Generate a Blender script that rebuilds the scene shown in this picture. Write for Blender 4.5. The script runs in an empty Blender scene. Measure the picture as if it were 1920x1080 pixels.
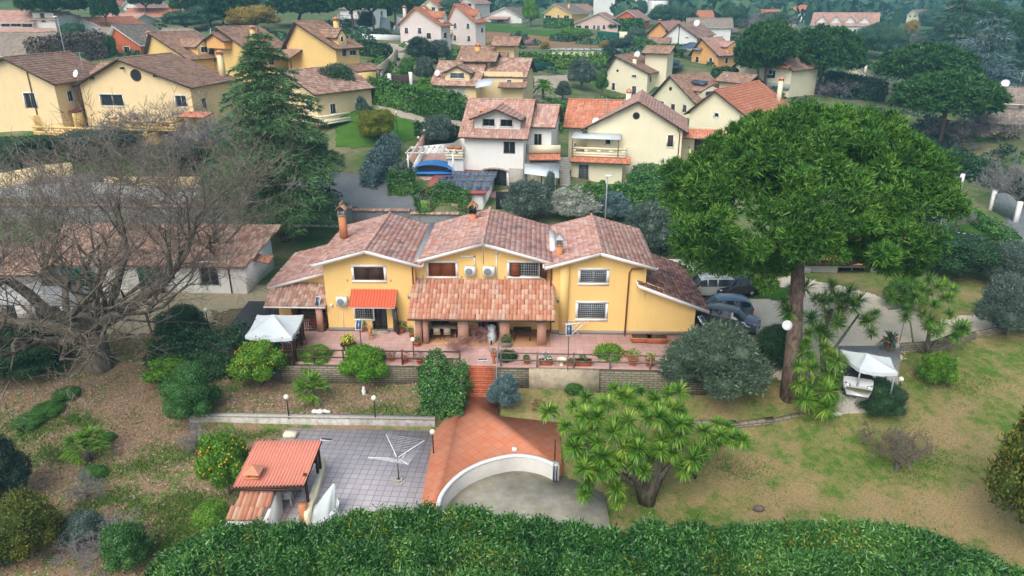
import bpy, math, random
import numpy as np
from mathutils import Vector, Matrix
random.seed(7); R = np.random.default_rng(11)
C = bpy.context.scene.collection
PI = math.pi
# ---------------------------------------------------------------- camera model (used to place real-size things at real distances)
F = 1333.0; P = math.radians(21.7); YAW = math.radians(1.7); H = 21.3
_cp, _sp = math.cos(P), math.sin(P); _cy, _sy = math.cos(YAW), math.sin(YAW)
def ray(px, py):
    u = (px-960)/F; v = (540-py)/F
    fx = _cp+v*_sp; fz = -_sp+v*_cp
    return (u*_cy-fx*_sy, u*_sy+fx*_cy, fz)
def Gz(px, py, z=0.0):
    d = ray(px, py); t = (z-H)/d[2]; return (d[0]*t, d[1]*t, z)
def Wd(px, py, D):
    d = ray(px, py); t = D/d[1]; return (d[0]*t, D, H+d[2]*t)
def depth(x, y, z):
    return (-x*_sy+y*_cy)*_cp-(z-H)*_sp

# ---------------------------------------------------------------- mesh builder
class MB:
    def __init__(s): s.V = []; s.n = 0; s.F = {}; s.uv = None
    def add(s, V, Fs, mi=0):
        V = np.asarray(V, float).reshape(-1, 3); Fs = np.asarray(Fs, int)
        if Fs.ndim == 1: Fs = Fs.reshape(1, -1)
        k = (Fs.shape[1], mi)
        s._last = s.n; s.F.setdefault(k, []).append(Fs+s.n); s.V.append(V); s.n += len(V)
    def poly(s, pts, mi=0): s.add(pts, list(range(len(pts))), mi)
    def box(s, x0, x1, y0, y1, z0, z1, mi=0):
        V = [(x0,y0,z0),(x1,y0,z0),(x1,y1,z0),(x0,y1,z0),(x0,y0,z1),(x1,y0,z1),(x1,y1,z1),(x0,y1,z1)]
        s.add(V, [(0,3,2,1),(4,5,6,7),(0,1,5,4),(1,2,6,5),(2,3,7,6),(3,0,4,7)], mi)
    def hexa(s, V, mi=0):
        s.add(V, [(0,3,2,1),(4,5,6,7),(0,1,5,4),(1,2,6,5),(2,3,7,6),(3,0,4,7)], mi)
    def slab(s, poly, z0, z1, mi=0, bottom=False):   # vertical prism over xy polygon (z may be per-vertex list)
        n = len(poly); 
        zt = z1 if hasattr(z1, '__len__') else [z1]*n
        V = [(p[0], p[1], z0) for p in poly]+[(p[0], p[1], zt[i]) for i, p in enumerate(poly)]
        a = sum(poly[i][0]*poly[(i+1)%n][1]-poly[(i+1)%n][0]*poly[i][1] for i in range(n))
        top = list(range(n, 2*n)); 
        if a < 0: top = top[::-1]
        s.add(V, top, mi)
        q = [(i, (i+1)%n, n+(i+1)%n, n+i) if a > 0 else ((i+1)%n, i, n+i, n+(i+1)%n) for i in range(n)]
        s.F.setdefault((4, mi), []).append(np.array(q)+s.n-len(V))
    def tube(s, pts, rad, n=6, mi=0, cap=True):
        pts = [Vector(p) for p in pts]; m = len(pts)
        if not hasattr(rad, '__len__'): rad = [rad]*m
        V = []
        ref = Vector((0, 0, 1))
        for i in range(m):
            d = (pts[min(i+1, m-1)]-pts[max(i-1, 0)])
            if d.length < 1e-9: d = Vector((0, 0, 1))
            d.normalize()
            a = d.cross(Vector((0.13, 0.97, 0.2)) if abs(d.z) > .9 else ref).normalized(); b = d.cross(a)
            for k in range(n):
                t = 2*PI*k/n; V.append(pts[i]+(a*math.cos(t)+b*math.sin(t))*rad[i])
        Q = [(i*n+k, i*n+(k+1)%n, (i+1)*n+(k+1)%n, (i+1)*n+k) for i in range(m-1) for k in range(n)]
        s.add([tuple(v) for v in V], Q, mi)
        if cap:
            base = s.n-len(V)
            s.F.setdefault((n, mi), []).append(np.array([[base+k for k in range(n)][::-1], [base+(m-1)*n+k for k in range(n)]]))
    def lathe(s, prof, c=(0,0,0), n=14, mi=0):
        V = [(c[0]+r*math.cos(2*PI*k/n), c[1]+r*math.sin(2*PI*k/n), c[2]+z) for r, z in prof for k in range(n)]
        m = len(prof)
        s.add(V, [(i*n+k, i*n+(k+1)%n, (i+1)*n+(k+1)%n, (i+1)*n+k) for i in range(m-1) for k in range(n)], mi)
    def ball(s, c, r, n=12, m=8, mi=0):
        rx, ry, rz = r if hasattr(r, '__len__') else (r, r, r)
        V = [(c[0]+rx*math.sin(PI*i/m)*math.cos(2*PI*k/n), c[1]+ry*math.sin(PI*i/m)*math.sin(2*PI*k/n), c[2]-rz*math.cos(PI*i/m)) for i in range(m+1) for k in range(n)]
        s.add(V, [(i*n+k, i*n+(k+1)%n, (i+1)*n+(k+1)%n, (i+1)*n+k) for i in range(m) for k in range(n)], mi)
    def xform(s, M):
        for i, v in enumerate(s.V):
            s.V[i] = v@np.array(M.to_3x3()).T+np.array(M.translation)
        return s
    def build(s, name, mats, parent=None, smooth=False, loc=None, uv=None):
        me = bpy.data.meshes.new(name)
        V = np.concatenate(s.V) if s.V else np.zeros((0, 3))
        tot = []; st = []; li = []; mi = []; o = 0
        for (k, m), fl in s.F.items():
            f = np.concatenate(fl); cnt = len(f)
            li.append(f.ravel()); st.append(o+np.arange(cnt)*k); o += cnt*k
            tot.append(np.full(cnt, k)); mi.append(np.full(cnt, m))
        me.vertices.add(len(V)); me.vertices.foreach_set('co', V.ravel())
        L = np.concatenate(li); me.loops.add(len(L)); me.loops.foreach_set('vertex_index', L.astype(np.int32))
        S = np.concatenate(st); me.polygons.add(len(S)); me.polygons.foreach_set('loop_start', S.astype(np.int32))
        me.polygons.foreach_set('material_index', np.concatenate(mi).astype(np.int32))
        if smooth: me.polygons.foreach_set('use_smooth', np.ones(len(S), bool))
        me.update(calc_edges=True)
        for m in (mats if isinstance(mats, (list, tuple)) else [mats]): me.materials.append(m)
        if uv is not None:
            l = me.uv_layers.new(name='UVMap'); l.data.foreach_set('uv', uv[L].ravel())
        ob = bpy.data.objects.new(name, me); C.objects.link(ob)
        if parent is not None: ob.parent = parent
        if loc is not None: ob.location = loc
        return ob

def tag(o, label=None, cat=None, group=None, kind=None):
    if label: o['label'] = label
    if cat: o['category'] = cat
    if group: o['group'] = group
    if kind: o['kind'] = kind
    return o
def thing(name, label, cat, loc=(0, 0, 0), rz=0.0, group=None, scale=1.0):
    o = bpy.data.objects.new(name, None); C.objects.link(o)
    o.empty_display_size = .3
    o.location = loc; o.rotation_euler = (0, 0, rz); o.scale = scale if hasattr(scale, '__len__') else (scale,)*3
    return tag(o, label, cat, group)
KIDS = {}
def dup(root, loc, rz=0.0, scale=1.0, label=None, group=None, cat=None):
    r = root.copy(); C.objects.link(r); r.location = loc; r.rotation_euler = (0, 0, rz)
    r.scale = scale if hasattr(scale, '__len__') else (scale,)*3
    if label: r['label'] = label
    if group: r['group'] = group
    if cat: r['category'] = cat
    for ch in [o for o in C.objects if o.parent == root]:
        c = ch.copy(); C.objects.link(c); c.parent = r
        for g in [o for o in C.objects if o.parent == ch]:
            d = g.copy(); C.objects.link(d); d.parent = c
    return r

# ---------------------------------------------------------------- materials
M = {}
class NT:
    def __init__(s, name):
        s.m = bpy.data.materials.new(name); s.m.use_nodes = True; s.t = s.m.node_tree; s.n = s.t.nodes; s.l = s.t.links
        s.b = s.n['Principled BSDF']; s.tc = None; M[name] = s.m
    def coord(s, kind='Object'):
        if s.tc is None: s.tc = s.n.new('ShaderNodeTexCoord')
        return s.tc.outputs[kind]
    def noise(s, scale, detail=4, rough=.55, co=None, dist=0):
        x = s.n.new('ShaderNodeTexNoise'); x.inputs['Scale'].default_value = scale; x.inputs['Detail'].default_value = detail
        x.inputs['Roughness'].default_value = rough; x.inputs['Distortion'].default_value = dist
        s.l.new(co or s.coord(), x.inputs['Vector']); return x.outputs['Fac']
    def island(s): return s.n.new('ShaderNodeNewGeometry').outputs['Random Per Island']
    def ramp(s, fac, stops, interp='LINEAR'):
        x = s.n.new('ShaderNodeValToRGB'); x.color_ramp.interpolation = interp; e = x.color_ramp.elements
        while len(e) < len(stops): e.new(.5)
        for i, (p, c) in enumerate(stops):
            e[i].position = p; c = c if hasattr(c, '__len__') else (c, c, c); e[i].color = (*c, 1)
        s.l.new(fac, x.inputs[0]); return x.outputs[0]
    def mix(s, fac, a, b, mode='MIX'):
        x = s.n.new('ShaderNodeMix'); x.data_type = 'RGBA'; x.blend_type = mode
        def put(sock, v):
            if isinstance(v, bpy.types.NodeSocket): s.l.new(v, sock)
            elif hasattr(v, '__len__'): sock.default_value = (*v, 1)
            else: sock.default_value = v
        put(x.inputs[0], fac); put(x.inputs[6], a); put(x.inputs[7], b); return x.outputs[2]
    def math(s, op, a, b=0.0):
        x = s.n.new('ShaderNodeMath'); x.operation = op
        for i, v in enumerate((a, b)):
            if isinstance(v, bpy.types.NodeSocket): s.l.new(v, x.inputs[i])
            else: x.inputs[i].default_value = v
        return x.outputs[0]
    def bump(s, h, strength=.3, dist=.05):
        x = s.n.new('ShaderNodeBump'); x.inputs['Strength'].default_value = strength; x.inputs['Distance'].default_value = dist
        s.l.new(h, x.inputs['Height']); s.l.new(x.outputs[0], s.b.inputs['Normal'])
    def out(s, col, rough=.8, metal=0.0, spec=.3):
        if isinstance(col, bpy.types.NodeSocket): s.l.new(col, s.b.inputs['Base Color'])
        else: s.b.inputs['Base Color'].default_value = (*col, 1)
        s.b.inputs['Roughness'].default_value = rough; s.b.inputs['Metallic'].default_value = metal
        s.b.inputs['Specular IOR Level'].default_value = spec
        return s.m
def sc(c, k): return tuple(min(1, v*k) for v in c)
def plain(name, c, rough=.6, metal=0.0, var=.12, vs=2.0, spec=.3):
    t = NT(name); f = t.noise(vs, 4)
    return t.out(t.ramp(f, [(.3, sc(c, 1-var)), (.7, sc(c, 1+var))]), rough, metal, spec)
def plaster(name, c, stain=.15):
    t = NT(name); a = t.noise(.5, 5, .6); b = t.noise(6, 4); 
    col = t.mix(t.math('MULTIPLY', t.ramp(a, [(.42, 0.), (.7, 1.)]), stain*2), c, sc(c, .72))
    col = t.mix(t.math('MULTIPLY', b, .25), col, sc(c, 1.1))
    mp = t.n.new('ShaderNodeMapping'); mp.inputs['Scale'].default_value = (1, 1, .12); t.l.new(t.coord(), mp.inputs[0])
    st = t.ramp(t.noise(2.2, 6, .7, mp.outputs[0]), [(.52, 0.), (.72, 1.)]); col = t.mix(t.math('MULTIPLY', st, .2), col, tuple(v*.62+.03 for v in c))
    t.bump(b, .15, .02); return t.out(col, .9, spec=.1)
def leaf(name, stops, ns=.6, rough=.55, spec=.25, transl=.0):
    t = NT(name); r = t.island(); f = t.noise(ns, 2)
    v = t.math('ADD', t.math('MULTIPLY', r, .62), t.math('MULTIPLY', t.ramp(f, [(.3, 0.), (.7, 1.)]), .38))
    n = len(stops); col = t.ramp(v, [(.1+.8*i/(n-1), c) for i, c in enumerate(stops)])
    return t.out(col, rough, 0, spec)
def tiles(name, cols, patch=None, ns=.5):
    t = NT(name); r = t.island(); n = len(cols)
    col = t.ramp(r, [(i/n, c) for i, c in enumerate(cols)], 'CONSTANT')
    f = t.noise(9, 3); col = t.mix(t.math('MULTIPLY', f, .5), col, sc(cols[0], .75))
    if patch:
        p = t.ramp(t.noise(ns, 5, .65), [(.52, 0.), (.66, 1.)])
        col = t.mix(t.math('MULTIPLY', p, .8), col, t.mix(r, patch, sc(patch, 2.2)))
    return t.out(col, .85, spec=.15)
def bark(name, a, b):
    t = NT(name); mp = t.n.new('ShaderNodeMapping'); mp.inputs['Scale'].default_value = (1, 1, .25); t.l.new(t.coord(), mp.inputs[0])
    f = t.noise(7, 6, .7, mp.outputs[0]); t.bump(f, .8, .08); return t.out(t.ramp(f, [(.35, a), (.65, b)]), .95, spec=.1)
def brickmat(name, c1, c2, mortar, w, h, ms=.01, rot=(0, 0, 0), offset=.5, stain=None, bias=0.0, scale=1.0, rough=.85, proj='Object'):
    t = NT(name); mp = t.n.new('ShaderNodeMapping'); mp.inputs['Rotation'].default_value = rot; t.l.new(t.coord(proj), mp.inputs[0])
    b = t.n.new('ShaderNodeTexBrick'); b.inputs['Scale'].default_value = scale; b.inputs['Brick Width'].default_value = w; b.inputs['Row Height'].default_value = h
    b.inputs['Mortar Size'].default_value = ms; b.offset = offset; b.inputs['Bias'].default_value = bias
    for k, c in (('Color1', c1), ('Color2', c2), ('Mortar', mortar)): b.inputs[k].default_value = (*c, 1)
    t.l.new(mp.outputs[0], b.inputs['Vector']); col = b.outputs['Color']
    f = t.noise(1.1, 6, .65)
    if stain: col = t.mix(t.math('MULTIPLY', t.ramp(f, [(.45, 0.), (.68, 1.)]), .55), col, stain)
    col = t.mix(t.math('MULTIPLY', t.noise(14, 4), .35), col, sc(c1, .7))
    t.bump(b.outputs['Fac'], -.3, .02); return t.out(col, rough, spec=.2)

def glassm(name, c=(.02, .025, .03)):
    t = NT(name); return t.out(c, .12, 0, .6)
plaster('wall_yellow', (.83, .56, .21)); plaster('wall_cream', (.86, .78, .56)); plaster('wall_warm', (.84, .65, .37)); plaster('wall_gold', (.80, .55, .22))
plaster('wall_white', (.82, .80, .75)); plaster('wall_pink', (.74, .52, .46)); plaster('wall_red', (.62, .16, .07)); plaster('wall_palepink', (.74, .64, .60))
plaster('wall_orange', (.80, .42, .16)); plaster('wall_dirty', (.58, .56, .52), .5); plaster('plinth', (.28, .26, .23)); plaster('chimney_orange', (.58, .25, .12))
plaster('wall_grey', (.40, .40, .39), .4); plaster('render_pink', (.66, .40, .30), .3)
plain('white_paint', (.80, .80, .78), .5, var=.05); plain('fascia_dark', (.075, .048, .035), .6); plain('fascia_white', (.74, .70, .66), .6, var=.08)
plain('dark_metal', (.03, .025, .022), .45, .3); plain('wood_dark', (.06, .03, .018), .6); plain('wood_red', (.20, .055, .02), .55, vs=8)
plain('rust_metal', (.09, .045, .035), .6); plain('copper', (.28, .10, .045), .5, .2); plain('grey_metal', (.35, .37, .38), .45, .4); plain('lead_grey', (.22, .25, .26), .6)
plain('globe', (.78, .72, .58), .3); plain('black_paint', (.015, .015, .016), .4); plain('terracotta_pot', (.48, .16, .07), .8); plain('fabric_white', (.58, .63, .64), .85, var=.06)
plain('plastic_white', (.78, .79, .78), .4, var=.04); plain('red_fabric', (.50, .04, .05), .8); plain('blue_plastic', (.03, .20, .50), .5); plain('tan_fur', (.50, .24, .09), .9)
plain('rubber', (.012, .012, .012), .8); plain('chrome', (.55, .56, .58), .25, .8); plain('beige_cloth', (.50, .42, .30), .9); plain('green_net', (.01, .08, .05), .9)
plain('teal_cloth', (.03, .32, .42), .8); plain('dirt_pot', (.05, .035, .02), .95); plain('green_plastic', (.02, .42, .15), .5); plain('red_light', (.5, .02, .01), .3)
plain('stone', (.38, .36, .32), .9, var=.3, vs=5); plain('red_roof', (.42, .12, .10), .8); plain('maroon_awning', (.22, .05, .04), .8)
glassm('glass'); glassm('glass_blue', (.03, .06, .10))
t = NT('solar_panel'); b = t.n.new('ShaderNodeTexBrick'); b.offset = 0; b.inputs['Scale'].default_value = 1; b.inputs['Brick Width'].default_value = 1.0; b.inputs['Row Height'].default_value = .5
b.inputs['Mortar Size'].default_value = .012
for k, c in (('Color1', (.035, .065, .12)), ('Color2', (.045, .085, .15)), ('Mortar', (.35, .38, .42))): b.inputs[k].default_value = (*c, 1)
t.l.new(t.coord(), b.inputs['Vector']); t.out(b.outputs['Color'], .2, 0, .6)
for n, c in (('car_black', (.012, .012, .014)), ('car_silver', (.60, .62, .60)), ('car_blue', (.09, .16, .22)), ('car_grey', (.07, .085, .11)), ('car_white', (.72, .73, .73))):
    t = NT(n); t.out(c, .3, .25, .5); t.b.inputs['Coat Weight'].default_value = .6
# roofs
tiles('tile_main', [(.54, .29, .23), (.62, .36, .29), (.50, .24, .19), (.68, .46, .39), (.56, .31, .24), (.60, .40, .35)], (.22, .15, .14), .45)
tiles('tile_wing', [(.34, .15, .12), (.50, .24, .16), (.22, .11, .10), (.44, .27, .22), (.30, .14, .12)], (.05, .045, .05), .5)
tiles('tile_coppi', [(.48, .20, .12), (.57, .31, .21), (.52, .25, .16), (.62, .41, .30), (.45, .22, .15)], (.25, .18, .15), .5)
tiles('tile_brown', [(.36, .21, .15), (.42, .26, .18), (.30, .17, .12), (.44, .30, .21)], (.17, .12, .10), .4)
tiles('tile_old', [(.46, .27, .20), (.54, .36, .28), (.36, .20, .15), (.58, .44, .35)], (.14, .10, .08), .6)
tiles('tile_pinkish', [(.50, .28, .22), (.56, .34, .27), (.46, .25, .19), (.58, .40, .33)], (.30, .20, .17), .4)
tiles('tile_orange', [(.56, .22, .13), (.62, .27, .16), (.52, .19, .11)], (.36, .17, .12), .5)
tiles('tile_grey', [(.30, .25, .20), (.36, .30, .24), (.26, .20, .17)], (.18, .14, .12), .5)
tiles('tile_awning', [(.62, .13, .07), (.66, .15, .08)])
tiles('tile_bbq', [(.62, .24, .17), (.66, .27, .20), (.58, .22, .15)], (.34, .14, .10), .9)
# foliage
leaf('lf_pine', [(.010, .042, .007), (.030, .10, .012), (.075, .20, .022), (.20, .38, .055)], .5)
leaf('lf_pine_far', [(.014, .055, .016), (.04, .12, .028), (.11, .24, .05)], .35)
leaf('lf_cedar', [(.03, .08, .03), (.07, .16, .055), (.16, .29, .10)], .5)
leaf('lf_hedge', [(.012, .05, .008), (.03, .11, .015), (.07, .20, .025), (.17, .34, .06)], .7, .45, .4)
leaf('lf_laurel', [(.010, .045, .010), (.026, .11, .018), (.065, .20, .035), (.20, .36, .08)], .35, .4, .45)
leaf('lf_dark', [(.009, .032, .012), (.022, .065, .02), (.07, .16, .055)], .7, .5, .3)
leaf('lf_olive', [(.035, .065, .045), (.085, .13, .10), (.20, .26, .21)], .6)
leaf('lf_olive_dark', [(.014, .036, .024), (.035, .075, .05), (.11, .17, .12)], .6)
leaf('lf_olive_mid', [(.03, .06, .032), (.075, .125, .075), (.20, .27, .18)], .6)
leaf('lf_evergold', [(.025, .05, .006), (.07, .10, .01), (.24, .20, .02)], .8)
leaf('lf_silver', [(.22, .25, .20), (.36, .38, .32), (.50, .50, .44)], .6)
leaf('lf_citrus', [(.03, .10, .010), (.07, .20, .014), (.14, .30, .02), (.28, .42, .03)], .9, .4, .4)
leaf('lf_bright', [(.05, .16, .012), (.10, .26, .018), (.22, .38, .03)], .8)
leaf('lf_yellow', [(.07, .11, .008), (.14, .17, .01), (.30, .26, .015)], .5)
leaf('lf_gold', [(.20, .15, .03), (.34, .24, .04), (.45, .32, .08)], .5)
leaf('lf_yucca', [(.02, .08, .008), (.06, .18, .014), (.16, .33, .03), (.36, .44, .06)], .9, .45, .35)
leaf('lf_yucca_dead', [(.30, .26, .17), (.46, .42, .32)], 1)
leaf('lf_bluegrey', [(.06, .11, .11), (.11, .18, .18), (.18, .26, .26)], 1)
leaf('lf_far', [(.025, .075, .04), (.055, .13, .065), (.11, .20, .09)], .2)
leaf('lf_brown', [(.10, .07, .05), (.16, .12, .09), (.22, .18, .15)], .5)
leaf('lf_purple', [(.05, .04, .20), (.09, .08, .32)], 1)
leaf('lf_pink', [(.50, .25, .30), (.60, .36, .40)], 1)
leaf('lf_flower', [(.62, .55, .03), (.75, .70, .12)], 2); leaf('lf_white', [(.7, .7, .7), (.8, .8, .8)], 2)
leaf('lf_fruit', [(.62, .24, .01), (.70, .38, .02)], 2, .4)
leaf('grass', [(.05, .14, .012), (.09, .20, .02), (.19, .27, .05)], .5)
leaf('litter', [(.16, .08, .05), (.30, .18, .12), (.44, .33, .26), (.24, .13, .08)], 1)
leaf('straw', [(.26, .18, .08), (.38, .28, .14), (.16, .15, .05)], .7)
bark('bark_pine', (.07, .048, .038), (.27, .19, .15)); bark('bark_oak', (.05, .042, .030), (.22, .19, .145)); bark('bark_grey', (.09, .075, .06), (.22, .19, .16))
leaf('twig', [(.09, .07, .052), (.19, .155, .12), (.35, .31, .265)], .4, .9, .1); leaf('twig_grey', [(.20, .19, .19), (.32, .30, .30)], .4, .9, .1); leaf('twig_pink', [(.34, .18, .16), (.46, .27, .24)], 1, .9, .1)
# masonry / paving
brickmat('paving_terrace', (.48, .28, .24), (.54, .35, .31), (.30, .20, .18), .5, .5, .012, stain=(.36, .24, .20), offset=0)
brickmat('paving_grey', (.50, .46, .48), (.60, .56, .57), (.24, .22, .23), .42, .42, .02, rot=(0, 0, .06), stain=(.42, .39, .41), offset=0)
brickmat('paving_terracotta', (.56, .19, .10), (.62, .24, .13), (.36, .14, .08), .5, .5, .014, rot=(0, 0, PI/4), stain=(.50, .27, .19), offset=0)
plain('stairs_brick', (.50, .15, .07), .8, var=.25, vs=5)
brickmat('paving_porch', (.52, .27, .13), (.58, .32, .17), (.40, .24, .14), .3, .3, .01, rot=(0, 0, PI/4), stain=(.42, .22, .12), offset=0)
brickmat('brick_pillar', (.52, .25, .17), (.58, .32, .23), (.46, .36, .28), .25, .07, .008, rot=(PI/2, 0, 0))
brickmat('block_wall', (.20, .22, .22), (.26, .27, .27), (.14, .15, .15), .5, .2, .012, rot=(PI/2, 0, 0), stain=(.15, .16, .16))
brickmat('stone_wall', (.30, .25, .18), (.19, .16, .12), (.06, .055, .045), .55, .16, .03, rot=(PI/2, 0, 0), stain=(.06, .09, .03))
brickmat('stone_tan', (.46, .34, .22), (.36, .24, .15), (.22, .17, .12), .5, .2, .02, rot=(PI/2, 0, 0))
def ground_like(name, c, c2, c3, s=.35, fine=8, rough=.95):
    t = NT(name); a = t.noise(s, 7, .68); b = t.noise(fine, 5, .7); col = t.mix(t.ramp(a, [(.38, 0.), (.62, 1.)]), c, c2)
    col = t.mix(t.ramp(b, [(.4, 0.), (.75, 1.)]), col, c3); t.bump(b, .4, .03); return t.out(col, rough, spec=.1)
ground_like('concrete_old', (.42, .39, .35), (.52, .48, .42), (.28, .26, .22), .55, 5)
ground_like('concrete_mossy', (.58, .54, .47), (.26, .25, .22), (.38, .35, .20), .42, 2.2)
ground_like('concrete_yard', (.46, .38, .25), (.40, .36, .22), (.30, .27, .19), .3, 4)
ground_like('asphalt', (.12, .12, .125), (.15, .15, .15), (.10, .10, .105), .5, 20); ground_like('asphalt_grey', (.17, .18, .19), (.23, .24, .24), (.14, .145, .15), .3, 9)
ground_like('gravel', (.78, .64, .47), (.58, .49, .35), (.84, .74, .58), .35, 12); ground_like('lane_beige', (.50, .42, .33), (.42, .35, .27), (.34, .28, .22), .3, 6)
ground_like('soil_brown', (.34, .20, .10), (.28, .17, .09), (.20, .13, .07), .3, 5); ground_like('lawn_green', (.05, .15, .015), (.10, .19, .035), (.03, .10, .01), .5, 9)
ground_like('white_wall_worn', (.62, .62, .58), (.44, .42, .36), (.24, .19, .13), .9, 3)
ground_like('rendered_edge', (.52, .42, .28), (.40, .33, .24), (.22, .21, .16), .5, 3)
# ---------------------------------------------------------------- camera, sun, sky
cam = bpy.data.cameras.new('camera'); co = bpy.data.objects.new('camera', cam); C.objects.link(co); bpy.context.scene.camera = co
cam.sensor_width = 36; cam.lens = 36*F/1920; cam.clip_end = 6000; cam.clip_start = .3
co.location = (0, 0, H); co.rotation_euler = (PI/2-P, 0, YAW)
SUN_EL, SUN_AZ = math.radians(50), math.radians(205)   # azimuth clockwise from +Y: sun behind the camera, to the left
w = bpy.data.worlds.new('World'); bpy.context.scene.world = w; w.use_nodes = True
sky = w.node_tree.nodes.new('ShaderNodeTexSky'); sky.sky_type = 'NISHITA'; sky.sun_disc = False
sky.sun_elevation = SUN_EL; sky.sun_rotation = SUN_AZ; sky.air_density = 1.0; sky.dust_density = 3.0; sky.ozone_density = 1.0
bgn = w.node_tree.nodes['Background']; bgn.inputs['Strength'].default_value = .15
hsv = w.node_tree.nodes.new('ShaderNodeHueSaturation'); hsv.inputs['Saturation'].default_value = .6; w.node_tree.links.new(sky.outputs[0], hsv.inputs['Color']); w.node_tree.links.new(hsv.outputs[0], bgn.inputs[0])
sl = bpy.data.lights.new('sun', 'SUN'); sl.energy = 1.5; sl.angle = math.radians(48); sl.color = (1, .95, .87)
so = bpy.data.objects.new('sun', sl); C.objects.link(so); so.location = (0, 0, 60)
so.rotation_euler = Vector((-math.sin(SUN_AZ)*math.cos(SUN_EL), -math.cos(SUN_AZ)*math.cos(SUN_EL), -math.sin(SUN_EL))).to_track_quat('-Z', 'Y').to_euler()
S = bpy.context.scene; S.view_settings.view_transform = 'Standard'; S.view_settings.look = 'None'; S.view_settings.exposure = 0.68; S.view_settings.gamma = 1
S.render.engine = 'CYCLES'; S.cycles.max_bounces = 5; S.cycles.diffuse_bounces = 3; S.cycles.glossy_bounces = 2; S.cycles.transparent_max_bounces = 6
S.cycles.use_denoising = True; S.cycles.caustics_reflective = False; S.cycles.caustics_refractive = False; S.cycles.volume_step_rate = 8

# ---------------------------------------------------------------- terrain
def sm(x, a, b):
    t = np.clip((np.asarray(x, float)-a)/(b-a), 0, 1); return t*t*(3-2*t)
def step_off(x, y):
    a = .65*sm(y, 35.75, 36.05)*sm(x, -22, -18)*(1-sm(x, -5.6, -5.0))*(1-sm(y, 44, 50))
    b = 1.8*sm(y, 70.1, 70.6)*(1-sm(x, -9, -6))*(1-sm(y, 78, 90))
    return a+b
CP = []
for q in [(190,685,-1.0),(60,650,-.8),(20,780,-1.8),(20,1000,-3),(250,900,-2.2),(350,1060,-3.2),(300,760,-1.6),(420,830,-2.0),(600,900,-2.05),(700,820,-2),
          (560,760,-1.35),(700,760,-1.35),(780,760,-1.35),(500,720,-1.3),(600,700,-1.2),(960,760,-1.5),(1050,740,-1.4),(1150,800,-2),(1210,950,-2.6),
          (1400,850,-2.4),(1400,760,-1.6),(1500,760,-1.5),(1650,960,-2.8),(1850,760,-1.5),(1720,740,-1.2),(1730,680,-.7),(1860,640,-.4),(1640,700,-.1),
          (1850,560,0),(1560,640,-.05),(1430,560,0),(1300,560,0),(1640,560,0),(300,600,-.15),(400,560,-.1),(100,560,-.15),(500,520,-.1),(560,460,-.1),(460,640,-.4),(1000,1000,-2.7),(1000,930,-2.6),(1150,960,-2.6)]:
    CP.append(Gz(*q))
for q in [(930,355,79),(1120,345,84),(870,190,108),(1180,181,148),(1290,215,124),(1380,288,100),(1400,165,140),(1330,128,165),(1300,92,185),(1160,62,240),(1045,42,260),
          (945,46,260),(790,88,165),(870,82,185),(1200,35,320),(1600,66,260),(1600,160,190),(1880,252,105),(620,155,105),(330,135,112),(270,235,86),(250,275,83),(60,75,150),
          (270,45,175),(220,100,130),(740,120,125),(780,225,92),(820,268,88),(650,250,84),(700,300,80),(740,340,78),(1000,85,200),(1040,150,150),(1000,230,110),
          (1150,250,108),(1450,180,125),(40,250,84),(1240,345,86),(1500,200,130),(1750,200,150),(480,150,110)]:
    CP.append(Wd(*q))
CP += [(-20,18,-4),(0,18,-4),(20,18,-4),(0,24,-3.3),(-14,24,-3.3),(14,24,-3.2),(-40,20,-4.5),(40,20,-3.5),(-25,71,1.9),(-12,71,1.9),(0,74,1.5),(10,74,1.2),(-45,71,2.0),(-25,68,0),(-12,68,0),
       (0,62,0),(12,62,0),(20,66,0),(30,62,0),(28,76,.6),(44,70,0),(45,55,0),(45,40,-.8),(30,40,-1.3),(-45,55,-.3),(-50,40,-1.2),(-70,60,.5),(-62,80,4.5),(-200,300,24),(0,330,16),(150,300,9),
       (300,300,12),(-100,250,20),(100,220,8),(150,150,2),(100,120,2),(62,100,1),(250,200,5),(-120,130,13),(-100,100,10),(80,80,0),(-30,78,3.2),(-45,78,3.4),(-15,78,3)]
CP = np.array(CP); CP[:, 2] -= step_off(CP[:, 0], CP[:, 1])
def _k(d2): return np.sqrt(d2+4.0)
_d = ((CP[:, None, :2]-CP[None, :, :2])**2).sum(-1); _n = len(CP)
_A = np.zeros((_n+3, _n+3)); _A[:_n, :_n] = _k(_d)-np.eye(_n)*.4; _A[:_n, _n] = 1; _A[:_n, _n+1] = CP[:, 0]; _A[:_n, _n+2] = CP[:, 1]; _A[_n:, :_n] = _A[:_n, _n:].T
_w = np.linalg.solve(_A, np.concatenate([CP[:, 2], [0, 0, 0]]))
def _rbf(x, y):
    r = np.zeros(x.shape)
    for i in range(_n): r += _w[i]*_k((x-CP[i, 0])**2+(y-CP[i, 1])**2)
    return r+_w[_n]+_w[_n+1]*x+_w[_n+2]*y
def inpoly(x, y, poly):
    r = np.zeros(np.shape(x), bool); n = len(poly)
    for i in range(n):
        x1, y1 = poly[i][:2]; x2, y2 = poly[(i+1) % n][:2]
        c = ((y1 > y) != (y2 > y)) & (x < (x2-x1)*(y-y1)/((y2-y1) if y2 != y1 else 1e-9)+x1); r ^= c
    return r
CARVE = []
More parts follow.
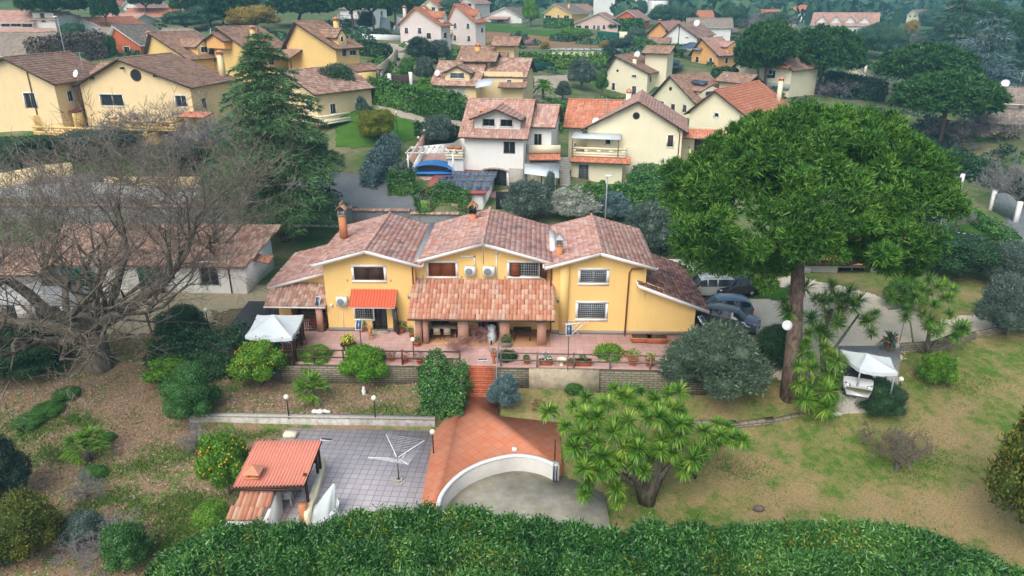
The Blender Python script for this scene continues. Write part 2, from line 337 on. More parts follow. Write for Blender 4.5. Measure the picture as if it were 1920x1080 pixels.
def terr(x, y):
    x = np.atleast_1d(np.asarray(x, float)); y = np.atleast_1d(np.asarray(y, float))
    yc = np.minimum(y, 300.); xc = np.clip(np.where(y > 300, x*300/np.maximum(y, 1), x), -260, 320)
    z = _rbf(xc, yc)+step_off(xc, yc)
    far = sm(y, 330, 1500)
    hill = far*(88+34*np.sin(x*.0041+1.2)+16*np.sin(x*.011+y*.003)+9*np.sin(x*.023-y*.006))+sm(y, 300, 800)*(6*np.sin(x*.012+2)+5*np.sin(y*.017+x*.01)) + sm(-x, 60, 700)*sm(y, 330, 900)*42
    z = z+hill+sm(y, 60, 160)*.3*np.sin(x*.13)*np.sin(y*.11)+.05*np.sin(x*.9)*np.sin(y*.8)
    for poly, zt in CARVE: z = np.where(inpoly(x, y, poly), np.minimum(z, zt-.12), z)
    return z
GX = np.arange(-330, 331, 1.0); GY = np.arange(8, 420, 1.0)
def make_grid():
    global GZ
    XX, YY = np.meshgrid(GX, GY); GZ = terr(XX.ravel(), YY.ravel()).reshape(XX.shape)
def Tv(x, y):
    x = np.asarray(x, float); y = np.asarray(y, float)
    fx = np.clip((x-GX[0]), 0, len(GX)-1.001); fy = np.clip((y-GY[0]), 0, len(GY)-1.001); i = fx.astype(int); j = fy.astype(int); u = fx-i; v = fy-j
    return GZ[j, i]*(1-u)*(1-v)+GZ[j, i+1]*u*(1-v)+GZ[j+1, i]*(1-u)*v+GZ[j+1, i+1]*u*v
def T(x, y): return float(terr(x, y)[0])
_ts = 15*1.006**np.arange(560)
def hit(px, py, z0=None):
    d = np.array(ray(px, py)); P_ = d[None]*_ts[:, None]+np.array([0, 0, H]); k = np.nonzero(P_[:, 2] <= Tv(P_[:, 0], P_[:, 1]))[0]
    if len(k) == 0: x, y = P_[-1, :2]; return (x, y, T(x, y))
    b = _ts[k[0]]; a = _ts[max(0, k[0]-1)]; t = b
    for _ in range(4):
        m = (a+b)/2
        if H+d[2]*m <= T(d[0]*m, d[1]*m): b = m
        else: a = m
    return (d[0]*b, d[1]*b, T(d[0]*b, d[1]*b))

# slabs of the near setting
P_terrace = [(-15.9,40.0),(-4.25,39.95),(-4.25,40.1),(-2.2,40.1),(-2.2,39.9),(12.6,39.7),(13.4,44.3),(13.4,55),(-18.6,55),(-18.6,44.5),(-15.9,44.45)]
P_apron = [(-21.4,41.9),(-15.92,40.0),(-15.92,44.47),(-18.62,44.52),(-18.62,50.2),(-21.9,50.2)]
P_patio = [(-14.3,35.66),(-5.6,35.5),(-5.35,27.0),(-14.6,26.6)]
def arc(z):
    k = [Gz(px, py, z) for px, py in [(812,972),(818,948),(826,925),(846,900),(875,878),(915,861),(965,851),(1008,856),(1040,868),(1060,880)]]; out = []
    for i in range(1, len(k)-2):
        for t in ([0, .25, .5, .75] if i < len(k)-3 else [0, .25, .5, .75, 1.0]):
            out.append(tuple(.5*((2*k[i][c])+(k[i+1][c]-k[i-1][c])*t+(2*k[i-1][c]-5*k[i][c]+4*k[i+1][c]-k[i+2][c])*t*t+(-k[i-1][c]+3*k[i][c]-3*k[i+1][c]+k[i+2][c])*t**3) for c in range(3)))
    return out
ARC = arc(-1.6)
P_path = [(-4.15,38.3),(-2.15,38.3),(-1.9,36.6),(1.75,36.6),(1.75,ARC[-1][1])]+[(a[0], a[1]) for a in ARC[::-1]]+[(ARC[0][0],26.5),(-5.35,26.5),(-5.6,35.5),(-4.9,36.6)]
P_drive = [(a[0], a[1]-.05) for a in ARC]+[(1.9, 32.2), Gz(1132,925,-2.45)[:2], Gz(1150,1010,-2.45)[:2], (ARC[0][0], 26.0)]
CARVE += [(P_terrace, 0.0), (P_apron, 0.0), (P_patio, -1.9), (P_path, -1.95), (P_drive, -2.45)]
make_grid()
def structure(name, mb, mat, **k): return tag(mb.build(name, mat, **k), kind='structure')
# ground sheet
ys = list(np.arange(9, 112, .55)); 
while ys[-1] < 2600: ys.append(ys[-1]*1.016+.2)
ys = np.array(ys); us = np.linspace(-1, 1, 340)
Y = np.repeat(ys[:, None], len(us), 1); X = us[None, :]*(26+ys[:, None]*1.0)
Z = terr(X.ravel(), Y.ravel())
# the surface between near row and camera side
V = np.stack([X.ravel(), Y.ravel(), Z], 1); nr, nc = len(ys), len(us)
ii = (np.arange(nr-1)[:, None]*nc+np.arange(nc-1)[None, :]).ravel()
mb = MB(); mb.add(V, np.stack([ii, ii+1, ii+nc+1, ii+nc], 1))
t = NT('ground_mat')
at = t.n.new('ShaderNodeAttribute'); at.attribute_name = 'zone'; sep = t.n.new('ShaderNodeSeparateColor'); t.l.new(at.outputs['Color'], sep.inputs[0])
n1 = t.noise(.22, 8, .7); n2 = t.noise(1.3, 8, .72); n3 = t.noise(14, 5, .75); n4 = t.noise(.09, 6, .6)
litter = t.ramp(n3, [(.3, (.11, .07, .035)), (.48, (.25, .165, .095)), (.6, (.34, .25, .17)), (.72, (.48, .40, .30))])
dry = t.ramp(n3, [(.3, (.17, .12, .05)), (.5, (.31, .23, .11)), (.7, (.44, .35, .19))])
dry = t.mix(t.ramp(n1, [(.42, 0.), (.6, 1.)]), dry, t.ramp(n3, [(.3, (.10, .12, .03)), (.7, (.24, .27, .08))]))
green = t.ramp(n3, [(.3, (.025, .09, .008)), (.55, (.06, .17, .015)), (.75, (.13, .25, .03))])
back = t.mix(t.ramp(n1, [(.4, 0.), (.6, 1.)]), t.ramp(n3, [(.3, (.035, .10, .02)), (.7, (.10, .19, .05))]), t.ramp(n2, [(.3, (.14, .15, .07)), (.7, (.26, .22, .13))]))
far = t.mix(t.ramp(t.noise(.012, 7, .6), [(.45, 0.), (.55, 1.)]), (.03, .085, .04), (.10, .17, .06))
col = t.mix(sep.outputs[0], back, litter); col = t.mix(sep.outputs[1], col, dry)
gp = t.math('MULTIPLY', t.ramp(n2, [(.46, 0.), (.57, 1.)]), t.ramp(n1, [(.43, 0.), (.55, 1.)]))
gp = t.math('MULTIPLY', gp, t.math('ADD', sep.outputs[0], sep.outputs[1]))
col = t.mix(t.math('MULTIPLY', gp, .8), col, green); col = t.mix(sep.outputs[2], col, far)
t.bump(n3, .6, .06); t.out(col, .97, spec=.08)
g = structure('ground', mb, t.m, smooth=True)
lit = (1-sm(X, -9, -2))*(1-sm(Y, 46, 52)); dr = sm(X, -9, -2)*(1-sm(Y, 52, 70)); fz = sm(Y, 280, 420)
ca = g.data.color_attributes.new('zone', 'FLOAT_COLOR', 'POINT')
ca.data.foreach_set('color', np.stack([lit.ravel(), dr.ravel(), fz.ravel(), np.ones(lit.size)], 1).ravel())
# slabs
def slabo(name, poly, z0, z1, mat, kind='structure'):
    m = MB(); m.slab(poly, z0, z1); return tag(m.build(name, M[mat]), kind=kind)
slabo('terrace', P_terrace, -1.6, 0.0, 'paving_terrace')
slabo('parking_apron', P_apron, -1.5, -.01, 'asphalt')
slabo('patio', P_patio, -3.3, -1.9, 'paving_grey')
slabo('driveway', [(p[0], p[1]) for p in P_drive], -3.6, -2.45, 'concrete_mossy')
# sloping terracotta path
m = MB(); zt = [-1.2, -1.2, -1.5, -1.9]+[-1.9]*(len(P_path)-6)+[-1.89, -1.5]
m.slab(P_path, -3.4, zt)
structure('path', m, M['paving_terracotta'])
def drape(name, poly, off, mat, res=.4, kind='structure', edge=1.0, parent=None):
    p = np.array(poly); x0, y0 = p[:, 0].min(), p[:, 1].min(); x1, y1 = p[:, 0].max(), p[:, 1].max()
    res = max(res, (x1-x0)/420, (y1-y0)/420)
    xs = np.arange(x0, x1+res, res); yy = np.arange(y0, y1+res, res); XX, YY = np.meshgrid(xs, yy)
    ZZ = terr(XX.ravel(), YY.ravel())+off; nx = len(xs)
    cx = (XX[:-1, :-1]+res/2).ravel(); cyy = (YY[:-1, :-1]+res/2).ravel(); wb = edge*min(.5, (x1-x0)*.02); k = inpoly(cx+wb*(np.sin(cyy*1.7)+.6*np.sin(cyy*4.1+cx)+.5*R.normal(size=len(cx))), cyy+wb*.6*(np.sin(cx*1.3+1)+.6*np.sin(cx*3.7)+.4*R.normal(size=len(cx))), poly)
    idx = (np.arange(len(yy)-1)[:, None]*nx+np.arange(nx-1)[None, :]).ravel()[k]
    mb = MB(); mb.add(np.stack([XX.ravel(), YY.ravel(), ZZ], 1), np.stack([idx, idx+1, idx+nx+1, idx+nx], 1))
    return tag(mb.build(name, M[mat], parent, smooth=True), kind=kind)
def gp_(pts, z=0.0): return [Gz(px, py, z)[:2] for px, py in pts]
def hp_(pts): return [hit(px, py)[:2] for px, py in pts]
drape('yard', gp_([(200,617),(395,617),(400,578),(500,572),(610,520),(610,480),(500,535),(120,545),(60,600)]), .06, 'concrete_yard', .16)
drape('gravel_drive', gp_([(1305,560),(1290,530),(1500,520),(1560,535),(1660,560),(1760,600),(1920,575),(1925,602),(1800,629),(1690,644),(1675,725),(1560,730),(1540,690),(1470,690),(1430,668),(1395,650),(1330,640)]), .05, 'gravel', .13, edge=.5)
drape('road', [(-60,70.8),(-9.5,70.8),(-9.5,76),(-16,77.5),(-34,77),(-60,78)], .05, 'asphalt_grey', .3, edge=.25)
# ---------------------------------------------------------------- buildings
def tile_plane(mb, P00, P10, P11, P01, tw=.3, tl=.4, arch=.06, lift=.04, seg=3, mi=0, rng=R, jit=.012):
    P00, P10, P11, P01 = [np.array(p, float) for p in (P00, P10, P11, P01)]
    u = P10-P00; U = np.linalg.norm(u); u /= U; w = P01-P00; w = w-u*np.dot(w, u); Vl = np.linalg.norm(w); v = w/Vl; n = np.cross(u, v)
    lf0, lf1 = 0.0, np.dot(P01-P00, u); rt0, rt1 = U, np.dot(P11-P00, u)
    rows = max(1, int(round(Vl/tl))); tl = Vl/rows
    mn = min(lf0, lf1); mx = max(rt0, rt1); cols = max(1, int(round((mx-mn)/tw))); tw = (mx-mn)/cols
    r, c = np.meshgrid(np.arange(rows), np.arange(cols), indexing='ij'); r = r.ravel(); c = c.ravel()
    fr = (r+.5)/rows; uc = mn+(c+.5)*tw; k = (uc > lf0+(lf1-lf0)*fr-.01) & (uc < rt0+(rt1-rt0)*fr+.01); r, uc = r[k], uc[k]; N = len(r)
    if N == 0: return
    s = np.linspace(-.5, .5, seg+1); hgt = arch*(1-(2*s)**2)
    ju = rng.normal(0, jit, N); jv = rng.normal(0, jit, N); jh = rng.normal(0, jit*.5, N)
    def ring(vv, hh):
        return (P00+(uc+ju)[:, None, None]*u+(s*tw*.98)[None, :, None]*u+(vv+jv)[:, None, None]*v+(hh[None, :]+jh[:, None])[:, :, None]*n)
    a = ring(r*tl-.04, hgt*0-.0+.0); b = ring(r*tl-.04, hgt+lift+.02); d = ring((r+1)*tl, hgt+.012)
    Vv = np.concatenate([a, b, d], 1).reshape(-1, 3); m = seg+1
    q = [(j*m+i, j*m+i+1, (j+1)*m+i+1, (j+1)*m+i) for j in range(2) for i in range(seg)]
    q = (np.array(q)[None]+(np.arange(N)*3*m)[:, None, None]).reshape(-1, 4)
    mb.add(Vv, q, mi)
def slab_plane(mb, P00, P10, P11, P01, th=.14, mi=0, drop=.015):
    P = [np.array(p, float) for p in (P00, P10, P11, P01)]; n = np.cross(P[1]-P[0], P[3]-P[0]); n /= np.linalg.norm(n)
    mb.hexa([p-n*th for p in P]+[p-n*drop for p in P], mi)

class House:
    def __init__(s, name, label, cat='house', A=None, B=None, yb=None, at=None, rz=0, group=None, dz=0):
        if at is None:
            a = Wd(A[0], yb, A[1]); b = Wd(B[0], yb, B[1]); s.o = (a[0], a[1], a[2]+dz)
            s.ang = math.atan2(b[1]-a[1], b[0]-a[0]); s.W = math.hypot(b[0]-a[0], b[1]-a[1])
        else: s.o = at; s.ang = rz; s.W = 0
        s.root = thing(name, label, cat, s.o, s.ang, group)
        s.ca, s.sa = math.cos(s.ang), math.sin(s.ang); s.holes = {}; s.k = 0
    def loc(s, p): x, y = p[0]-s.o[0], p[1]-s.o[1]; return (x*s.ca+y*s.sa, -x*s.sa+y*s.ca, p[2]-s.o[2])
    def pl(s, px, py, y=None, x=None):            # pixel -> local point on plane y=const or x=const
        d = ray(px, py); c = s.loc((0, 0, H)); dd = (d[0]*s.ca+d[1]*s.sa, -d[0]*s.sa+d[1]*s.ca, d[2])
        t = (y-c[1])/dd[1] if x is None else (x-c[0])/dd[0]
        return (c[0]+dd[0]*t, c[1]+dd[1]*t, c[2]+dd[2]*t)
    def walls(s, x0, x1, y0, y1, zb, ze, za=None, axis='y', mat='wall_cream', name='wall', apex=.5, ops=(), below=2.5, parent=None, zer=None, plinth=False):
        """walls of one volume; ops = (face, u0, u1, z0, z1, kind[, opts])"""
        mb = MB(); za = ze if za is None else za; zer = ze if zer is None else zer
        F_ = {'front': ((x0, y0), (1, 0), (0, -1), x1-x0), 'right': ((x1, y0), (0, 1), (1, 0), y1-y0), 'back': ((x1, y1), (-1, 0), (0, 1), x1-x0), 'left': ((x0, y1), (0, -1), (-1, 0), y1-y0)}
        for f, (o, u, n, L) in F_.items():
            hs = [q for q in ops if q[0] == f and q[5] not in ('round',)]
            zl = zer if (f == 'right' and axis == 'y') else ze
            zt = ze if f != 'right' else zl
            if f in ('front', 'back') and axis == 'y': zt = min(ze, zer)
            cut = lambda a, z: (o[0]+u[0]*a, o[1]+u[1]*a, z)
            us = sorted({0.0, L}|{float(min(max(a, 0), L)) for q in hs for a in q[1:3]}); zs = sorted({zb, zt}|{float(a) for q in hs for a in q[3:5]})
            if below: zs = [zb-below]+zs
            for i in range(len(us)-1):
                for j in range(len(zs)-1):
                    cu, cz = (us[i]+us[i+1])/2, (zs[j]+zs[j+1])/2
                    if any(q[1] < cu < q[2] and q[3] < cz < q[4] for q in hs): continue
                    mb.poly([cut(us[i], zs[j]), cut(us[i+1], zs[j]), cut(us[i+1], zs[j+1]), cut(us[i], zs[j+1])])
            for q in hs:
                a, b, c_, d = q[1:5]; dp = q[6].get('deep', .16) if len(q) > 6 else .16
                ins = lambda p: (p[0]-n[0]*dp, p[1]-n[1]*dp, p[2])
                cs = [cut(a, c_), cut(b, c_), cut(b, d), cut(a, d)]
                for i in range(4): mb.poly([cs[i], cs[(i+1) % 4], ins(cs[(i+1) % 4]), ins(cs[i])])
                mb.poly([ins(p) for p in cs])
            g = (f in ('front', 'back')) if axis == 'y' else (f in ('left', 'right'))
            if g and za > zt:
                ap = apex if f in ('front', 'left') else 1-apex
                el, er = (ze, zer) if axis == 'y' and f == 'front' else ((zer, ze) if axis == 'y' else (ze, ze))
                pts = [cut(0, zt), cut(L, zt)]
                if er > zt+1e-4: pts.append(cut(L, er))
                pts.append(cut(L*ap, za))
                if el > zt+1e-4: pts.append(cut(0, el))
                mb.poly(pts)
        wo = mb.build(name, M[mat], parent or s.root)
        for q in ops: s.opening(F_[q[0]], *q[1:])
        return wo
    def opening(s, face, a, b, c, d, kind, opt=None):
        o, u, n, L = face; opt = opt or {}
        P = lambda t, z, k: (o[0]+u[0]*t+n[0]*k, o[1]+u[1]*t+n[1]*k, z)
        def bx(mb, t0, t1, z0, z1, k0, k1, mi=0):
            mb.hexa([P(t0, z0, k1), P(t1, z0, k1), P(t1, z0, k0), P(t0, z0, k0), P(t0, z1, k1), P(t1, z1, k1), P(t1, z1, k0), P(t0, z1, k0)], mi)
        sur = opt.get('sur', 'white_paint'); fw = opt.get('fw', .12); par = s.root; dp = opt.get('deep', .16)
        if kind == 'round':
            cx, cz, r = (a+b)/2, (c+d)/2, (b-a)/2
            f = MB(); nn = 18
            ring = lambda rr, k: [P(cx+rr*math.cos(2*PI*i/nn), cz+rr*math.sin(2*PI*i/nn), k) for i in range(nn)]
            V = ring(r*1.2, .005)+ring(r*1.2, .06)+ring(r, .06)+ring(r, .01)
            f.add(V, [(j*nn+i, j*nn+(i+1) % nn, (j+1)*nn+(i+1) % nn, (j+1)*nn+i) for j in range(3) for i in range(nn)])
            w = f.build('round_window', M[opt.get('sur', 'fascia_dark')], par); g = MB(); g.poly(ring(r, .02)); g.build('pane', M['glass'], w); return
        nm = {'door': 'door', 'gate': 'door'}.get(kind, 'window')
        f = MB()
        if sur:
            bx(f, a-fw, b+fw, d, d+fw, .0, .035); bx(f, a-fw, a, c, d, 0, .035); bx(f, b, b+fw, c, d, 0, .035)
            if nm == 'window': bx(f, a-fw, b+fw, c-fw, c, .0, .06)
        else: bx(f, a, b, c, c+.03, -dp+.01, -.01)
        sf = M[opt.get('sash', 'grey_metal')]
        if kind in ('glass', 'bars', 'door'):
            k0, k1 = -dp+.005, -dp+.06; w_ = .06
            bx(f, a, a+w_, c, d, k0, k1, 1); bx(f, b-w_, b, c, d, k0, k1, 1); bx(f, a+w_, b-w_, c, c+w_, k0, k1, 1); bx(f, a+w_, b-w_, d-w_, d, k0, k1, 1)
            nm_ = opt.get('n', 2 if (b-a) > .8 else 1)
            for i in range(1, nm_): x = a+(b-a)*i/nm_; bx(f, x-.04, x+.04, c+w_, d-w_, k0, k1, 1)
        w = f.build(nm, [M[sur or 'fascia_dark'], sf], par)
        if kind in ('glass', 'bars', 'door'):
            g = MB(); g.poly([P(a, c, -dp+.02), P(b, c, -dp+.02), P(b, d, -dp+.02), P(a, d, -dp+.02)]); g.build('pane', M[opt.get('glass', 'glass')], w)
        if kind in ('bars', 'gate'):
            g = MB(); e = .018
            st = opt.get('step', .16); bm = opt.get('bar', 'grey_metal')
            for i in range(int((b-a)/st)+1): x = a+.03+i*st; bx(g, x-e, x+e, c, d, -.06, -.03)
            for i in range(int((d-c)/(st*1.2))+1): z = c+.03+i*st*1.2; bx(g, a, b, z-e, z+e, -.065, -.045)
            if kind == 'gate':
                g2 = MB(); bx(g2, a, b, c, d, -.12, -.09); g2.build('door_leaf', M['dark_metal'], w)
            g.build('grille', M[bm], w)
        if kind == 'shutter':
            g = MB(); nn = 2; mm = opt.get('mat', 'fascia_dark')
            for i in range(nn):
                x0_, x1_ = a+(b-a)*i/nn+.01, a+(b-a)*(i+1)/nn-.01; bx(g, x0_, x1_, c+.01, d-.01, -.09, -.05)
                for k in range(int((d-c)/.14)): bx(g, x0_+.05, x1_-.05, c+.06+k*.14, c+.1+k*.14, -.05, -.035)
            g.build('shutter', M[mm], w)
        if kind == 'roller':
            g = MB()
            for k in range(int((d-c)/.12)): bx(g, a+.01, b-.01, c+k*.12+.004, c+k*.12+.11, -.10, -.07+.01*(k % 2))
            g.build('roller_shutter', M[opt.get('mat', 'wall_white')], w)
    def roof(s, x0, x1, y0, y1, ze, za, axis='y', mat='tile_brown', over=.55, og=.5, apex=.5, tw=.34, tl=.42, fascia='fascia_dark', zer=None, name='roof', seg=3, arch=.06, parent=None, fh=.16, ogb=None, ridge=True):
        zer = ze if zer is None else zer; ogb = og if ogb is None else ogb
        mb = MB(); fb = MB(); fd = fh
        if axis == 'y':
            xa = x0+(x1-x0)*apex; ya, yb = y0-og, y1+ogb; ml = (za-ze)/(xa-x0); mr = (za-zer)/(x1-xa)
            E0 = (x0-over, ze-over*ml); E1 = (x1+over, zer-over*mr)
            sl = [((E0[0], yb, E0[1]), (E0[0], ya, E0[1]), (xa, ya, za), (xa, yb, za)), ((E1[0], ya, E1[1]), (E1[0], yb, E1[1]), (xa, yb, za), (xa, ya, za))]
            rid = [(xa, ya-.03, za+.07), (xa, yb+.03, za+.07)]
            for q in ((E0, (xa, za)), ((xa, za), E1)):
                (xa_, z1), (xb_, z2) = q
                for yy in (ya, yb):
                    fb.hexa([(xa_, yy-.05, z1-fd), (xb_, yy-.05, z2-fd), (xb_, yy+.0, z2-fd), (xa_, yy+.0, z1-fd), (xa_, yy-.05, z1-.0), (xb_, yy-.05, z2-.0), (xb_, yy, z2-.0), (xa_, yy, z1-.0)])
            for (ex, ez), sg in ((E0, -1), (E1, 1)): fb.tube([(ex+sg*.06, ya, ez-.07), (ex+sg*.06, yb, ez-.07)], .07, 6)
        else:
            ya_ = y0+(y1-y0)*apex; xa, xb = x0-og, x1+ogb; m0 = (za-ze)/(ya_-y0); m1 = (za-zer)/(y1-ya_)
            E0 = (y0-over, ze-over*m0); E1 = (y1+over, zer-over*m1)
            sl = [((xa, E0[0], E0[1]), (xb, E0[0], E0[1]), (xb, ya_, za), (xa, ya_, za)), ((xb, E1[0], E1[1]), (xa, E1[0], E1[1]), (xa, ya_, za), (xb, ya_, za))]
            rid = [(xa-.03, ya_, za+.07), (xb+.03, ya_, za+.07)]
            for (p, z1), (q, z2) in ((E0, (ya_, za)), ((ya_, za), E1)):
                for xx in (xa, xb):
                    fb.hexa([(xx-.03, p, z1-fd), (xx+.03, p, z1-fd), (xx+.03, q, z2-fd), (xx-.03, q, z2-fd), (xx-.03, p, z1), (xx+.03, p, z1), (xx+.03, q, z2), (xx-.03, q, z2)])
            for (ey, ez), sg in ((E0, -1), (E1, 1)): fb.tube([(xa, ey+sg*.06, ez-.07), (xb, ey+sg*.06, ez-.07)], .07, 6)
        for q in sl: slab_plane(mb, *q, th=.12, mi=1); tile_plane(mb, *q, tw=tw, tl=tl, arch=arch, seg=seg)
        L = math.dist(*rid); nrt = max(2, int(L/.42))
        if ridge:
            for i in range(nrt):
                a = [rid[0][k]+(rid[1][k]-rid[0][k])*i/nrt for k in range(3)]; b = [rid[0][k]+(rid[1][k]-rid[0][k])*(i+1.08)/nrt for k in range(3)]
                a[2] += .0; b[2] += .015; mb.tube([a, b], [.12, .10], 7)
        r = mb.build(name, [M[mat], M[fascia]], parent or s.root)
        fb.build('fascia', M[fascia], r if parent is None else parent); return r
    def gable(s, x0, x1, y0, y1, zb, ze, za, axis='y', wall='wall_cream', ops=(), apex=.5, zer=None, wname='wall', below=2.5, **k):
        s.walls(x0, x1, y0, y1, zb, ze, za, axis, wall, wname, apex, ops, below, zer=zer)
        return s.roof(x0, x1, y0, y1, ze, za, axis, apex=apex, zer=zer, **k)
    def lean(s, x0, x1, y0, y1, z0, z1, mat='tile_brown', tw=.34, tl=.42, fascia='fascia_dark', posts=(), post='fascia_dark', name='porch_roof', arch=.07, dirx=False, pr=.08, gut=True):
        mb = MB()
        q = ((x0, y0, z0), (x1, y0, z0), (x1, y1, z1), (x0, y1, z1)) if not dirx else ((x1, y0, z0), (x1, y1, z0), (x0, y1, z1), (x0, y0, z1))
        slab_plane(mb, *q, th=.10, mi=1); tile_plane(mb, *q, tw=tw, tl=tl, arch=arch)
        r = mb.build(name, [M[mat], M[fascia]], s.root)
        if gut and not dirx: f = MB(); f.tube([(x0, y0-.07, z0-.05), (x1, y0-.07, z0-.05)], .06, 6); f.build('gutter', M[fascia], r)
        for (px_, py_, zb, zt) in posts:
            f = MB(); f.box(px_-pr, px_+pr, py_-pr, py_+pr, zb, zt); f.build('post', M[post], s.root)
        return r
    def chimney(s, x, y, z0, z1, w=.3, mat='wall_cream', cap='tile_orange'):
        f = MB(); f.box(x-w, x+w, y-w, y+w, z0, z1); f.box(x-w-.05, x+w+.05, y-w-.05, y+w+.05, z1, z1+.07, 1)
        for a in (-1, 1):
            for b in (-1, 1): f.box(x+a*w*.75-.06, x+a*w*.75+.06, y+b*w*.75-.06, y+b*w*.75+.06, z1+.07, z1+.3, 1)
        o = f.build('chimney', [M[mat], M['chimney_orange']], s.root)
        g = MB(); W_ = w+.14; zc = z1+.3; A_ = (x, y, zc+.28); c4 = [(x-W_, y-W_, zc), (x+W_, y-W_, zc), (x+W_, y+W_, zc), (x-W_, y+W_, zc)]
        for i in range(4): g.poly([c4[i], c4[(i+1) % 4], A_])
        g.poly(c4[::-1]); g.build('cowl', M[cap], o); return o
    def dish(s, x, y, z, r=.4, face=(-.3, -1, .4)):
        d = Vector(face).normalized(); a = d.orthogonal().normalized(); b = d.cross(a); f = MB(); n = 14; V = []
        for k in range(4):
            rr = r*k/3
            for i in range(n):
                v = Vector((x, y, z+.5))+(a*math.cos(2*PI*i/n)+b*math.sin(2*PI*i/n))*rr+d*(.18*r*(k/3)**2); V.append(tuple(v))
        f.add(V, [(j*n+i, j*n+(i+1) % n, (j+1)*n+(i+1) % n, (j+1)*n+i) for j in range(3) for i in range(n)])
        f.tube([(x, y+.05, z-.6), (x, y+.05, z+.5)], .03, 5); f.tube([tuple(Vector((x, y, z+.5))-b*r*.9), tuple(Vector((x, y, z+.5))+d*.4)], .015, 4)
        f.build('satellite_dish', M['plastic_white'], s.root)
    def antenna(s, x, y, z, h=3):
        f = MB(); f.tube([(x, y, z), (x, y, z+h)], .03, 5)
        for k, zz in enumerate((z+h*.75, z+h*.97)):
            f.tube([(x-.7, y, zz), (x+.7, y, zz)], .018, 4)
            for i in range(7): xx = x-.6+i*.2; f.tube([(xx, y-.3, zz), (xx, y+.3, zz)], .012, 3)
        f.build('aerial', M['grey_metal'], s.root)
    def pipe(s, pts, r=.055, mat='copper', name='downpipe'):
        f = MB(); f.tube(pts, r, 7); f.build(name, M[mat], s.root)
    def boxpart(s, name, mat, *bx):
        if name in ('plinth', 'conduit', 'vent_grille'):
            for b in bx: f = MB(); f.box(*b); o = f.build(name, M[mat], s.root)
            return o
        f = MB()
        for b in bx: f.box(*b)
        return f.build(name, M[mat], s.root)

# ================================================================ the main yellow villa
h = House('villa', 'large yellow villa with three low gables and a tiled porch on brick pillars', 'villa', at=(-14.2, 45.0, 0.0))
def rc(px0, py0, px1, py1, y=0.0):
    a = h.pl(px0, py1, y=y); b = h.pl(px1, py0, y=y); return a[0], b[0], a[2], b[2]
# left block x 0..6.2 ; middle 6.2..15.5 (front y .5) ; right 15.5..21.9
WY = 'wall_yellow'
a = rc(665, 501, 719, 525); d1 = rc(667, 571, 698, 598); dd = rc(699, 571, 724, 618)
ops = [('front', a[0], a[1], a[2], a[3], 'shutter', {'mat': 'wood_dark', 'fw': .17}), ('front', d1[0], d1[1], d1[2], 2.15, 'bars', {'fw': .1}), ('front', dd[0], dd[1], .12, 2.15, 'door', {'sur': None, 'sash': 'dark_metal', 'deep': .35})]
h.walls(0, 6.25, 0, 7.6, 0, 5.25, 6.1, 'y', WY, ops=ops, below=.3)
m1 = rc(804, 493, 854, 518, .5); m2 = rc(955, 493, 1011, 518, .5)
h.walls(6.25, 15.55, .5, 7.6, 0, 5.2, 6.55, 'y', WY, ops=[('front', m1[0]-6.25, m1[1]-6.25, m1[2], m1[3], 'shutter', {'mat': 'wood_red', 'fw': .16}), ('front', m2[0]-6.25, m2[1]-6.25, m2[2], m2[3], 'bars', {'fw': .16}),
        ('front', .9, 2.2, .05, 2.1, 'door', {'sur': None}), ('front', 4.2, 5.6, .05, 2.1, 'door', {'sur': None})], below=.3)
r1 = rc(1088, 507, 1138, 530); r2 = rc(1083, 569, 1136, 597)
h.walls(15.6, 21.9, 0, 7.6, 0, 5.25, 6.1, 'y', WY, ops=[('front', r1[0]-15.6, r1[1]-15.6, r1[2], r1[3], 'bars', {'fw': .17, 'glass': 'glass_blue', 'step': .13}), ('front', r2[0]-15.6, r2[1]-15.6, r2[2], r2[3], 'bars', {'fw': .17, 'glass': 'glass_blue', 'step': .13})], below=.3)
k = dict(mat='tile_main', fascia='fascia_white', og=.6, ogb=.7, tw=.42, tl=.36, arch=.022, seg=3, fh=.24)
h.roof(-.05, 6.3, 0, 7.6, 5.3, 6.2, over=.5, **k)
h.roof(6.1, 15.75, .45, 7.6, 5.28, 6.65, over=.12, **k)
h.roof(15.55, 21.95, 0, 7.6, 5.3, 6.2, over=.5, **k)
h.boxpart('valley_flashing', 'lead_grey', (6.3, 6.72, .1, 8.2, 5.2, 5.5)); h.boxpart('roof_flashing', 'fascia_white', (15.45, 15.85, 2.0, 6.4, 5.2, 5.56))
# side wings
mb = MB(); q = ((-4.75, 8.6, 2.8), (-4.5, 1.2, 2.8), (-.05, 1.2, 4.0), (-.05, 8.6, 4.0)); slab_plane(mb, *q, th=.14, mi=1); tile_plane(mb, *q, tw=.42, tl=.36, arch=.045)
wr = mb.build('wing_roof', [M['tile_main'], M['fascia_white']], h.root)
f = MB(); f.hexa([(-4.5, 1.12, 2.58), (-.05, 1.12, 3.78), (-.05, 1.18, 3.78), (-4.5, 1.18, 2.58), (-4.5, 1.12, 2.8), (-.05, 1.12, 4.0), (-.05, 1.18, 4.0), (-4.5, 1.18, 2.8)]); f.build('fascia', M['fascia_white'], wr)
h.walls(-4.1, 0, 1.8, 5.2, 0, 2.7, 3.8, 'y', WY, below=.3, apex=.995, zer=2.7, ops=[('front', .9, 3.4, .02, 1.9, 'door', {'sur': None, 'deep': 1.2, 'n': 3})], name='wing_wall')
h.lean(-4.3, -.02, -.3, 1.75, 1.95, 2.9, 'tile_old', .24, .4, 'fascia_white', posts=[(-4.1, -.1, 0, 1.9)], post='dark_metal')
h.boxpart('porch_pillar', 'brick_pillar', (-.75, -.35, -.25, .15, 0, 1.92))
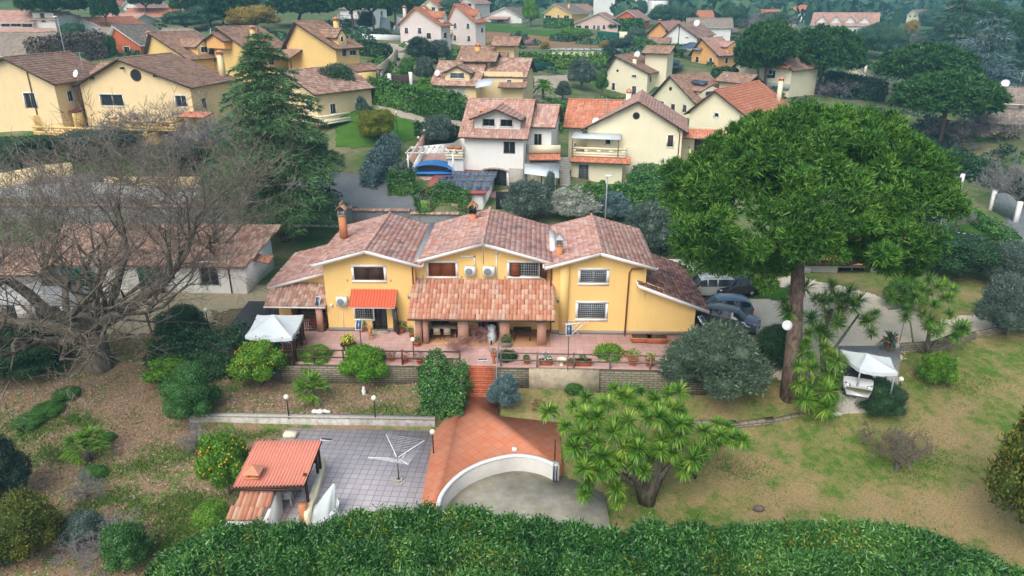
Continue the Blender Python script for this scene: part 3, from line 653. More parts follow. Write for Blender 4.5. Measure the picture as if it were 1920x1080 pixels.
h.boxpart('trellis', 'wood_dark', *[(-1.75+i*.14, -1.72+i*.14, -.16, -.12, 0, 1.8) for i in range(7)], *[(-1.75, -.8, -.19, -.16, .12+i*.22, .15+i*.22) for i in range(8)])
h.walls(21.9, 25.45, 0, 7.6, 0, 2.45, 3.9, 'y', WY, below=.3, apex=.02, zer=2.45, name='wing_wall')
mb = MB(); q = ((26.2, -.65, 2.15), (26.2, 8.3, 2.15), (21.3, 8.3, 4.0), (21.3, -.65, 4.0)); slab_plane(mb, *q, th=.14, mi=1); tile_plane(mb, *q, tw=.42, tl=.36, arch=.05)
wr = mb.build('wing_roof', [M['tile_wing'], M['fascia_white']], h.root)
f = MB(); f.hexa([(21.3, -.73, 3.76), (26.2, -.73, 1.91), (26.2, -.67, 1.91), (21.3, -.67, 3.76), (21.3, -.73, 4.0), (26.2, -.73, 2.15), (26.2, -.67, 2.15), (21.3, -.67, 4.0)]); f.build('fascia', M['fascia_white'], wr)
# wall between gable & left wing already; stone plinths, pilaster
h.boxpart('plinth', 'plinth', (-.02, dd[0]-.02, -.03, -.002, 0, .28), (dd[1]+.02, 6.2, -.03, -.002, 0, .28), (15.6, 16.1, -.03, -.002, 0, .28), (16.72, 25.45, -.03, -.002, 0, .28))
h.boxpart('pilaster', WY, (16.1, 16.7, -.22, .02, .26, 5.2)); h.boxpart('pilaster_foot', 'plinth', (16.08, 16.72, -.24, .02, 0, .26))
h.pipe([(21.6, -.5, 5.05), (20.9, -.12, 4.9), (20.75, -.08, 4.6), (20.7, -.08, .1), (20.7, -.35, .05)], .06); h.pipe([(6.15, -.25, 5.05), (6.12, -.06, 4.7), (6.12, -.06, 2.2)], .05)
h.pipe([(15.5, -.1, 5.0), (15.5, -.06, 4.8), (15.5, -.06, 2.9)], .05)
# porch
pr = h.lean(6.05, 15.75, -2.45, .42, 2.1, 3.82, 'tile_coppi', .25, .42, 'fascia_dark', arch=.09)
for (xa, xb) in ((6.45, 6.85), (6.95, 7.3), (9.3, 10.0), (12.1, 12.75), (14.6, 15.2)):
    h.boxpart('porch_pillar', 'brick_pillar', (xa, xb, -2.0, -1.6, 0, 2.12))
h.boxpart('porch_beam', 'wood_dark', (6.4, 15.3, -1.95, -1.65, 2.08, 2.2)); h.boxpart('porch_floor', 'paving_porch', (6.3, 15.5, -2.1, .5, 0.005, .045))
h.boxpart('porch_side', 'wall_warm', (6.27, 6.45, -1.6, .45, 0, 2.3))
# awning
f = MB(); q = ((1.85, -1.25, 2.3), (5.0, -1.25, 2.3), (5.0, -.05, 3.15), (1.85, -.05, 3.15)); slab_plane(f, *q, th=.04, mi=1)
nu = 60; uu = np.linspace(0, 1, nu*2+1); V = []
for tt in (0, 1): V += [(1.85+3.15*a_, -1.25+1.2*tt, 2.35+.85*tt+.045*math.cos(a_*2*PI*16)) for a_ in uu]
nn = len(uu); f.add(V, [(i, i+1, nn+i+1, nn+i) for i in range(nn-1)]); aw = f.build('awning', [M['tile_awning'], M['white_paint']], h.root)
for x in (1.95, 4.9): f = MB(); f.tube([(x, -.02, 2.2), (x, -1.0, 2.3)], .03, 5); f.build('bracket', M['white_paint'], aw)
# open security door leaf
f = MB(); f.hexa([(4.55, -.02, .1), (5.0, -.75, .1), (5.05, -.72, .1), (4.6, .0, .1), (4.55, -.02, 2.1), (5.0, -.75, 2.1), (5.05, -.72, 2.1), (4.6, 0, 2.1)]); dl = f.build('open_door', M['black_paint'], h.root)
f = MB()
for i in range(6):
    tt = i/5; x_, y_ = 4.56+.42*tt-.02, -.06-.69*tt; f.box(x_-.01, x_+.01, y_-.03, y_-.01, 1.15, 2.0)
f.build('grille', M['grey_metal'], dl)
h.boxpart('doorstep', 'concrete_old', (dd[0]-.1, dd[1]+.1, -.3, 0, 0, .1)); 
# open shutters of the middle right window
f = MB(); f.box(m2[0]+.12, m2[0]+.7, .40, .44, m2[2]+.02, m2[3]-.02); f.box(m2[0]+.15, m2[0]+.67, .385, .40, m2[2]+.15, m2[2]+.22); f.box(m2[0]+.15, m2[0]+.67, .385, .40, m2[3]-.22, m2[3]-.15); f.build('shutter', M['wood_red'], h.root)
f = MB(); f.hexa([(m2[1]+.02, .47, m2[2]), (m2[1]+.5, .05, m2[2]), (m2[1]+.53, .08, m2[2]), (m2[1]+.05, .5, m2[2]), (m2[1]+.02, .47, m2[3]), (m2[1]+.5, .05, m2[3]), (m2[1]+.53, .08, m2[3]), (m2[1]+.05, .5, m2[3])]); f.build('shutter', M['wood_dark'], h.root)
def ac(h, px0, py0, px1, py1, y, mat='plastic_white'):
    a = h.pl(px0, py1, y=y); b = h.pl(px1, py0, y=y); x0, x1, z0, z1 = a[0], b[0], a[2], b[2]
    f = MB(); f.box(x0, x1, y-.34, y-.04, z0, z1); f.box(x0+.1, x0+.16, y-.3, y, z0-.06, z0); f.box(x1-.16, x1-.1, y-.3, y, z0-.06, z0); o = f.build('air_conditioner', M[mat], h.root)
    g = MB(); r = (z1-z0)*.40; cx, cz = x0+(x1-x0)*.4, (z0+z1)/2; n = 16
    V = [(cx+rr*math.cos(2*PI*i/n), y-.345-k_, cz+rr*math.sin(2*PI*i/n)) for rr, k_ in ((r, 0), (r*.9, .02), (r*.25, .015), (0.01, .02)) for i in range(n)]
    g.add(V, [(j*n+i, j*n+(i+1) % n, (j+1)*n+(i+1) % n, (j+1)*n+i) for j in range(3) for i in range(n)]); g.build('fan_grille', M['lead_grey'], o)
ac(h, 872, 498, 892, 514, .5); ac(h, 906, 498, 928, 515, .5); ac(h, 633, 555, 652, 570, 0)
h.boxpart('conduit', 'white_paint', (h.pl(863, 480, y=.5)[0], h.pl(891, 480, y=.5)[0], .44, .5, h.pl(863, 482, y=.5)[2], h.pl(863, 479, y=.5)[2]), (h.pl(889, 480, y=.5)[0], h.pl(891.5, 480, y=.5)[0], .44, .5, h.pl(889, 498, y=.5)[2], h.pl(863, 479, y=.5)[2]),
          (h.pl(930, 480, y=.5)[0], h.pl(932, 480, y=.5)[0], .44, .5, 3.85, h.pl(930, 474, y=.5)[2]), (h.pl(927, 480, y=.5)[0], h.pl(935, 480, y=.5)[0], .42, .5, h.pl(930, 475, y=.5)[2], h.pl(930, 471, y=.5)[2]), (1.05, 1.09, -.04, 0, .3, 2.2))
h.boxpart('vent_grille', 'grey_metal', (5.7, 6.02, -.06, 0, 2.55, 2.8), (15.95, 16.2, -.1, .0, 2.4, 2.7)); 
f = MB(); f.ball((.35, -.1, 2.0), .11, 10, 7); f.tube([(.35, 0, 2.0), (.35, -.1, 2.0)], .04, 5); f.build('wall_lamp', M['plastic_white'], h.root)
for x in (a[0]-.5, a[1]+.45, m1[0]-.4, m1[1]+.4, m2[0]-.3):
    yy = 0 if x < 6 else .5; z = a[2]-.05 if x < 6 else m1[2]-.05; f = MB(); f.tube([(x, yy, z), (x, yy-.06, z), (x, yy-.06, z+.12)], .02, 4); f.build('shutter_hook', M['rust_metal'], h.root)
# chimneys
def main_chimney(px, py0, py1, y, kind):
    b = h.pl(px, py0, y=y); tz = h.pl(px, py1, y=y)[2]; x, z0 = b[0], b[2]; w_ = .23
    f = MB(); f.box(x-w_, x+w_, y-w_, y+w_, z0-.5, tz); o = f.build('chimney', M['chimney_orange'], h.root)
    g = MB(); m_ = 1 if kind == 'black' else 0
    for i in (-1, 1):
        for j in (-1, 1): g.box(x+i*.2-.05, x+i*.2+.05, y+j*.2-.05, y+j*.2+.05, tz, tz+.42, 1)
    g.box(x-.28, x+.28, y-.28, y+.28, tz, tz+.06, 1); g.box(x-.12, x+.12, y-.12, y+.12, tz+.06, tz+.3, 1)
    if kind == 'spike':
        A_ = (x, y, tz+.75)
        c4 = [(x-.32, y-.32, tz+.42), (x+.32, y-.32, tz+.42), (x+.32, y+.32, tz+.42), (x-.32, y+.32, tz+.42)]
        for i in range(4): g.poly([c4[i], c4[(i+1) % 4], A_])
        for i in (-.18, 0, .18): g.tube([(x+i*.3, y, tz+.6), (x+i, y, tz+1.15)], [.03, .015], 5, 1)
    else:
        g.hexa([(x-.38, y-.38, tz+.42), (x, y-.38, tz+.8), (x, y+.38, tz+.8), (x-.38, y+.38, tz+.42), (x-.38, y-.38, tz+.48), (x, y-.38, tz+.86), (x, y+.38, tz+.86), (x-.38, y+.38, tz+.48)])
        g.hexa([(x, y-.38, tz+.8), (x+.38, y-.38, tz+.42), (x+.38, y+.38, tz+.42), (x, y+.38, tz+.8), (x, y-.38, tz+.86), (x+.38, y-.38, tz+.48), (x+.38, y+.38, tz+.48), (x, y+.38, tz+.86)])
        for i in range(5): g.tube([(x-.02, y-.36+i*.18, tz+.9), (x-.02, y-.22+i*.18, tz+.9)], .06, 6, 0)
    g.build('cowl', [M['tile_coppi' if kind == 'brown' else 'terracotta_pot' if kind == 'x' else ('tile_orange' if kind == 'black' else 'grey_metal')], M['black_paint' if kind == 'black' else 'plinth']], o)
main_chimney(644, 433, 404, 4.0, 'brown'); main_chimney(887, 414, 399, 6.4, 'black'); main_chimney(1048, 481, 459, 1.0, 'spike')
x, _, z = h.pl(906, 470, y=-.35); h.antenna(x, -.3, 5.2, 2.0)
ROOT_VILLA = h.root
# ---------------------------------------------------------------- foliage
def leaves(mb, Pt, N, size, asp=.45, spread=.6, mode='flat', mi=0, rng=R, var=.3):
    """one leaf (diamond quad) or needle (triangle) per point"""
    n = len(Pt); N = N/np.maximum(np.linalg.norm(N, axis=1, keepdims=True), 1e-6)
    rd = rng.normal(size=(n, 3)); L = size*(1+rng.uniform(-var, var, n))[:, None]
    if mode == 'flat':
        nn = N+spread*rd*.95; nn /= np.linalg.norm(nn, axis=1, keepdims=True)
        ax = rng.normal(size=(n, 3)); ax -= nn*(ax*nn).sum(1, keepdims=True); ax /= np.linalg.norm(ax, axis=1, keepdims=True)
        sd = np.cross(nn, ax)
        a = Pt-ax*L*.5; b = Pt+sd*L*asp*.5; c = Pt+ax*L*.5; d = Pt-sd*L*asp*.5
        V = np.stack([a, b, c, d], 1).reshape(-1, 3); mb.add(V, np.arange(4*n).reshape(-1, 4), mi)
    else:
        ax = N+spread*rd; ax /= np.linalg.norm(ax, axis=1, keepdims=True)
        sd = np.cross(ax, rng.normal(size=(n, 3))); sd /= np.maximum(np.linalg.norm(sd, axis=1, keepdims=True), 1e-6)
        a = Pt-sd*L*asp*.5; b = Pt+sd*L*asp*.5; c = Pt+ax*L
        V = np.stack([a, b, c], 1).reshape(-1, 3); mb.add(V, np.arange(3*n).reshape(-1, 3), mi)
def sphere_pts(n, rng=R, zmin=-1):
    v = rng.normal(size=(int(n*2.6)+8, 3)); v /= np.linalg.norm(v, axis=1, keepdims=True); v = v[v[:, 2] > zmin]; return v[:n]
def blob_pts(blobs, dens, rng=R, shell=.16, zmin=-.6, floor=None):
    """points near the surface of a union of ellipsoids (c, r)"""
    Ps, Ns = [], []
    for c, r in blobs:
        c = np.array(c, float); r = np.array(r if hasattr(r, '__len__') else (r, r, r), float)
        n = int(dens*4*PI*((r[0]*r[1])**1.6/3+(r[0]*r[2])**1.6/3+(r[1]*r[2])**1.6/3)**(1/1.6))
        d = sphere_pts(n, rng, zmin); rr = 1-shell*rng.random(len(d))**1.3+.06*rng.normal(size=len(d))
        p = c+d*r*rr[:, None]; nn = d/r; keep = np.ones(len(p), bool)
        for c2, r2 in blobs:
            if c2 is c or (np.allclose(c2, c) and np.allclose(r2, r)): continue
            r2 = np.array(r2 if hasattr(r2, '__len__') else (r2,)*3, float)
            keep &= (((p-np.array(c2))/r2)**2).sum(1) > .72
        if floor is not None: keep &= p[:, 2] > floor
        Ps.append(p[keep]); Ns.append(nn[keep])
    return np.concatenate(Ps), np.concatenate(Ns)
def core(mb, blobs, k=.6, mi=0):
    for c, r in blobs:
        r = np.array(r if hasattr(r, '__len__') else (r,)*3, float)*k; mb.ball(c, tuple(r), 10, 7, mi)
def rblobs(rng, n, R_, rz, r0, r1, z0, hollow=.75):
    out = []
    for i in range(n):
        d = rng.normal(size=3); d /= np.linalg.norm(d); d[2] = abs(d[2]) if rng.random() < .7 else d[2]
        q = hollow*(.55+.45*rng.random()); r = rng.uniform(r0, r1)
        out.append(((d[0]*R_*q, d[1]*R_*q, z0+d[2]*rz*q), (r, r, r*.85)))
    return out
def trunk(mb, pts, r0, r1, n=7, mi=0):
    m = len(pts); mb.tube(pts, [r0+(r1-r0)*i/(m-1) for i in range(m)], n, mi)
def pine_crown(mb, lobes, tufts, needles, nl=.32, nw=.3, rng=R, mi=0):
    """lobes of needle tufts, each tuft a small upward brush; a looser inner fill keeps the lobe from being hollow"""
    for c, r in lobes:
        c = np.array(c); r = np.array(r if hasattr(r, '__len__') else (r, r, r*.8))
        d = sphere_pts(tufts, rng, -.45); base = c+d*r*(.80+.24*rng.random((len(d), 1)))
        P_ = np.repeat(base, needles, 0)+rng.normal(0, nl*.16, (len(base)*needles, 3)); N_ = np.repeat(d*.9+np.array([0, 0, .6]), needles, 0)
        leaves(mb, P_, N_, nl, nw, .6, 'needle', mi, rng)
        n = int(tufts*needles*.22); d = sphere_pts(n, rng, -1); P_ = c+d*r*(.72*rng.random((len(d), 1))**.5); leaves(mb, P_, d+np.array([0, 0, .3]), nl*1.5, nw*1.3, .6, 'needle', mi, rng)
def dome_lobes(rng, n, rx, ry, rz, zc, r0, r1, flat=.35, low=.15):
    """lobe centres spread over an umbrella shaped dome"""
    out = []; k = 0
    ga = PI*(3-math.sqrt(5))
    for i in range(n):
        z = 1-(i+.5)/n*(1+low); rr = math.sqrt(max(0, 1-z*z)); th = ga*i+rng.normal(0, .12)
        zz = z*rz if z > 0 else z*rz*flat*2; q = 1+rng.normal(0, .045)
        out.append(((math.cos(th)*rr*rx*q, math.sin(th)*rr*ry*q, zc+zz*q), rng.uniform(r0, r1)))
    return out
def prisms(mb, A_, B_, ra, rb, mi=0):
    """many thin three sided sticks at once"""
    A_ = np.array(A_); B_ = np.array(B_); d = B_-A_; d /= np.maximum(np.linalg.norm(d, axis=1, keepdims=True), 1e-9); u = np.cross(d, [.31, .2, .93]); u /= np.maximum(np.linalg.norm(u, axis=1, keepdims=True), 1e-9); v = np.cross(d, u); V = []
    for P_, r_ in ((A_, ra), (B_, rb)):
        for k in range(3): t_ = 2*PI*k/3; V.append(P_+(u*math.cos(t_)+v*math.sin(t_))*np.array(r_)[:, None])
    V = np.stack(V, 1).reshape(-1, 3); n = len(A_); q = np.array([[0, 1, 4, 3], [1, 2, 5, 4], [2, 0, 3, 5]]); mb.add(V, (q[None]+(np.arange(n)*6)[:, None, None]).reshape(-1, 4), mi)
def bare_tree(seed, base, h_, spread_, r0, levels=6, split=3, limit=30000, trunk_h=.22, twr=.012, up=.25, limbs=6, lr=(.36, .52), ll=(.28, .36), lat=.6, wand=.17):
    g = random.Random(seed); W_ = MB(); Tw = MB(); A_, B_, ra, rb = [], [], [], []; gs = g.gauss
    stack = []
    x, y, z = base; th = h_*trunk_h
    W_.tube([(x, y, z-.05*h_), (x, y, z+.01*h_), (x, y, z+th*.5), (x, y, z+th)], [r0*1.5, r0*1.18, r0, r0*1.02], 12)
    for i in range(limbs):
        a_ = 2*PI*i/limbs+gs(0, .25); e = g.uniform(.25, .9) if i % 2 else g.uniform(.7, 1.5)
        d = (math.cos(a_)*spread_, math.sin(a_)*spread_, e*1.0); m = math.sqrt(sum(c*c for c in d)); stack.append(((x, y, z+th*g.uniform(.78, 1)), tuple(c/m for c in d), h_*g.uniform(*ll), r0*g.uniform(*lr), 1))
    cnt = 0; qi = 0
    while qi < len(stack) and cnt < limit:
        p, d, L, r, lv = stack[qi]; qi += 1
        n = 4 if lv < 3 else 3; pts = [p]; ds = []; q = p; dd = d; s_ = L/n
        for i in range(n):
            dd = (dd[0]+gs(0, wand), dd[1]+gs(0, wand), dd[2]+gs(0, wand*.8)+up*.10); m = math.sqrt(dd[0]**2+dd[1]**2+dd[2]**2); dd = (dd[0]/m, dd[1]/m, dd[2]/m); q = (q[0]+dd[0]*s_, q[1]+dd[1]*s_, q[2]+dd[2]*s_); pts.append(q); ds.append(dd)
        r1_ = r*.55; cnt += n; rr = [r+(r1_-r)*i/n for i in range(n+1)]
        if r > max(h_*.0026, twr*1.7): W_.tube(pts, rr, 7 if r > h_*.012 else 5, cap=False)
        else:
            for i in range(n): A_.append(pts[i]); B_.append(pts[i+1]); ra.append(rr[i]); rb.append(rr[i+1])
        if lv >= levels: continue
        for k in range(split+(1 if g.random() < .5 else 0)):
            i = n if k == 0 else g.randint(1, n); b = pts[i]; ax = (gs(0, 1), gs(0, 1), gs(0, lat)+up); m = math.sqrt(ax[0]**2+ax[1]**2+ax[2]**2); bd = ds[i-1]; f_ = .75 if k else 1.1
            nd = [bd[c]*f_+ax[c]/m*.75 for c in range(3)]; m = math.sqrt(sum(c*c for c in nd)); stack.append((b, tuple(c/m for c in nd), L*g.uniform(.58, .82), max(rr[i]*g.uniform(.5, .75), twr), lv+1))
    if A_: prisms(Tw, A_, B_, ra, rb)
    return W_, Tw
def rosette(mb, c, d, n=80, L=.72, w_=.075, rng=R, droop=.35, mi=0, dead=0, dmi=1):
    """sword leaves radiating from a yucca head pointing along d"""
    c = np.array(c, float); d = np.array(d, float); d /= np.linalg.norm(d); a = np.cross(d, [.3, .9, .1]); a /= np.linalg.norm(a); b = np.cross(d, a)
    th = rng.uniform(0, 2*PI, n); el = np.arcsin(rng.uniform(-.55, .98, n)); Ln = L*(.75+.35*rng.random(n))
    ax = (np.cos(th)*np.cos(el))[:, None]*a+(np.sin(th)*np.cos(el))[:, None]*b+np.sin(el)[:, None]*d
    up = np.array([0, 0, 1.]); sd = np.cross(ax, up); sd /= np.maximum(np.linalg.norm(sd, axis=1, keepdims=True), 1e-6)
    base = c+ax*.06; m = c+ax*(Ln*.55)[:, None]; tip = c+ax*Ln[:, None]-up*(droop*Ln*np.cos(el)*.35)[:, None]
    w1 = w_*.5
    V = np.stack([base-sd*w1*.6, base+sd*w1*.6, m+sd*w1, m-sd*w1, tip], 1).reshape(-1, 3); k = np.arange(n)[:, None]*5
    mb.add(V, k+np.array([[0, 1, 2, 3]]), mi); mb.F.setdefault((3, mi), []).append(k+np.array([[3, 2, 4]])+mb._last)
    if dead:
        th = rng.uniform(0, 2*PI, dead); ax = np.cos(th)[:, None]*a*.5+np.sin(th)[:, None]*b*.5-d*.9-up*.3; ax /= np.linalg.norm(ax, axis=1, keepdims=True)
        leaves(mb, np.repeat(c[None]-d*.15, dead, 0), ax, L*.75, .09, .12, 'needle', dmi, rng)
# ---------------------------------------------------------------- walls, steps, rails of the garden
def solid(name, mb, mat, label, cat, group=None, **k): return tag(mb.build(name, mat, **k), label, cat, group)
f = MB(); f.box(-15.9, -4.3, 39.72, 39.93, -1.7, .01); solid('stone_wall', f, M['stone_wall'], 'rough stone terrace wall behind the citrus trees left of the brick steps', 'wall')
f = MB(); f.box(-2.15, -.1, 39.66, 39.88, -1.7, .01); solid('stone_wall', f, M['stone_wall'], 'short dark stone terrace wall just right of the brick steps', 'wall')
f = MB(); f.hexa([(-.1, 39.5, -1.8), (4.3, 39.4, -1.8), (4.3, 39.85, -1.8), (-.1, 39.9, -1.8), (-.1, 39.6, .03), (4.3, 39.5, .03), (4.3, 39.85, .03), (-.1, 39.9, .03)]); solid('rendered_wall', f, M['rendered_edge'], 'stained tan rendered terrace wall under the flower pots right of the steps', 'wall')
f = MB(); f.hexa([(4.3, 39.5, -2), (12.7, 39.35, -2), (12.7, 39.7, -2), (4.3, 39.85, -2), (4.3, 39.6, .02), (12.7, 39.45, .02), (12.7, 39.7, .02), (4.3, 39.85, .02)]); solid('stone_wall', f, M['stone_wall'], 'mossy stone terrace wall behind the orange bush and the olive tree', 'wall')
f = MB(); f.box(-20.2, -5.6, 35.7, 36.0, -2.5, -1.27); gw = tag(f.build('garden_wall', M['white_wall_worn']), 'long low white garden wall with flaking paint above the grey patio', 'wall')
f = MB(); f.box(-20.25, -5.58, 35.66, 36.06, -1.27, -1.21); f.build('coping', M['concrete_old'], gw)
# curved white wall
f = MB(); A1 = arc(-1.45); th = .16
def off(A, k):
    out = []
    for i in range(len(A)):
        a, b = A[max(0, i-1)], A[min(len(A)-1, i+1)]; t = Vector((b[0]-a[0], b[1]-a[1], 0)).normalized(); out.append((A[i][0]+t.y*k, A[i][1]-t.x*k))
    return out
O0, O1 = off(A1, 0), off(A1, th)
n_ = len(A1); f.add([(*O[i], z) for O, z in ((O1, -3.5), (O1, -1.5), (O0, -1.5), (O0, -3.5)) for i in range(n_)], [(j*n_+i, j*n_+i+1, (j+1)*n_+i+1, (j+1)*n_+i) for j in range(3) for i in range(n_-1)])
cw = tag(f.build('curved_wall', M['wall_dirty']), 'curved pale rendered wall with white top around the sunken driveway', 'wall')
f = MB(); O2, O3 = off(A1, -.02), off(A1, th+.02)
f.add([(*O[i], z) for O, z in ((O3, -1.52), (O3, -1.43), (O2, -1.43), (O2, -1.52)) for i in range(n_)], [(j*n_+i, j*n_+i+1, (j+1)*n_+i+1, (j+1)*n_+i) for j in range(3) for i in range(n_-1)])
f.build('coping', M['white_paint'], cw)
f = MB(); e = O1[-1]; f.tube([(e[0]+.05, e[1]-.1, -3.3), (e[0]+.05, e[1]-.1, -1.5)], .05, 7); f.tube([(e[0]+.2, e[1]-.1, -3.3), (e[0]+.2, e[1]-.1, -1.5)], .04, 7); f.build('drainpipe', M['glass_blue'], cw)
f = MB(); f.box(e[0]-.02, e[0]+.35, e[1]-.05, e[1]+.4, -3.5, -1.5); solid('wall_pier', f, M['wall_dirty'], 'pale square wall pier closing the right end of the curved wall', 'pier')
f = MB(); c = Gz(965, 846, -1.9); f.box(c[0]-.14, c[0]+.14, c[1]-.1, c[1]+.1, -1.9, -1.68); solid('drain_box', f, M['wall_white'], 'small white junction box at the top middle of the curved wall', 'box')
st = thing('brick_steps', 'flight of orange brick steps between the tall hedge and the plants', 'steps', (-3.2, 38.3, -1.2))
for i in range(7):
    f = MB(); f.box(-1.0, 1.0, i*.26, 1.9, -.6+i*.17, i*.17+.13+.04-.0); f.box(-1.02, 1.02, i*.26-.03, i*.26+.26, i*.17+.13, i*.17+.172); f.build('step', M['stairs_brick'], st)
f = MB(); f.box(-4.32, -4.2, 38.3, 40.2, -1.7, .05); solid('step_wall', f, M['rendered_edge'], 'narrow low side wall left of the brick steps', 'wall')
f = MB(); f.tube([(-2.1, 38.2, -1.4), (-2.1, 38.2, -.3), (-2.12, 40.3, .95), (-2.1, 43.2, .95)], .025, 6)
for i in range(5): y = 38.6+i*.9; z = -.1+min(1, (y-38.2)/2.1)*1.05; f.tube([(-2.1, y, z-1.0), (-2.1, y, z)], .02, 5)
solid('handrail', f, M['grey_metal'], 'thin grey metal handrail along the right side of the brick steps', 'handrail')
def fence(name, label, pts, hs, post_every, mat, r=.05, pr=.06, h=1.05, group=None):
    a = pts[0]; root = thing(name, label, 'fence', a, 0, group)
    for k, hh in enumerate(hs):
        f = MB()
        for i in range(len(pts)-1):
            p, q = pts[i], pts[i+1]; f.tube([(p[0]-a[0], p[1]-a[1], p[2]-a[2]+hh), (q[0]-a[0], q[1]-a[1], q[2]-a[2]+hh)], r, 5)
        f.build('rail', M[mat], root)
    for i in range(len(pts)-1):
        p, q = Vector(pts[i]), Vector(pts[i+1]); n = max(1, round((q-p).length/post_every))
        for j in range(n+(1 if i == len(pts)-2 else 0)):
            v = p.lerp(q, j/n)-Vector(a); f = MB(); f.box(v.x-pr, v.x+pr, v.y-pr, v.y+pr, v.z-.4, v.z+h); f.build('post', M[mat], root)
    return root
fence('wooden_fence', 'dark red-brown two rail wooden fence along the terrace edge left of the steps', [(-15.8, 40.12, 0), (-10, 40.08, 0), (-4.5, 40.1, 0)], (.95, .45), 1.9, 'rust_metal', .05, .05)
fence('wooden_fence', 'weathered two rail wooden fence along the terrace edge above the tan wall', [(-1.9, 40.05, 0), (5, 39.95, 0), (12.5, 39.85, 0)], (.95, .45), 2.4, 'bark_grey', .05, .05)
f = MB(); a = Gz(1290, 800, -2.0); 
RW = [Gz(1290, 806, -2.2), Gz(1380, 810, -2.2), Gz(1450, 800, -2.1), Gz(1520, 785, -2.0), Gz(1560, 765, -1.9), Gz(1600, 745, -1.8)]
for i in range(len(RW)-1):
    p, q = RW[i], RW[i+1]; f.hexa([(p[0], p[1], -3), (q[0], q[1], -3), (q[0], q[1]+.35, -3), (p[0], p[1]+.35, -3), (p[0], p[1], -1.72), (q[0], q[1], -1.6), (q[0], q[1]+.35, -1.6), (p[0], p[1]+.35, -1.72)])
solid('dry_stone_wall', f, M['stone_wall'], 'low curving stone garden wall below the big pine trunk', 'wall')
f = MB(); LW = [Gz(1680, 655, -.2), Gz(1760, 650, -.2), Gz(1830, 632, -.2), Gz(1935, 610, -.2)]
for i in range(3):
    p, q = LW[i], LW[i+1]; f.hexa([(p[0], p[1], -1.5), (q[0], q[1], -1.5), (q[0], q[1]+.3, -1.5), (p[0], p[1]+.3, -1.5), (p[0], p[1], .12), (q[0], q[1], .12), (q[0], q[1]+.3, .12), (p[0], p[1]+.3, .12)])
solid('stone_kerb_wall', f, M['stone_wall'], 'low stone edging wall along the gravel drive on the right', 'wall')
PG = [Gz(1570, 740, -.05)[:2], Gz(1680, 745, -.05)[:2], Gz(1690, 650, -.05)[:2], Gz(1570, 650, -.05)[:2]]
f = MB(); f.slab(PG, -2.2, .02); structure('parking_slab', f, M['concrete_old'])
# block wall behind the villa
bw = thing('block_wall', 'grey concrete block wall behind the villa, with tiles along its top', 'wall', (-25, 70, 0))
f = MB(); f.box(-35, 6.5, 0, .25, -1, 2.0); f.box(6.5, 12.5, 0, .25, -1, 1.75); f.box(12.5, 17.5, 0, .25, -1, 1.45); f.build('wall', M['block_wall'], bw)
f = MB()
for x0, x1, z in ((-35, 6.5, 2.0), (6.5, 12.5, 1.75), (12.5, 17.5, 1.45)):
    tile_plane(f, (x0, -.12, z+.02), (x1, -.12, z+.02), (x1, .4, z+.12), (x0, .4, z+.12), .26, .5, .05)
f.build('coping', M['tile_old'], bw)
f = MB(); f.box(-14, .3, 0, .1, 0, .3); solid('kerb', f, M['wall_white'], 'white painted kerb at the foot of the grey block wall', 'kerb', loc=(-12.0, 69.7, 0))

# ---------------------------------------------------------------- lamps, poles
def globe_lamp(px, py, z, h_, label, group='black garden lamps with a white globe', at=None):
    p = at or Gz(px, py, z); r = thing('garden_lamp', label, 'lamp', p, 0, None if group == 'x' else group)
    f = MB(); f.tube([(0, 0, 0), (0, 0, h_-.15)], .035, 7); f.lathe([(.1, 0), (.1, .04), (.035, .08)], n=10); f.build('post', M['black_paint'], r)
    f = MB(); f.ball((0, 0, h_), .16, 14, 9); f.build('globe', M['globe'], r, smooth=True); return r
globe_lamp(542, 783, -1.32, 1.4, 'black post lamp with cream globe below the orange tree on the white garden wall')
globe_lamp(704, 785, -1.32, 1.4, 'black post lamp with cream globe in the middle of the white garden wall')
globe_lamp(813, 853, -1.9, 1.5, 'black post lamp with cream globe where patio meets terracotta paving')
globe_lamp(776, 673, 0, 1.4, 'black post lamp with cream globe on the terrace left of the porch')
globe_lamp(392, 620, 0, 1.6, 'black post lamp beside the asphalt, behind the dark rounded hedge')
globe_lamp(1679, 757, -1.2, 1.7, 'leaning black post lamp with grey globe by the canopy on the right lawn')
f = MB(); p = Gz(1040, 868, -1.9); f.tube([(0, 0, 0), (0, 0, 1.5)], .03, 6); solid('iron_post', f, M['black_paint'], 'thin black post at the right corner of the terracotta paving', 'post', loc=p)
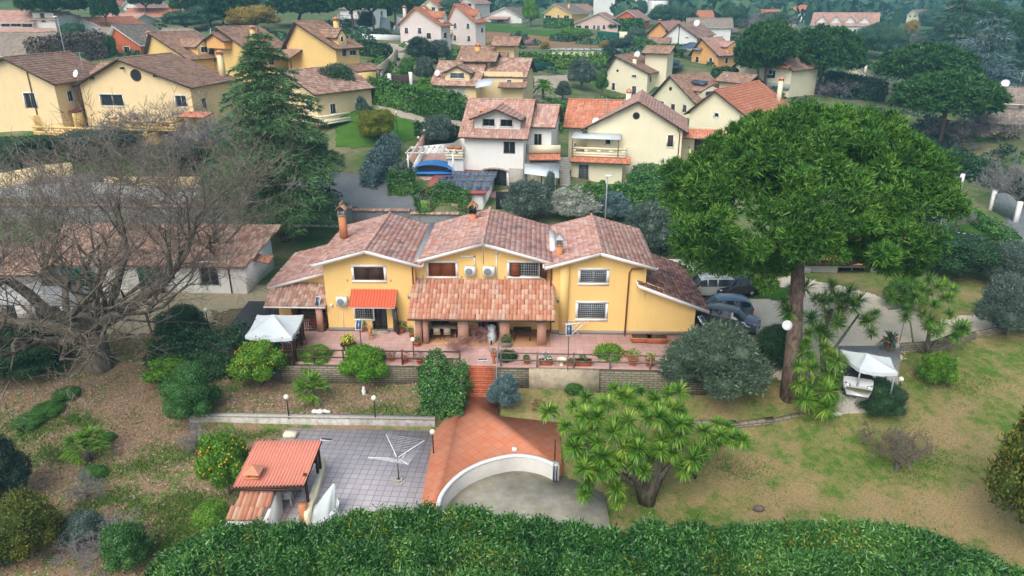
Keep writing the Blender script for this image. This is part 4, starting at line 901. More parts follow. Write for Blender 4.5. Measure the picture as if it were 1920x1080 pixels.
def solar_lamp(px, py, z, h_, label, arm=(0, -.3, .1), tilt=.5, mat='rust_metal', size=(.2, .35), arml=0):
    p = Gz(px, py, z); r = thing('solar_lamp', label, 'solar lamp', p, 0, 'solar lamps on thin poles')
    f = MB(); top = Vector((0, 0, h_)); e = top+Vector(arm); f.tube([(0, 0, 0), tuple(top), tuple(e)], .03, 6); f.build('pole', M[mat], r)
    d = Vector(arm); d.z = 0; d = d.normalized() if d.length > .01 else Vector((0, -1, 0)); s_ = Vector((-d.y, d.x, 0)); up = Vector((-d.x*math.sin(tilt), -d.y*math.sin(tilt), math.cos(tilt)))*-1*-1
    dn = (d*math.cos(tilt)-Vector((0, 0, 1))*math.sin(tilt)); nn = s_.cross(dn)*-1
    w_, l_ = size; V = []
    for k in (-.02, .02):
        for (i, j) in ((-1, -1), (1, -1), (1, 1), (-1, 1)): V.append(tuple(e+s_*(i*w_)+dn*(j*l_)+nn*k))
    f = MB(); f.hexa(V); f.build('lamp_head', M['plastic_white'], r)
    V = []
    for k in (.022, .03):
        for (i, j) in ((-1, -1), (1, -1), (1, 1), (-1, 1)): V.append(tuple(e+s_*(i*w_*.82)+dn*(j*l_*.88)+nn*k*(1 if nn.z > 0 else -1)))
    f = MB(); f.hexa(V); f.build('solar_cell', M['solar_panel'], r); return r
solar_lamp(681, 690, -.2, 3.0, 'solar lamp on a tall brown pole in front of the striped awning', (0, -.15, .1), .9)
solar_lamp(1064, 703, -.3, 3.1, 'solar lamp on a tall thin pole beside the white drying rack', (0, -.15, .1), 1.1, 'grey_metal')
solar_lamp(606, 620, 0, 2.2, 'small upright solar lamp on the pillar of the left porch', (-.1, -.2, .1), 1.2, 'dark_metal')
solar_lamp(1308, 640, 0, 1.6, 'tilted solar lamp at the right corner of the villa', (.1, -.25, .1), .5, 'dark_metal')
solar_lamp(928, 742, -1.2, 2.0, 'solar lamp on a bent grey arm over the brick steps', (-.75, .25, .35), .2, 'grey_metal', (.1, .35))
solar_lamp(1687, 640, -.1, 1.9, 'solar lamp on a bent grey arm by the potted cycad', (-.7, .3, .35), .2, 'grey_metal', (.12, .4))
def street_lamp(px, py, D, h_, label, arm=.9):
    p = Wd(px, py, D); r = thing('street_lamp', label, 'street lamp', p, 0, 'tall grey street lamps')
    f = MB(); f.tube([(0, 0, -1), (0, 0, h_*.5), (0, 0, h_)], [.09, .075, .055], 8); f.tube([(0, 0, h_), (arm, 0, h_+.12)], .04, 6); f.build('pole', M['grey_metal'], r)
    f = MB(); f.hexa([(arm-.35, -.16, h_+.05), (arm+.35, -.16, h_+.08), (arm+.35, .16, h_+.08), (arm-.35, .16, h_+.05), (arm-.3, -.12, h_+.2), (arm+.3, -.12, h_+.2), (arm+.3, .12, h_+.2), (arm-.3, .12, h_+.2)]); f.build('lamp_head', M['plastic_white'], r)
street_lamp(1134, 428, 66, 5.0, 'grey street lamp rising behind the right gable of the villa', .15)
street_lamp(1757, 448, 62, 4.3, 'grey street lamp beside the green round garden at the right', .25)
street_lamp(126, 118, 112, 6.5, 'tall leaning street lamp between the left gabled houses', -.3)

# ---------------------------------------------------------------- patio things
p = Gz(748, 902, -1.9); r = thing('rotary_clothesline', 'white rotary clothesline standing on the grey patio in a ring of stones', 'clothesline', p, .35)
f = MB(); f.tube([(0, 0, 0), (0, 0, 1.1)], .03, 7); f.tube([(0, 0, 1.1), (0, 0, 1.75)], .022, 7); f.build('pole', M['rust_metal'], r)
f = MB(); L = 1.55
E4 = [(L*math.cos(a_), L*math.sin(a_)) for a_ in (0.2, 0.2+PI/2, 0.2+PI, 0.2+3*PI/2)]
for i, e in enumerate(E4):
    f = MB(); f.tube([(0, 0, 1.45), (e[0], e[1], 2.0)], .022, 6); f.tube([(0, 0, 1.1), (e[0]*.35, e[1]*.35, 1.64)], .014, 5); f.build('arm', M['plastic_white'], r)
f = MB()
for k in range(1, 10):
    q = .28+.08*k
    for i in range(4):
        a, b = E4[i], E4[(i+1) % 4]; f.tube([(a[0]*q, a[1]*q, 1.45+.55*q), (b[0]*q, b[1]*q, 1.45+.55*q)], .006, 3)
f.build('line', M['plastic_white'], r)
f = MB(); f.lathe([(.34, 0), (.34, .05), (.28, .06), (.0, .06)], n=14)
for i in range(7): a_ = i*.9; f.ball((.16*math.cos(a_), .16*math.sin(a_), .12), (.1, .09, .08), 7, 5)
f.build('stone_base', M['stone'], r)

# barbecue hut: roof planes placed from their corners
def Z4(c, z): return [Gz(px, py, zz) for (px, py), zz in zip(c, z)]
hut = House('barbecue_hut', 'open barbecue hut with pink corrugated roof and lower orange tiled lean-to', 'hut', at=(0, 0, 0))
hut.root.location = (0, 0, 0)
q = Z4([(437, 916), (571, 912), (604, 827), (481, 828)], (.15, .15, .5, .5)); mb = MB(); slab_plane(mb, *q, th=.06, mi=1)
q = [np.array(a) for a in q]; n_ = 21; uu = np.linspace(0, 1, n_*6+1); V = []
for tt in (0, .34, .341, .67, .671, 1):
    lf = q[0]+(q[3]-q[0])*tt; rt = q[1]+(q[2]-q[1])*tt; st_ = .03*(1 if tt in (0, .341, .671) else 0)
    for a_ in uu: v = lf+(rt-lf)*a_; V.append((v[0], v[1], v[2]+.05+.045*math.cos(a_*2*PI*n_)+st_))
nn = len(uu); mb.add(V, [(j*nn+i, j*nn+i+1, (j+1)*nn+i+1, (j+1)*nn+i) for j in range(5) for i in range(nn-1)]); mb.build('roof', [M['tile_bbq'], M['wood_dark']], hut.root)
q2 = Z4([(424, 975), (492, 975), (520, 905), (462, 905)], (-.75, -.75, -.1, -.1)); mb = MB(); slab_plane(mb, *q2, th=.08, mi=1); tile_plane(mb, *q2, tw=.24, tl=.6, arch=.09); mb.build('lean_to_roof', [M['tile_coppi'], M['plinth']], hut.root)
a, b = q2[0], q2[1]
f = MB(); f.box(a[0]+.1, b[0]-.05, a[1]+.1, a[1]+.3, -3.3, -.85); f.build('wall', M['wall_white'], hut.root)
c1, c2, c3 = Gz(512, 905, -1.2), Gz(478, 985, -1.2), Gz(520, 965, -1.2)
f = MB(); f.hexa([(b[0]-.05, a[1]+.1, -3.2), (b[0]+.2, a[1]+.1, -3.2), (q2[2][0]+.1, q2[2][1], -3.2), (q2[2][0]-.2, q2[2][1], -3.2), (b[0]-.05, a[1]+.1, -.80), (b[0]+.2, a[1]+.1, -.80), (q2[2][0]+.1, q2[2][1], -.3), (q2[2][0]-.2, q2[2][1], -.3)]); f.build('side_wall', M['wall_white'], hut.root)
def floorbox(name, mat, px0, py0, px1, py1, z0, z1):
    a = Gz(px0, py0, z0); b = Gz(px1, py1, z0); f = MB(); f.box(a[0], b[0], a[1], b[1], z0-.3, z1); return f.build(name, M[mat], hut.root)
floorbox('counter', 'wall_dirty', 496, 968, 536, 915, -1.9, -1.05); floorbox('floor', 'stairs_brick', 530, 985, 585, 870, -1.93, -1.87)
fw = [Gz(572, 985, -1.9), Gz(604, 875, -1.9)]
f = MB(); f.hexa([(fw[0][0], fw[0][1], -2.2), (fw[0][0]+.25, fw[0][1], -2.2), (fw[1][0]+.25, fw[1][1], -2.2), (fw[1][0], fw[1][1], -2.2), (fw[0][0], fw[0][1], -1.25), (fw[0][0]+.25, fw[0][1], -1.25), (fw[1][0]+.25, fw[1][1], -1.25), (fw[1][0], fw[1][1], -1.25)]); f.build('low_wall', M['wall_cream'], hut.root)
for px, py in ((578, 941), (596, 886), (601, 878)):
    c = Gz(px, py, -1.25); f = MB(); f.box(c[0]-.06, c[0]+.06, c[1]-.06, c[1]+.06, -1.3, .4); f.build('post', M['wood_dark'], hut.root)
c = Gz(560, 918, .2); f = MB(); f.box(c[0]-2.9, c[0]+.05, c[1]+.1, c[1]+.2, .0, .1); f.build('beam', M['wood_dark'], hut.root)
c = Gz(477, 893, .3); hut.chimney(c[0], c[1], -.6, .35, .28, 'chimney_orange')
c = Gz(535, 975, -1.9); f = MB(); f.box(c[0]-.85, c[0]-.5, c[1]-.1, c[1]+.25, -2.2, -1.0); f.build('gate_pier', M['chimney_orange'], hut.root); f = MB(); f.box(c[0]+.75, c[0]+1.1, c[1]-.1, c[1]+.25, -2.2, -1.0); f.build('gate_pier', M['chimney_orange'], hut.root)
# stacked white loungers chair, plastic armchair, draped parasol
def plastic_chair(loc, rz, label, mat='plastic_white', sc_=1.0, n=1, group=None):
    r = thing('plastic_chair', label, 'chair', loc, rz, group, sc_)
    for k in range(n):
        z = k*.12
        f = MB(); f.box(-.25, .25, -.22, .24, .40+z, .43+z); f.build('seat', M[mat], r)
        f = MB(); 
        for i in range(5): x = -.2+i*.1; f.hexa([(x-.035, .22, .43+z), (x+.035, .22, .43+z), (x+.035, .25, .43+z), (x-.035, .25, .43+z), (x-.03, .36, .9+z), (x+.03, .36, .9+z), (x+.03, .39, .9+z), (x-.03, .39, .9+z)])
        f.tube([(-.25, .25, .45+z), (-.24, .37, .88+z), (0, .40, .95+z), (.24, .37, .88+z), (.25, .25, .45+z)], .025, 5); f.build('backrest', M[mat], r)
        for sx in (-1, 1): f = MB(); f.tube([(sx*.27, -.2, .40+z), (sx*.28, -.22, .63+z), (sx*.28, .22, .66+z)], .025, 5); f.build('armrest', M[mat], r)
        if k == 0:
            for sx in (-1, 1):
                for sy in (-1, 1): f = MB(); f.tube([(sx*.22, sy*.2, .42), (sx*.27, sy*.25, 0)], .028, 5); f.build('leg', M[mat], r)
    return r
c = Gz(537, 945, -1.9); plastic_chair(c, .2, 'stack of white plastic garden chairs under the barbecue roof', n=3, sc_=1.15)
c = Gz(622, 972, -1.9); plastic_chair(c, -.6, 'single white plastic armchair behind the draped sheet on the patio')
base = Gz(603, 972, -1.9); r = thing('covered_parasol', 'tilted garden parasol wrapped in a white sheet beside the barbecue hut', 'parasol', base)
top = Vector(Wd(627, 906, base[1]+.6))-Vector(base); V = []; n = 20
for k in range(9):
    t_ = k/8; ce = Vector((0, 0, .15)).lerp(top, t_); 
    for i in range(n):
        a_ = 2*PI*i/n; rr = (.62*(1-t_)**.8+.03)*(1+.18*math.sin(a_*5+k*.5)); V.append((ce.x+rr*math.cos(a_)*.95, ce.y+rr*math.sin(a_)*.7, ce.z+(.0 if k else -.1)))
f = MB(); f.add(V, [(j*n+i, j*n+(i+1) % n, (j+1)*n+(i+1) % n, (j+1)*n+i) for j in range(8) for i in range(n)]); f.build('cover', M['fabric_white'], r, smooth=True)
f = MB(); f.tube([(0, 0, 0), tuple(top*1.0)], .03, 6); f.build('pole', M['grey_metal'], r)
solar_lamp(590, 868, -1.25, 1.3, 'solar lamp head sticking out from the barbecue hut post', (.75, .1, .1), .15, 'dark_metal', (.1, .32))
f = MB(); c = Gz(545, 818, -1.9); f.box(-.35, .35, -.25, .25, 0, .25); solid('planter_box', f, M['wall_cream'], 'small rendered planter box at the back edge of the grey patio', 'planter', loc=c)

# gazebos
def canopy(name, label, corners, zs, apex, zb, mat, lattice=True, apz=None, base=None):
    Q = [Gz(px, py, z) for (px, py), z in zip(corners, zs)]; o = base or (sum(q[0] for q in Q)/4, sum(q[1] for q in Q)/4, zb)
    r = thing(name, label, 'gazebo', o); A = Gz(*apex); A = np.array(A)-np.array(o); Q = [np.array(q)-np.array(o) for q in Q]
    f = MB(); n = 8
    for i in range(4):
        a, b = Q[i], Q[(i+1) % 4]; V = []
        for j in range(n+1):
            for k in range(n+1):
                t_ = k/n; e = a+(b-a)*t_; v = e+(A-e)*(j/n); sag = -.14*math.sin(PI*t_)*(1-j/n)-.12*math.sin(PI*j/n)*(.4+.6*math.sin(PI*t_)); V.append(v+np.array([0, 0, sag]))
        f.add(V, [(j*(n+1)+k, j*(n+1)+k+1, (j+1)*(n+1)+k+1, (j+1)*(n+1)+k) for j in range(n) for k in range(n)])
        W_ = []
        for k in range(n+1): t_ = k/n; e = a+(b-a)*t_; e = e+np.array([0, 0, -.14*math.sin(PI*t_)]); W_ += [e, e-np.array([0, 0, .2+.03*(k % 2)])]
        f.add(W_, [(2*k, 2*k+2, 2*k+3, 2*k+1) for k in range(n)])
    f.build('canopy', M[mat], r, smooth=True)
    for i, q in enumerate(Q):
        sx = -1 if q[0] > 0 else 1; sy = -1 if q[1] > 0 else 1; x, y = q[0]+sx*.1, q[1]+sy*.1
        f = MB(); pr = .04
        f.box(x-pr, x+pr, y-pr, y+pr, 0, q[2])
        if lattice:
            x2, y2 = x+sx*.55, y+sy*.55; f.box(x2-pr, x2+pr, y-pr, y+pr, 0, q[2]-.05); f.box(x-pr, x+pr, y2-pr, y2+pr, 0, q[2]-.05)
            for k in range(9): z = .15+k*.22; f.box(min(x, x2), max(x, x2), y-.012, y+.012, z, z+.03); f.box(x-.012, x+.012, min(y, y2), max(y, y2), z, z+.03)
            for k in range(1, 4): xx = x+sx*.55*k/4; yy = y+sy*.55*k/4; f.box(xx-.012, xx+.012, y-.015, y+.015, 0, q[2]-.1); f.box(x-.015, x+.015, yy-.012, yy+.012, 0, q[2]-.1)
        f.build('post', M['wood_dark' if lattice else 'grey_metal'], r)
    return r
canopy('gazebo', 'square white fabric gazebo with dark lattice corner posts on the left terrace', [(459, 630), (547, 633), (569, 590), (482, 590)], (2.0, 2.0, 2.0, 2.0), (512, 590, 2.5), 0, 'fabric_white')
canopy('gazebo', 'worn white canopy on thin metal legs over the white car at the right', [(1612, 692), (1684, 698), (1670, 670), (1576, 655)], (1.95, 1.9, 2.0, 2.05), (1625, 662, 2.5), 0, 'fabric_white', False)
r = thing('garden_table', 'low table with a teal cloth standing under the white gazebo', 'table', Gz(525, 655, 0)); f = MB(); f.box(-1.1, 1.1, -.5, .5, .70, .74); f.build('tabletop', M['fabric_white'], r)
for sx in (-1, 1):
    for sy in (-1, 1): f = MB(); f.box(sx*1.0-.03, sx*1.0+.03, sy*.4-.03, sy*.4+.03, 0, .7); f.build('leg', M['wood_dark'], r)
f = MB(); f.box(-.35, .25, -.52, .3, .745, .76); f.box(-.3, .2, -.54, -.52, .3, .76); solid('table_cloth', f, M['teal_cloth'], 'teal cloth draped over the table under the gazebo', 'cloth', loc=Gz(525, 655, 0))
def bench(loc, rz, label):
    r = thing('bench', label, 'bench', loc, rz); f = MB()
    for i in range(4): f.box(-.6, .6, -.25+i*.13, -.15+i*.13, .42, .45)
    f.build('seat', M['wood_red'], r); f = MB()
    for i in range(4): f.box(-.6, .6, .26, .29, .52+i*.12, .60+i*.12)
    f.build('backrest', M['wood_red'], r)
    for s_ in (-1, 1): f = MB(); f.box(s_*.55-.03, s_*.55+.03, -.25, -.2, 0, .65); f.box(s_*.55-.03, s_*.55+.03, .24, .29, 0, 1.0); f.box(s_*.55-.03, s_*.55+.03, -.25, .27, .62, .66); f.build('side_frame', M['wood_dark'], r)
    return r
b_ = Gz(598, 618, 0); bench(b_, 0, 'dark red slatted bench under the left porch of the villa')
f = MB(); f.box(-.52, .52, -.22, .22, 0, .08); solid('seat_cushion', f, M['red_fabric'], 'red cushion lying on the slatted bench', 'cushion', loc=(b_[0], b_[1], .452))

# porch furniture
def table(loc, rz, L, W_, mat, label, h_=.74, ml='wood_dark'):
    r = thing('table', label, 'table', loc, rz); f = MB(); f.box(-L/2, L/2, -W_/2, W_/2, h_-.04, h_); f.build('tabletop', M[mat], r)
    for sx in (-1, 1):
        for sy in (-1, 1): f = MB(); f.box(sx*(L/2-.08)-.03, sx*(L/2-.08)+.03, sy*(W_/2-.08)-.03, sy*(W_/2-.08)+.03, 0, h_-.04); f.build('leg', M[ml], r)
def wchair(loc, rz, label, mat='beige_cloth'):
    r = thing('dining_chair', label, 'chair', loc, rz, 'chairs on the porch'); f = MB(); f.box(-.23, .23, -.22, .22, .42, .47); f.build('seat', M[mat], r)
    f = MB(); f.hexa([(-.22, .2, .47), (.22, .2, .47), (.22, .24, .47), (-.22, .24, .47), (-.22, .28, .95), (.22, .28, .95), (.22, .32, .95), (-.22, .32, .95)]); f.build('backrest', M[mat], r)
    for sx in (-1, 1):
        for sy in (-1, 1): f = MB(); f.tube([(sx*.2, sy*.2, .44), (sx*.22, sy*.22, 0)], .018, 5); f.build('leg', M['dark_metal'], r)
table((-6.0, 44.4, .045), 0, 1.9, .9, 'beige_cloth', 'long dining table with pale cloth inside the left bay of the porch')
wchair((-6.4, 43.8, .045), PI, 'beige chair tucked at the porch dining table, nearer the left pillar'); wchair((-5.7, 43.8, .045), PI, 'beige chair tucked at the porch dining table, nearer the middle pillars'); wchair((-7.2, 44.2, .045), -PI/2, 'chair with a checked cloth at the left end of the porch table', 'fabric_white')
table((-.6, 44.0, .045), 0, 1.2, .75, 'dark_metal', 'dark bistro table inside the right bay of the porch'); 
# round swing seat / scooter cover: white covered scooter
c = Gz(922, 640, 0); r = thing('covered_scooter', 'scooter under a bulky white cover between the middle porch pillars', 'scooter', c); f = MB(); V = []; n = 14
for k, (z, rx_, ry_, cx_) in enumerate([(0, .28, .6, 0), (.25, .34, .75, 0), (.6, .32, .72, 0), (.85, .24, .5, .0), (1.05, .3, .28, .0), (1.2, .12, .12, 0), (1.22, .01, .01, 0)]):
    for i in range(n): a_ = 2*PI*i/n; q = 1+.09*math.sin(3*a_+k*1.7); V.append((rx_*math.cos(a_)*q, ry_*math.sin(a_)*q+.1, z))
f.add(V, [(j*n+i, j*n+(i+1) % n, (j+1)*n+(i+1) % n, (j+1)*n+i) for j in range(6) for i in range(n)]); f.build('cover', M['fabric_white'], r, smooth=True)
for y in (-.5, .6): f = MB(); f.lathe([(.0, -.05), (.2, -.05), (.22, 0), (.2, .05), (0, .05)], n=14); f.xform(Matrix.Translation((0, y, .2))@Matrix.Rotation(PI/2, 4, 'Y')); f.build('wheel', M['rubber'], r)
# drying rack
c = Gz(1077, 630, 0); r = thing('drying_rack', 'white folding drying rack standing against the yellow wall', 'drying rack', c, .1); f = MB()
f.box(-.85, .85, -.28, -.25, 1.05, 1.08); f.box(-.85, .85, .25, .28, 1.05, 1.08)
for i in range(9): x = -.85+i*.2125; f.box(x-.012, x+.012, -.28, .28, 1.055, 1.075)
f.build('rack_top', M['plastic_white'], r)
for y in (-.26, .26): f = MB(); f.tube([(-.55, y, 1.05), (.45, y*.9, 0)], .022, 5); f.tube([(.55, y, 1.05), (-.45, y*.9, 0)], .022, 5); f.build('folding_leg', M['plastic_white'], r)

# ---------------------------------------------------------------- pots and plants on the terrace
def small_plant(mb, c, r, n, mat_i=0, size=.12, asp=.45, sq=.8, mode='flat'):
    p, nn = blob_pts([(c, (r, r, r*sq))], n/(4*PI*r*r), R, .5, -.4); leaves(mb, p, nn, size, asp, .9, mode, mat_i)
def pot(px, py, z, r, hh, label, plant='lf_hedge', pr=.3, kind='round', pm='terracotta_pot', flower=None, n=160, size=.12, at=None, mode='flat', cat='potted plant', grp='potted plants on the terrace'):
    p = at or Gz(px, py, z); ro = thing('potted_plant', label, cat, p, 0, grp); f = MB()
    if kind == 'round': f.lathe([(r*.68, 0), (r*.95, hh*.85), (r*1.08, hh*.85), (r*1.08, hh), (r*.92, hh), (r*.88, hh*.9), (0, hh*.9)], n=14)
    elif kind == 'bowl': f.lathe([(r*.5, 0), (r*.3, hh*.3), (r*.35, hh*.45), (r, hh*.9), (r*1.05, hh), (r*.9, hh), (r*.8, hh*.9), (0, hh*.85)], n=14)
    else: f.hexa([(-r*.9, -r*.4, 0), (r*.9, -r*.4, 0), (r*.9, r*.4, 0), (-r*.9, r*.4, 0), (-r, -r*.48, hh), (r, -r*.48, hh), (r, r*.48, hh), (-r, r*.48, hh)]); f.box(-r*1.04, r*1.04, -r*.52, r*.52, hh*.82, hh*1.02); f.box(-r*.9, r*.9, -r*.4, r*.4, hh*1.02, hh*1.03, 1)
    f.build('pot', [M[pm], M['dirt_pot']], ro)
    if plant:
        g = MB(); small_plant(g, (0, 0, hh+pr*.55), pr, n, 0, size, mode=mode)
        g.tube([(0, 0, hh*.8), (0, 0, hh+pr*.5)], .02, 5, 0)
        g.build('foliage', M[plant], ro)
    if flower: g = MB(); small_plant(g, (0, 0, hh+pr*.65), pr*1.02, n, 0, .09, .9); g.build('flowers', M[flower], ro)
    return ro
pot(654, 653, 0, .5, .35, 'large dark round planter full of yellow flowers on the terrace', 'lf_hedge', .48, pm='dark_metal', flower='lf_flower', n=420)
pot(680, 622, 0, .22, .4, 'potted green plant on the left of the open doorway', pr=.34, n=200); pot(753, 624, 0, .24, .35, 'potted bush right of the open black door against the wall', pr=.42, n=260)
pot(781, 649, 0, .24, .35, 'terracotta bowl with low green plant beside the porch corner lamp', pr=.22); pot(773, 636, 0, .2, .5, 'tall narrow potted plant against the left porch pillar', pr=.35, n=120)
pot(567, 645, 0, .3, .3, 'orange square pot with dry stems beside the gazebo', 'lf_brown', .3, 'box', n=60); pot(759, 680, 0, .26, .4, 'terracotta pot with a bare young shrub by the left railing', 'lf_brown', .35, n=50)
pot(787, 682, 0, .22, .35, 'pot with dry reddish plant next to the tall hedge', 'lf_brown', .4, n=120); pot(735, 676, 0, .22, .3, 'small pot with grey green plant behind the railing left part', 'lf_olive', .3, n=100)
pot(987, 682, 0, .2, .3, 'small terracotta pot, first behind the right railing after the white flowers', pr=.25); pot(1023, 683, 0, .42, .3, 'rectangular pot with white flowers behind the right railing', kind='box', pr=.4, flower='lf_white', n=160)
pot(1053, 684, 0, .3, .42, 'cream footed bowl planter behind the right railing', None, kind='bowl', pm='wall_cream'); pot(1071, 685, 0, .28, .35, 'square terracotta pot with soil and short sprouts behind the railing', kind='box', pr=.15, n=40)
pot(1093, 684, 0, .55, .32, 'long terracotta trough with dark herbs left of the orange bush', kind='box', pr=.28, n=160); pot(1082, 686, 0, .2, .25, 'little empty terracotta pot between two troughs', None)
pot(1186, 684, 0, .32, .5, 'terracotta pot with a bushy yellow green plant by the right railing', 'lf_bright', .48, n=260); pot(1178, 668, 0, .3, .3, 'orange square pot tucked behind the yellow green plant', None, kind='box')
pot(1218, 686, 0, .3, .42, 'terracotta pot with yellow flowers next to the olive tree', 'lf_olive_dark', .38, flower='lf_flower', n=140)
pot(1202, 640, 0, .72, .38, 'left long empty terracotta window trough against the yellow wall', None, kind='box', cat='planter'); pot(1231, 641, 0, .72, .38, 'right long empty terracotta window trough against the yellow wall', None, kind='box', cat='planter')
pot(949, 650, 0, .35, .35, 'grey planter with green and red leaves in front of the porch pillar', pm='plinth', pr=.42, kind='box', n=220); pot(926, 682, 0, .22, .75, 'tall red funnel pot with red plant at the top of the steps', 'lf_brown', .25, 'bowl', n=90)
pot(900, 641, 0, .2, .3, 'small black pot in the middle bay of the porch', None, pm='black_paint')
pot(1666, 652, 0, .42, .6, 'big terracotta pot holding a cycad beside the gravel drive', None, cat='potted palm')
g = MB(); rosette(g, (0, 0, .65), (0, 0, 1), 60, .95, .09, droop=1.4); o = g.build('cycad_fronds', M['lf_olive_dark'], [x for x in C.objects if x.get('label', '').startswith('big terracotta pot holding')][0])
f = MB(); c = Gz(1676, 652, 0); f.hexa([(-.3, -.25, 0), (.3, -.25, 0), (.3, .25, 0), (-.3, .25, 0), (-.22, -.2, .35), (.2, -.18, .42), (.22, .2, .38), (-.2, .18, .32)]); solid('pale_rock', f, M['concrete_old'], 'pale square stone block beside the potted cycad', 'rock', loc=c)
# pink bare shrub on the porch edge
W_, Tw = bare_tree(5, (0, 0, 0), 1.7, 1.3, .045, 6, 3, limit=3600, twr=.01, trunk_h=.15, limbs=8); r = thing('bare_shrub', 'leafless pinkish shrub spreading in front of the middle porch pillar', 'shrub', Gz(897, 645, 0)); W_.build('branches', M['twig_pink'], r); Tw.build('twigs', M['twig_pink'], r)
r2 = dup(r, Gz(860, 662, 0), 1.9, (.9, .9, .8), 'leafless pinkish shrub hanging over the terrace edge beside the tall hedge')
# dog
def dog(loc, rz):
    r = thing('dog', 'tan dog standing on the terrace in front of the open door', 'dog', loc, rz); B = bpy.data.meshes.new('body')
    pts = [((0, -.05, .48), .10), ((0, .14, .50), .115), ((0, .30, .50), .12), ((0, -.22, .50), .105), ((0, .42, .60), .08), ((0, .50, .70), .075), ((0, .60, .70), .05), ((0, .70, .67), .032),
           ((.09, .32, .34), .05), ((.09, .33, .18), .03), ((.09, .33, .03), .03), ((-.09, .32, .34), .05), ((-.09, .33, .18), .03), ((-.09, .33, .03), .03),
           ((.09, -.26, .36), .07), ((.1, -.20, .24), .04), ((.1, -.32, .16), .028), ((.1, -.29, .03), .03), ((-.09, -.26, .36), .07), ((-.1, -.20, .24), .04), ((-.1, -.32, .16), .028), ((-.1, -.29, .03), .03),
           ((0, -.36, .56), .035), ((0, -.48, .68), .025), ((0, -.46, .82), .018), ((.06, .47, .80), .02), ((-.06, .47, .80), .02)]
    ed = [(0, 1), (1, 2), (0, 3), (2, 4), (4, 5), (5, 6), (6, 7), (2, 8), (8, 9), (9, 10), (2, 11), (11, 12), (12, 13), (3, 14), (14, 15), (15, 16), (16, 17), (3, 18), (18, 19), (19, 20), (20, 21), (3, 22), (22, 23), (23, 24), (5, 25), (5, 26)]
    B.from_pydata([p for p, _ in pts], ed, []); o = bpy.data.objects.new('body', B); C.objects.link(o); o.parent = r; B.materials.append(M['tan_fur'])
    m_ = o.modifiers.new('skin', 'SKIN'); m_.use_smooth_shade = True
    for i, (_, rr) in enumerate(pts): v = B.skin_vertices[0].data[i]; v.radius = (rr, rr); v.use_root = (i == 0)
    o.modifiers.new('sub', 'SUBSURF').levels = 1; return r
dog(Gz(695, 634, 0), .25)
f = MB(); f.box(-.55, .55, -.25, .25, 0, .02); solid('doormat', f, M['beige_cloth'], 'beige doormat on the terrace before the open door', 'doormat', loc=(Gz(708, 624, 0)[0], Gz(708, 624, 0)[1], .004))
f = MB(); c = Gz(683, 742, -1.4); f.lathe([(.0, 0), (.14, .02), (.12, .2), (.15, .35), (.08, .5), (.1, .6), (.0, .68)], n=10); solid('garden_statue', f, M['plastic_white'], 'small white garden figure under the bright citrus tree', 'statue', loc=c)
for k, (px, py, s_) in enumerate([(590, 774, .17), (600, 775, .2), (609, 773, .15), (616, 774, .12)]):
    f = MB(); c = Gz(px, py, -1.35); f.ball((0, 0, s_*.5), (s_*1.2, s_, s_*.8), 7, 5); solid('white_rock', f, M['wall_white'], 'white stone in the small heap under the fan palm', 'rock', 'white stones under the fan palm', loc=c)
f = MB(); c = Gz(1421, 957, -2.75); f.ball((0, 0, .12), (.3, .22, .18), 8, 5); f.ball((.2, .05, .1), (.16, .16, .12), 7, 5); solid('tree_stump', f, M['bark_grey'], 'small grey stump alone in the dry lawn near the long hedge', 'stump', loc=c)
for px, py, lab in [(1567, 788, 'pale stone on the lawn edge left of the dark creeper'), (1684, 782, 'pale broken slab at the foot of the leaning lamp')]:
    f = MB(); c = Gz(px, py, -1.8); c = (c[0], c[1], T(c[0], c[1])); f.ball((0, 0, .05), (.35, .2, .12), 7, 5); solid('pale_rock', f, M['wall_dirty'], lab, 'rock', loc=c)

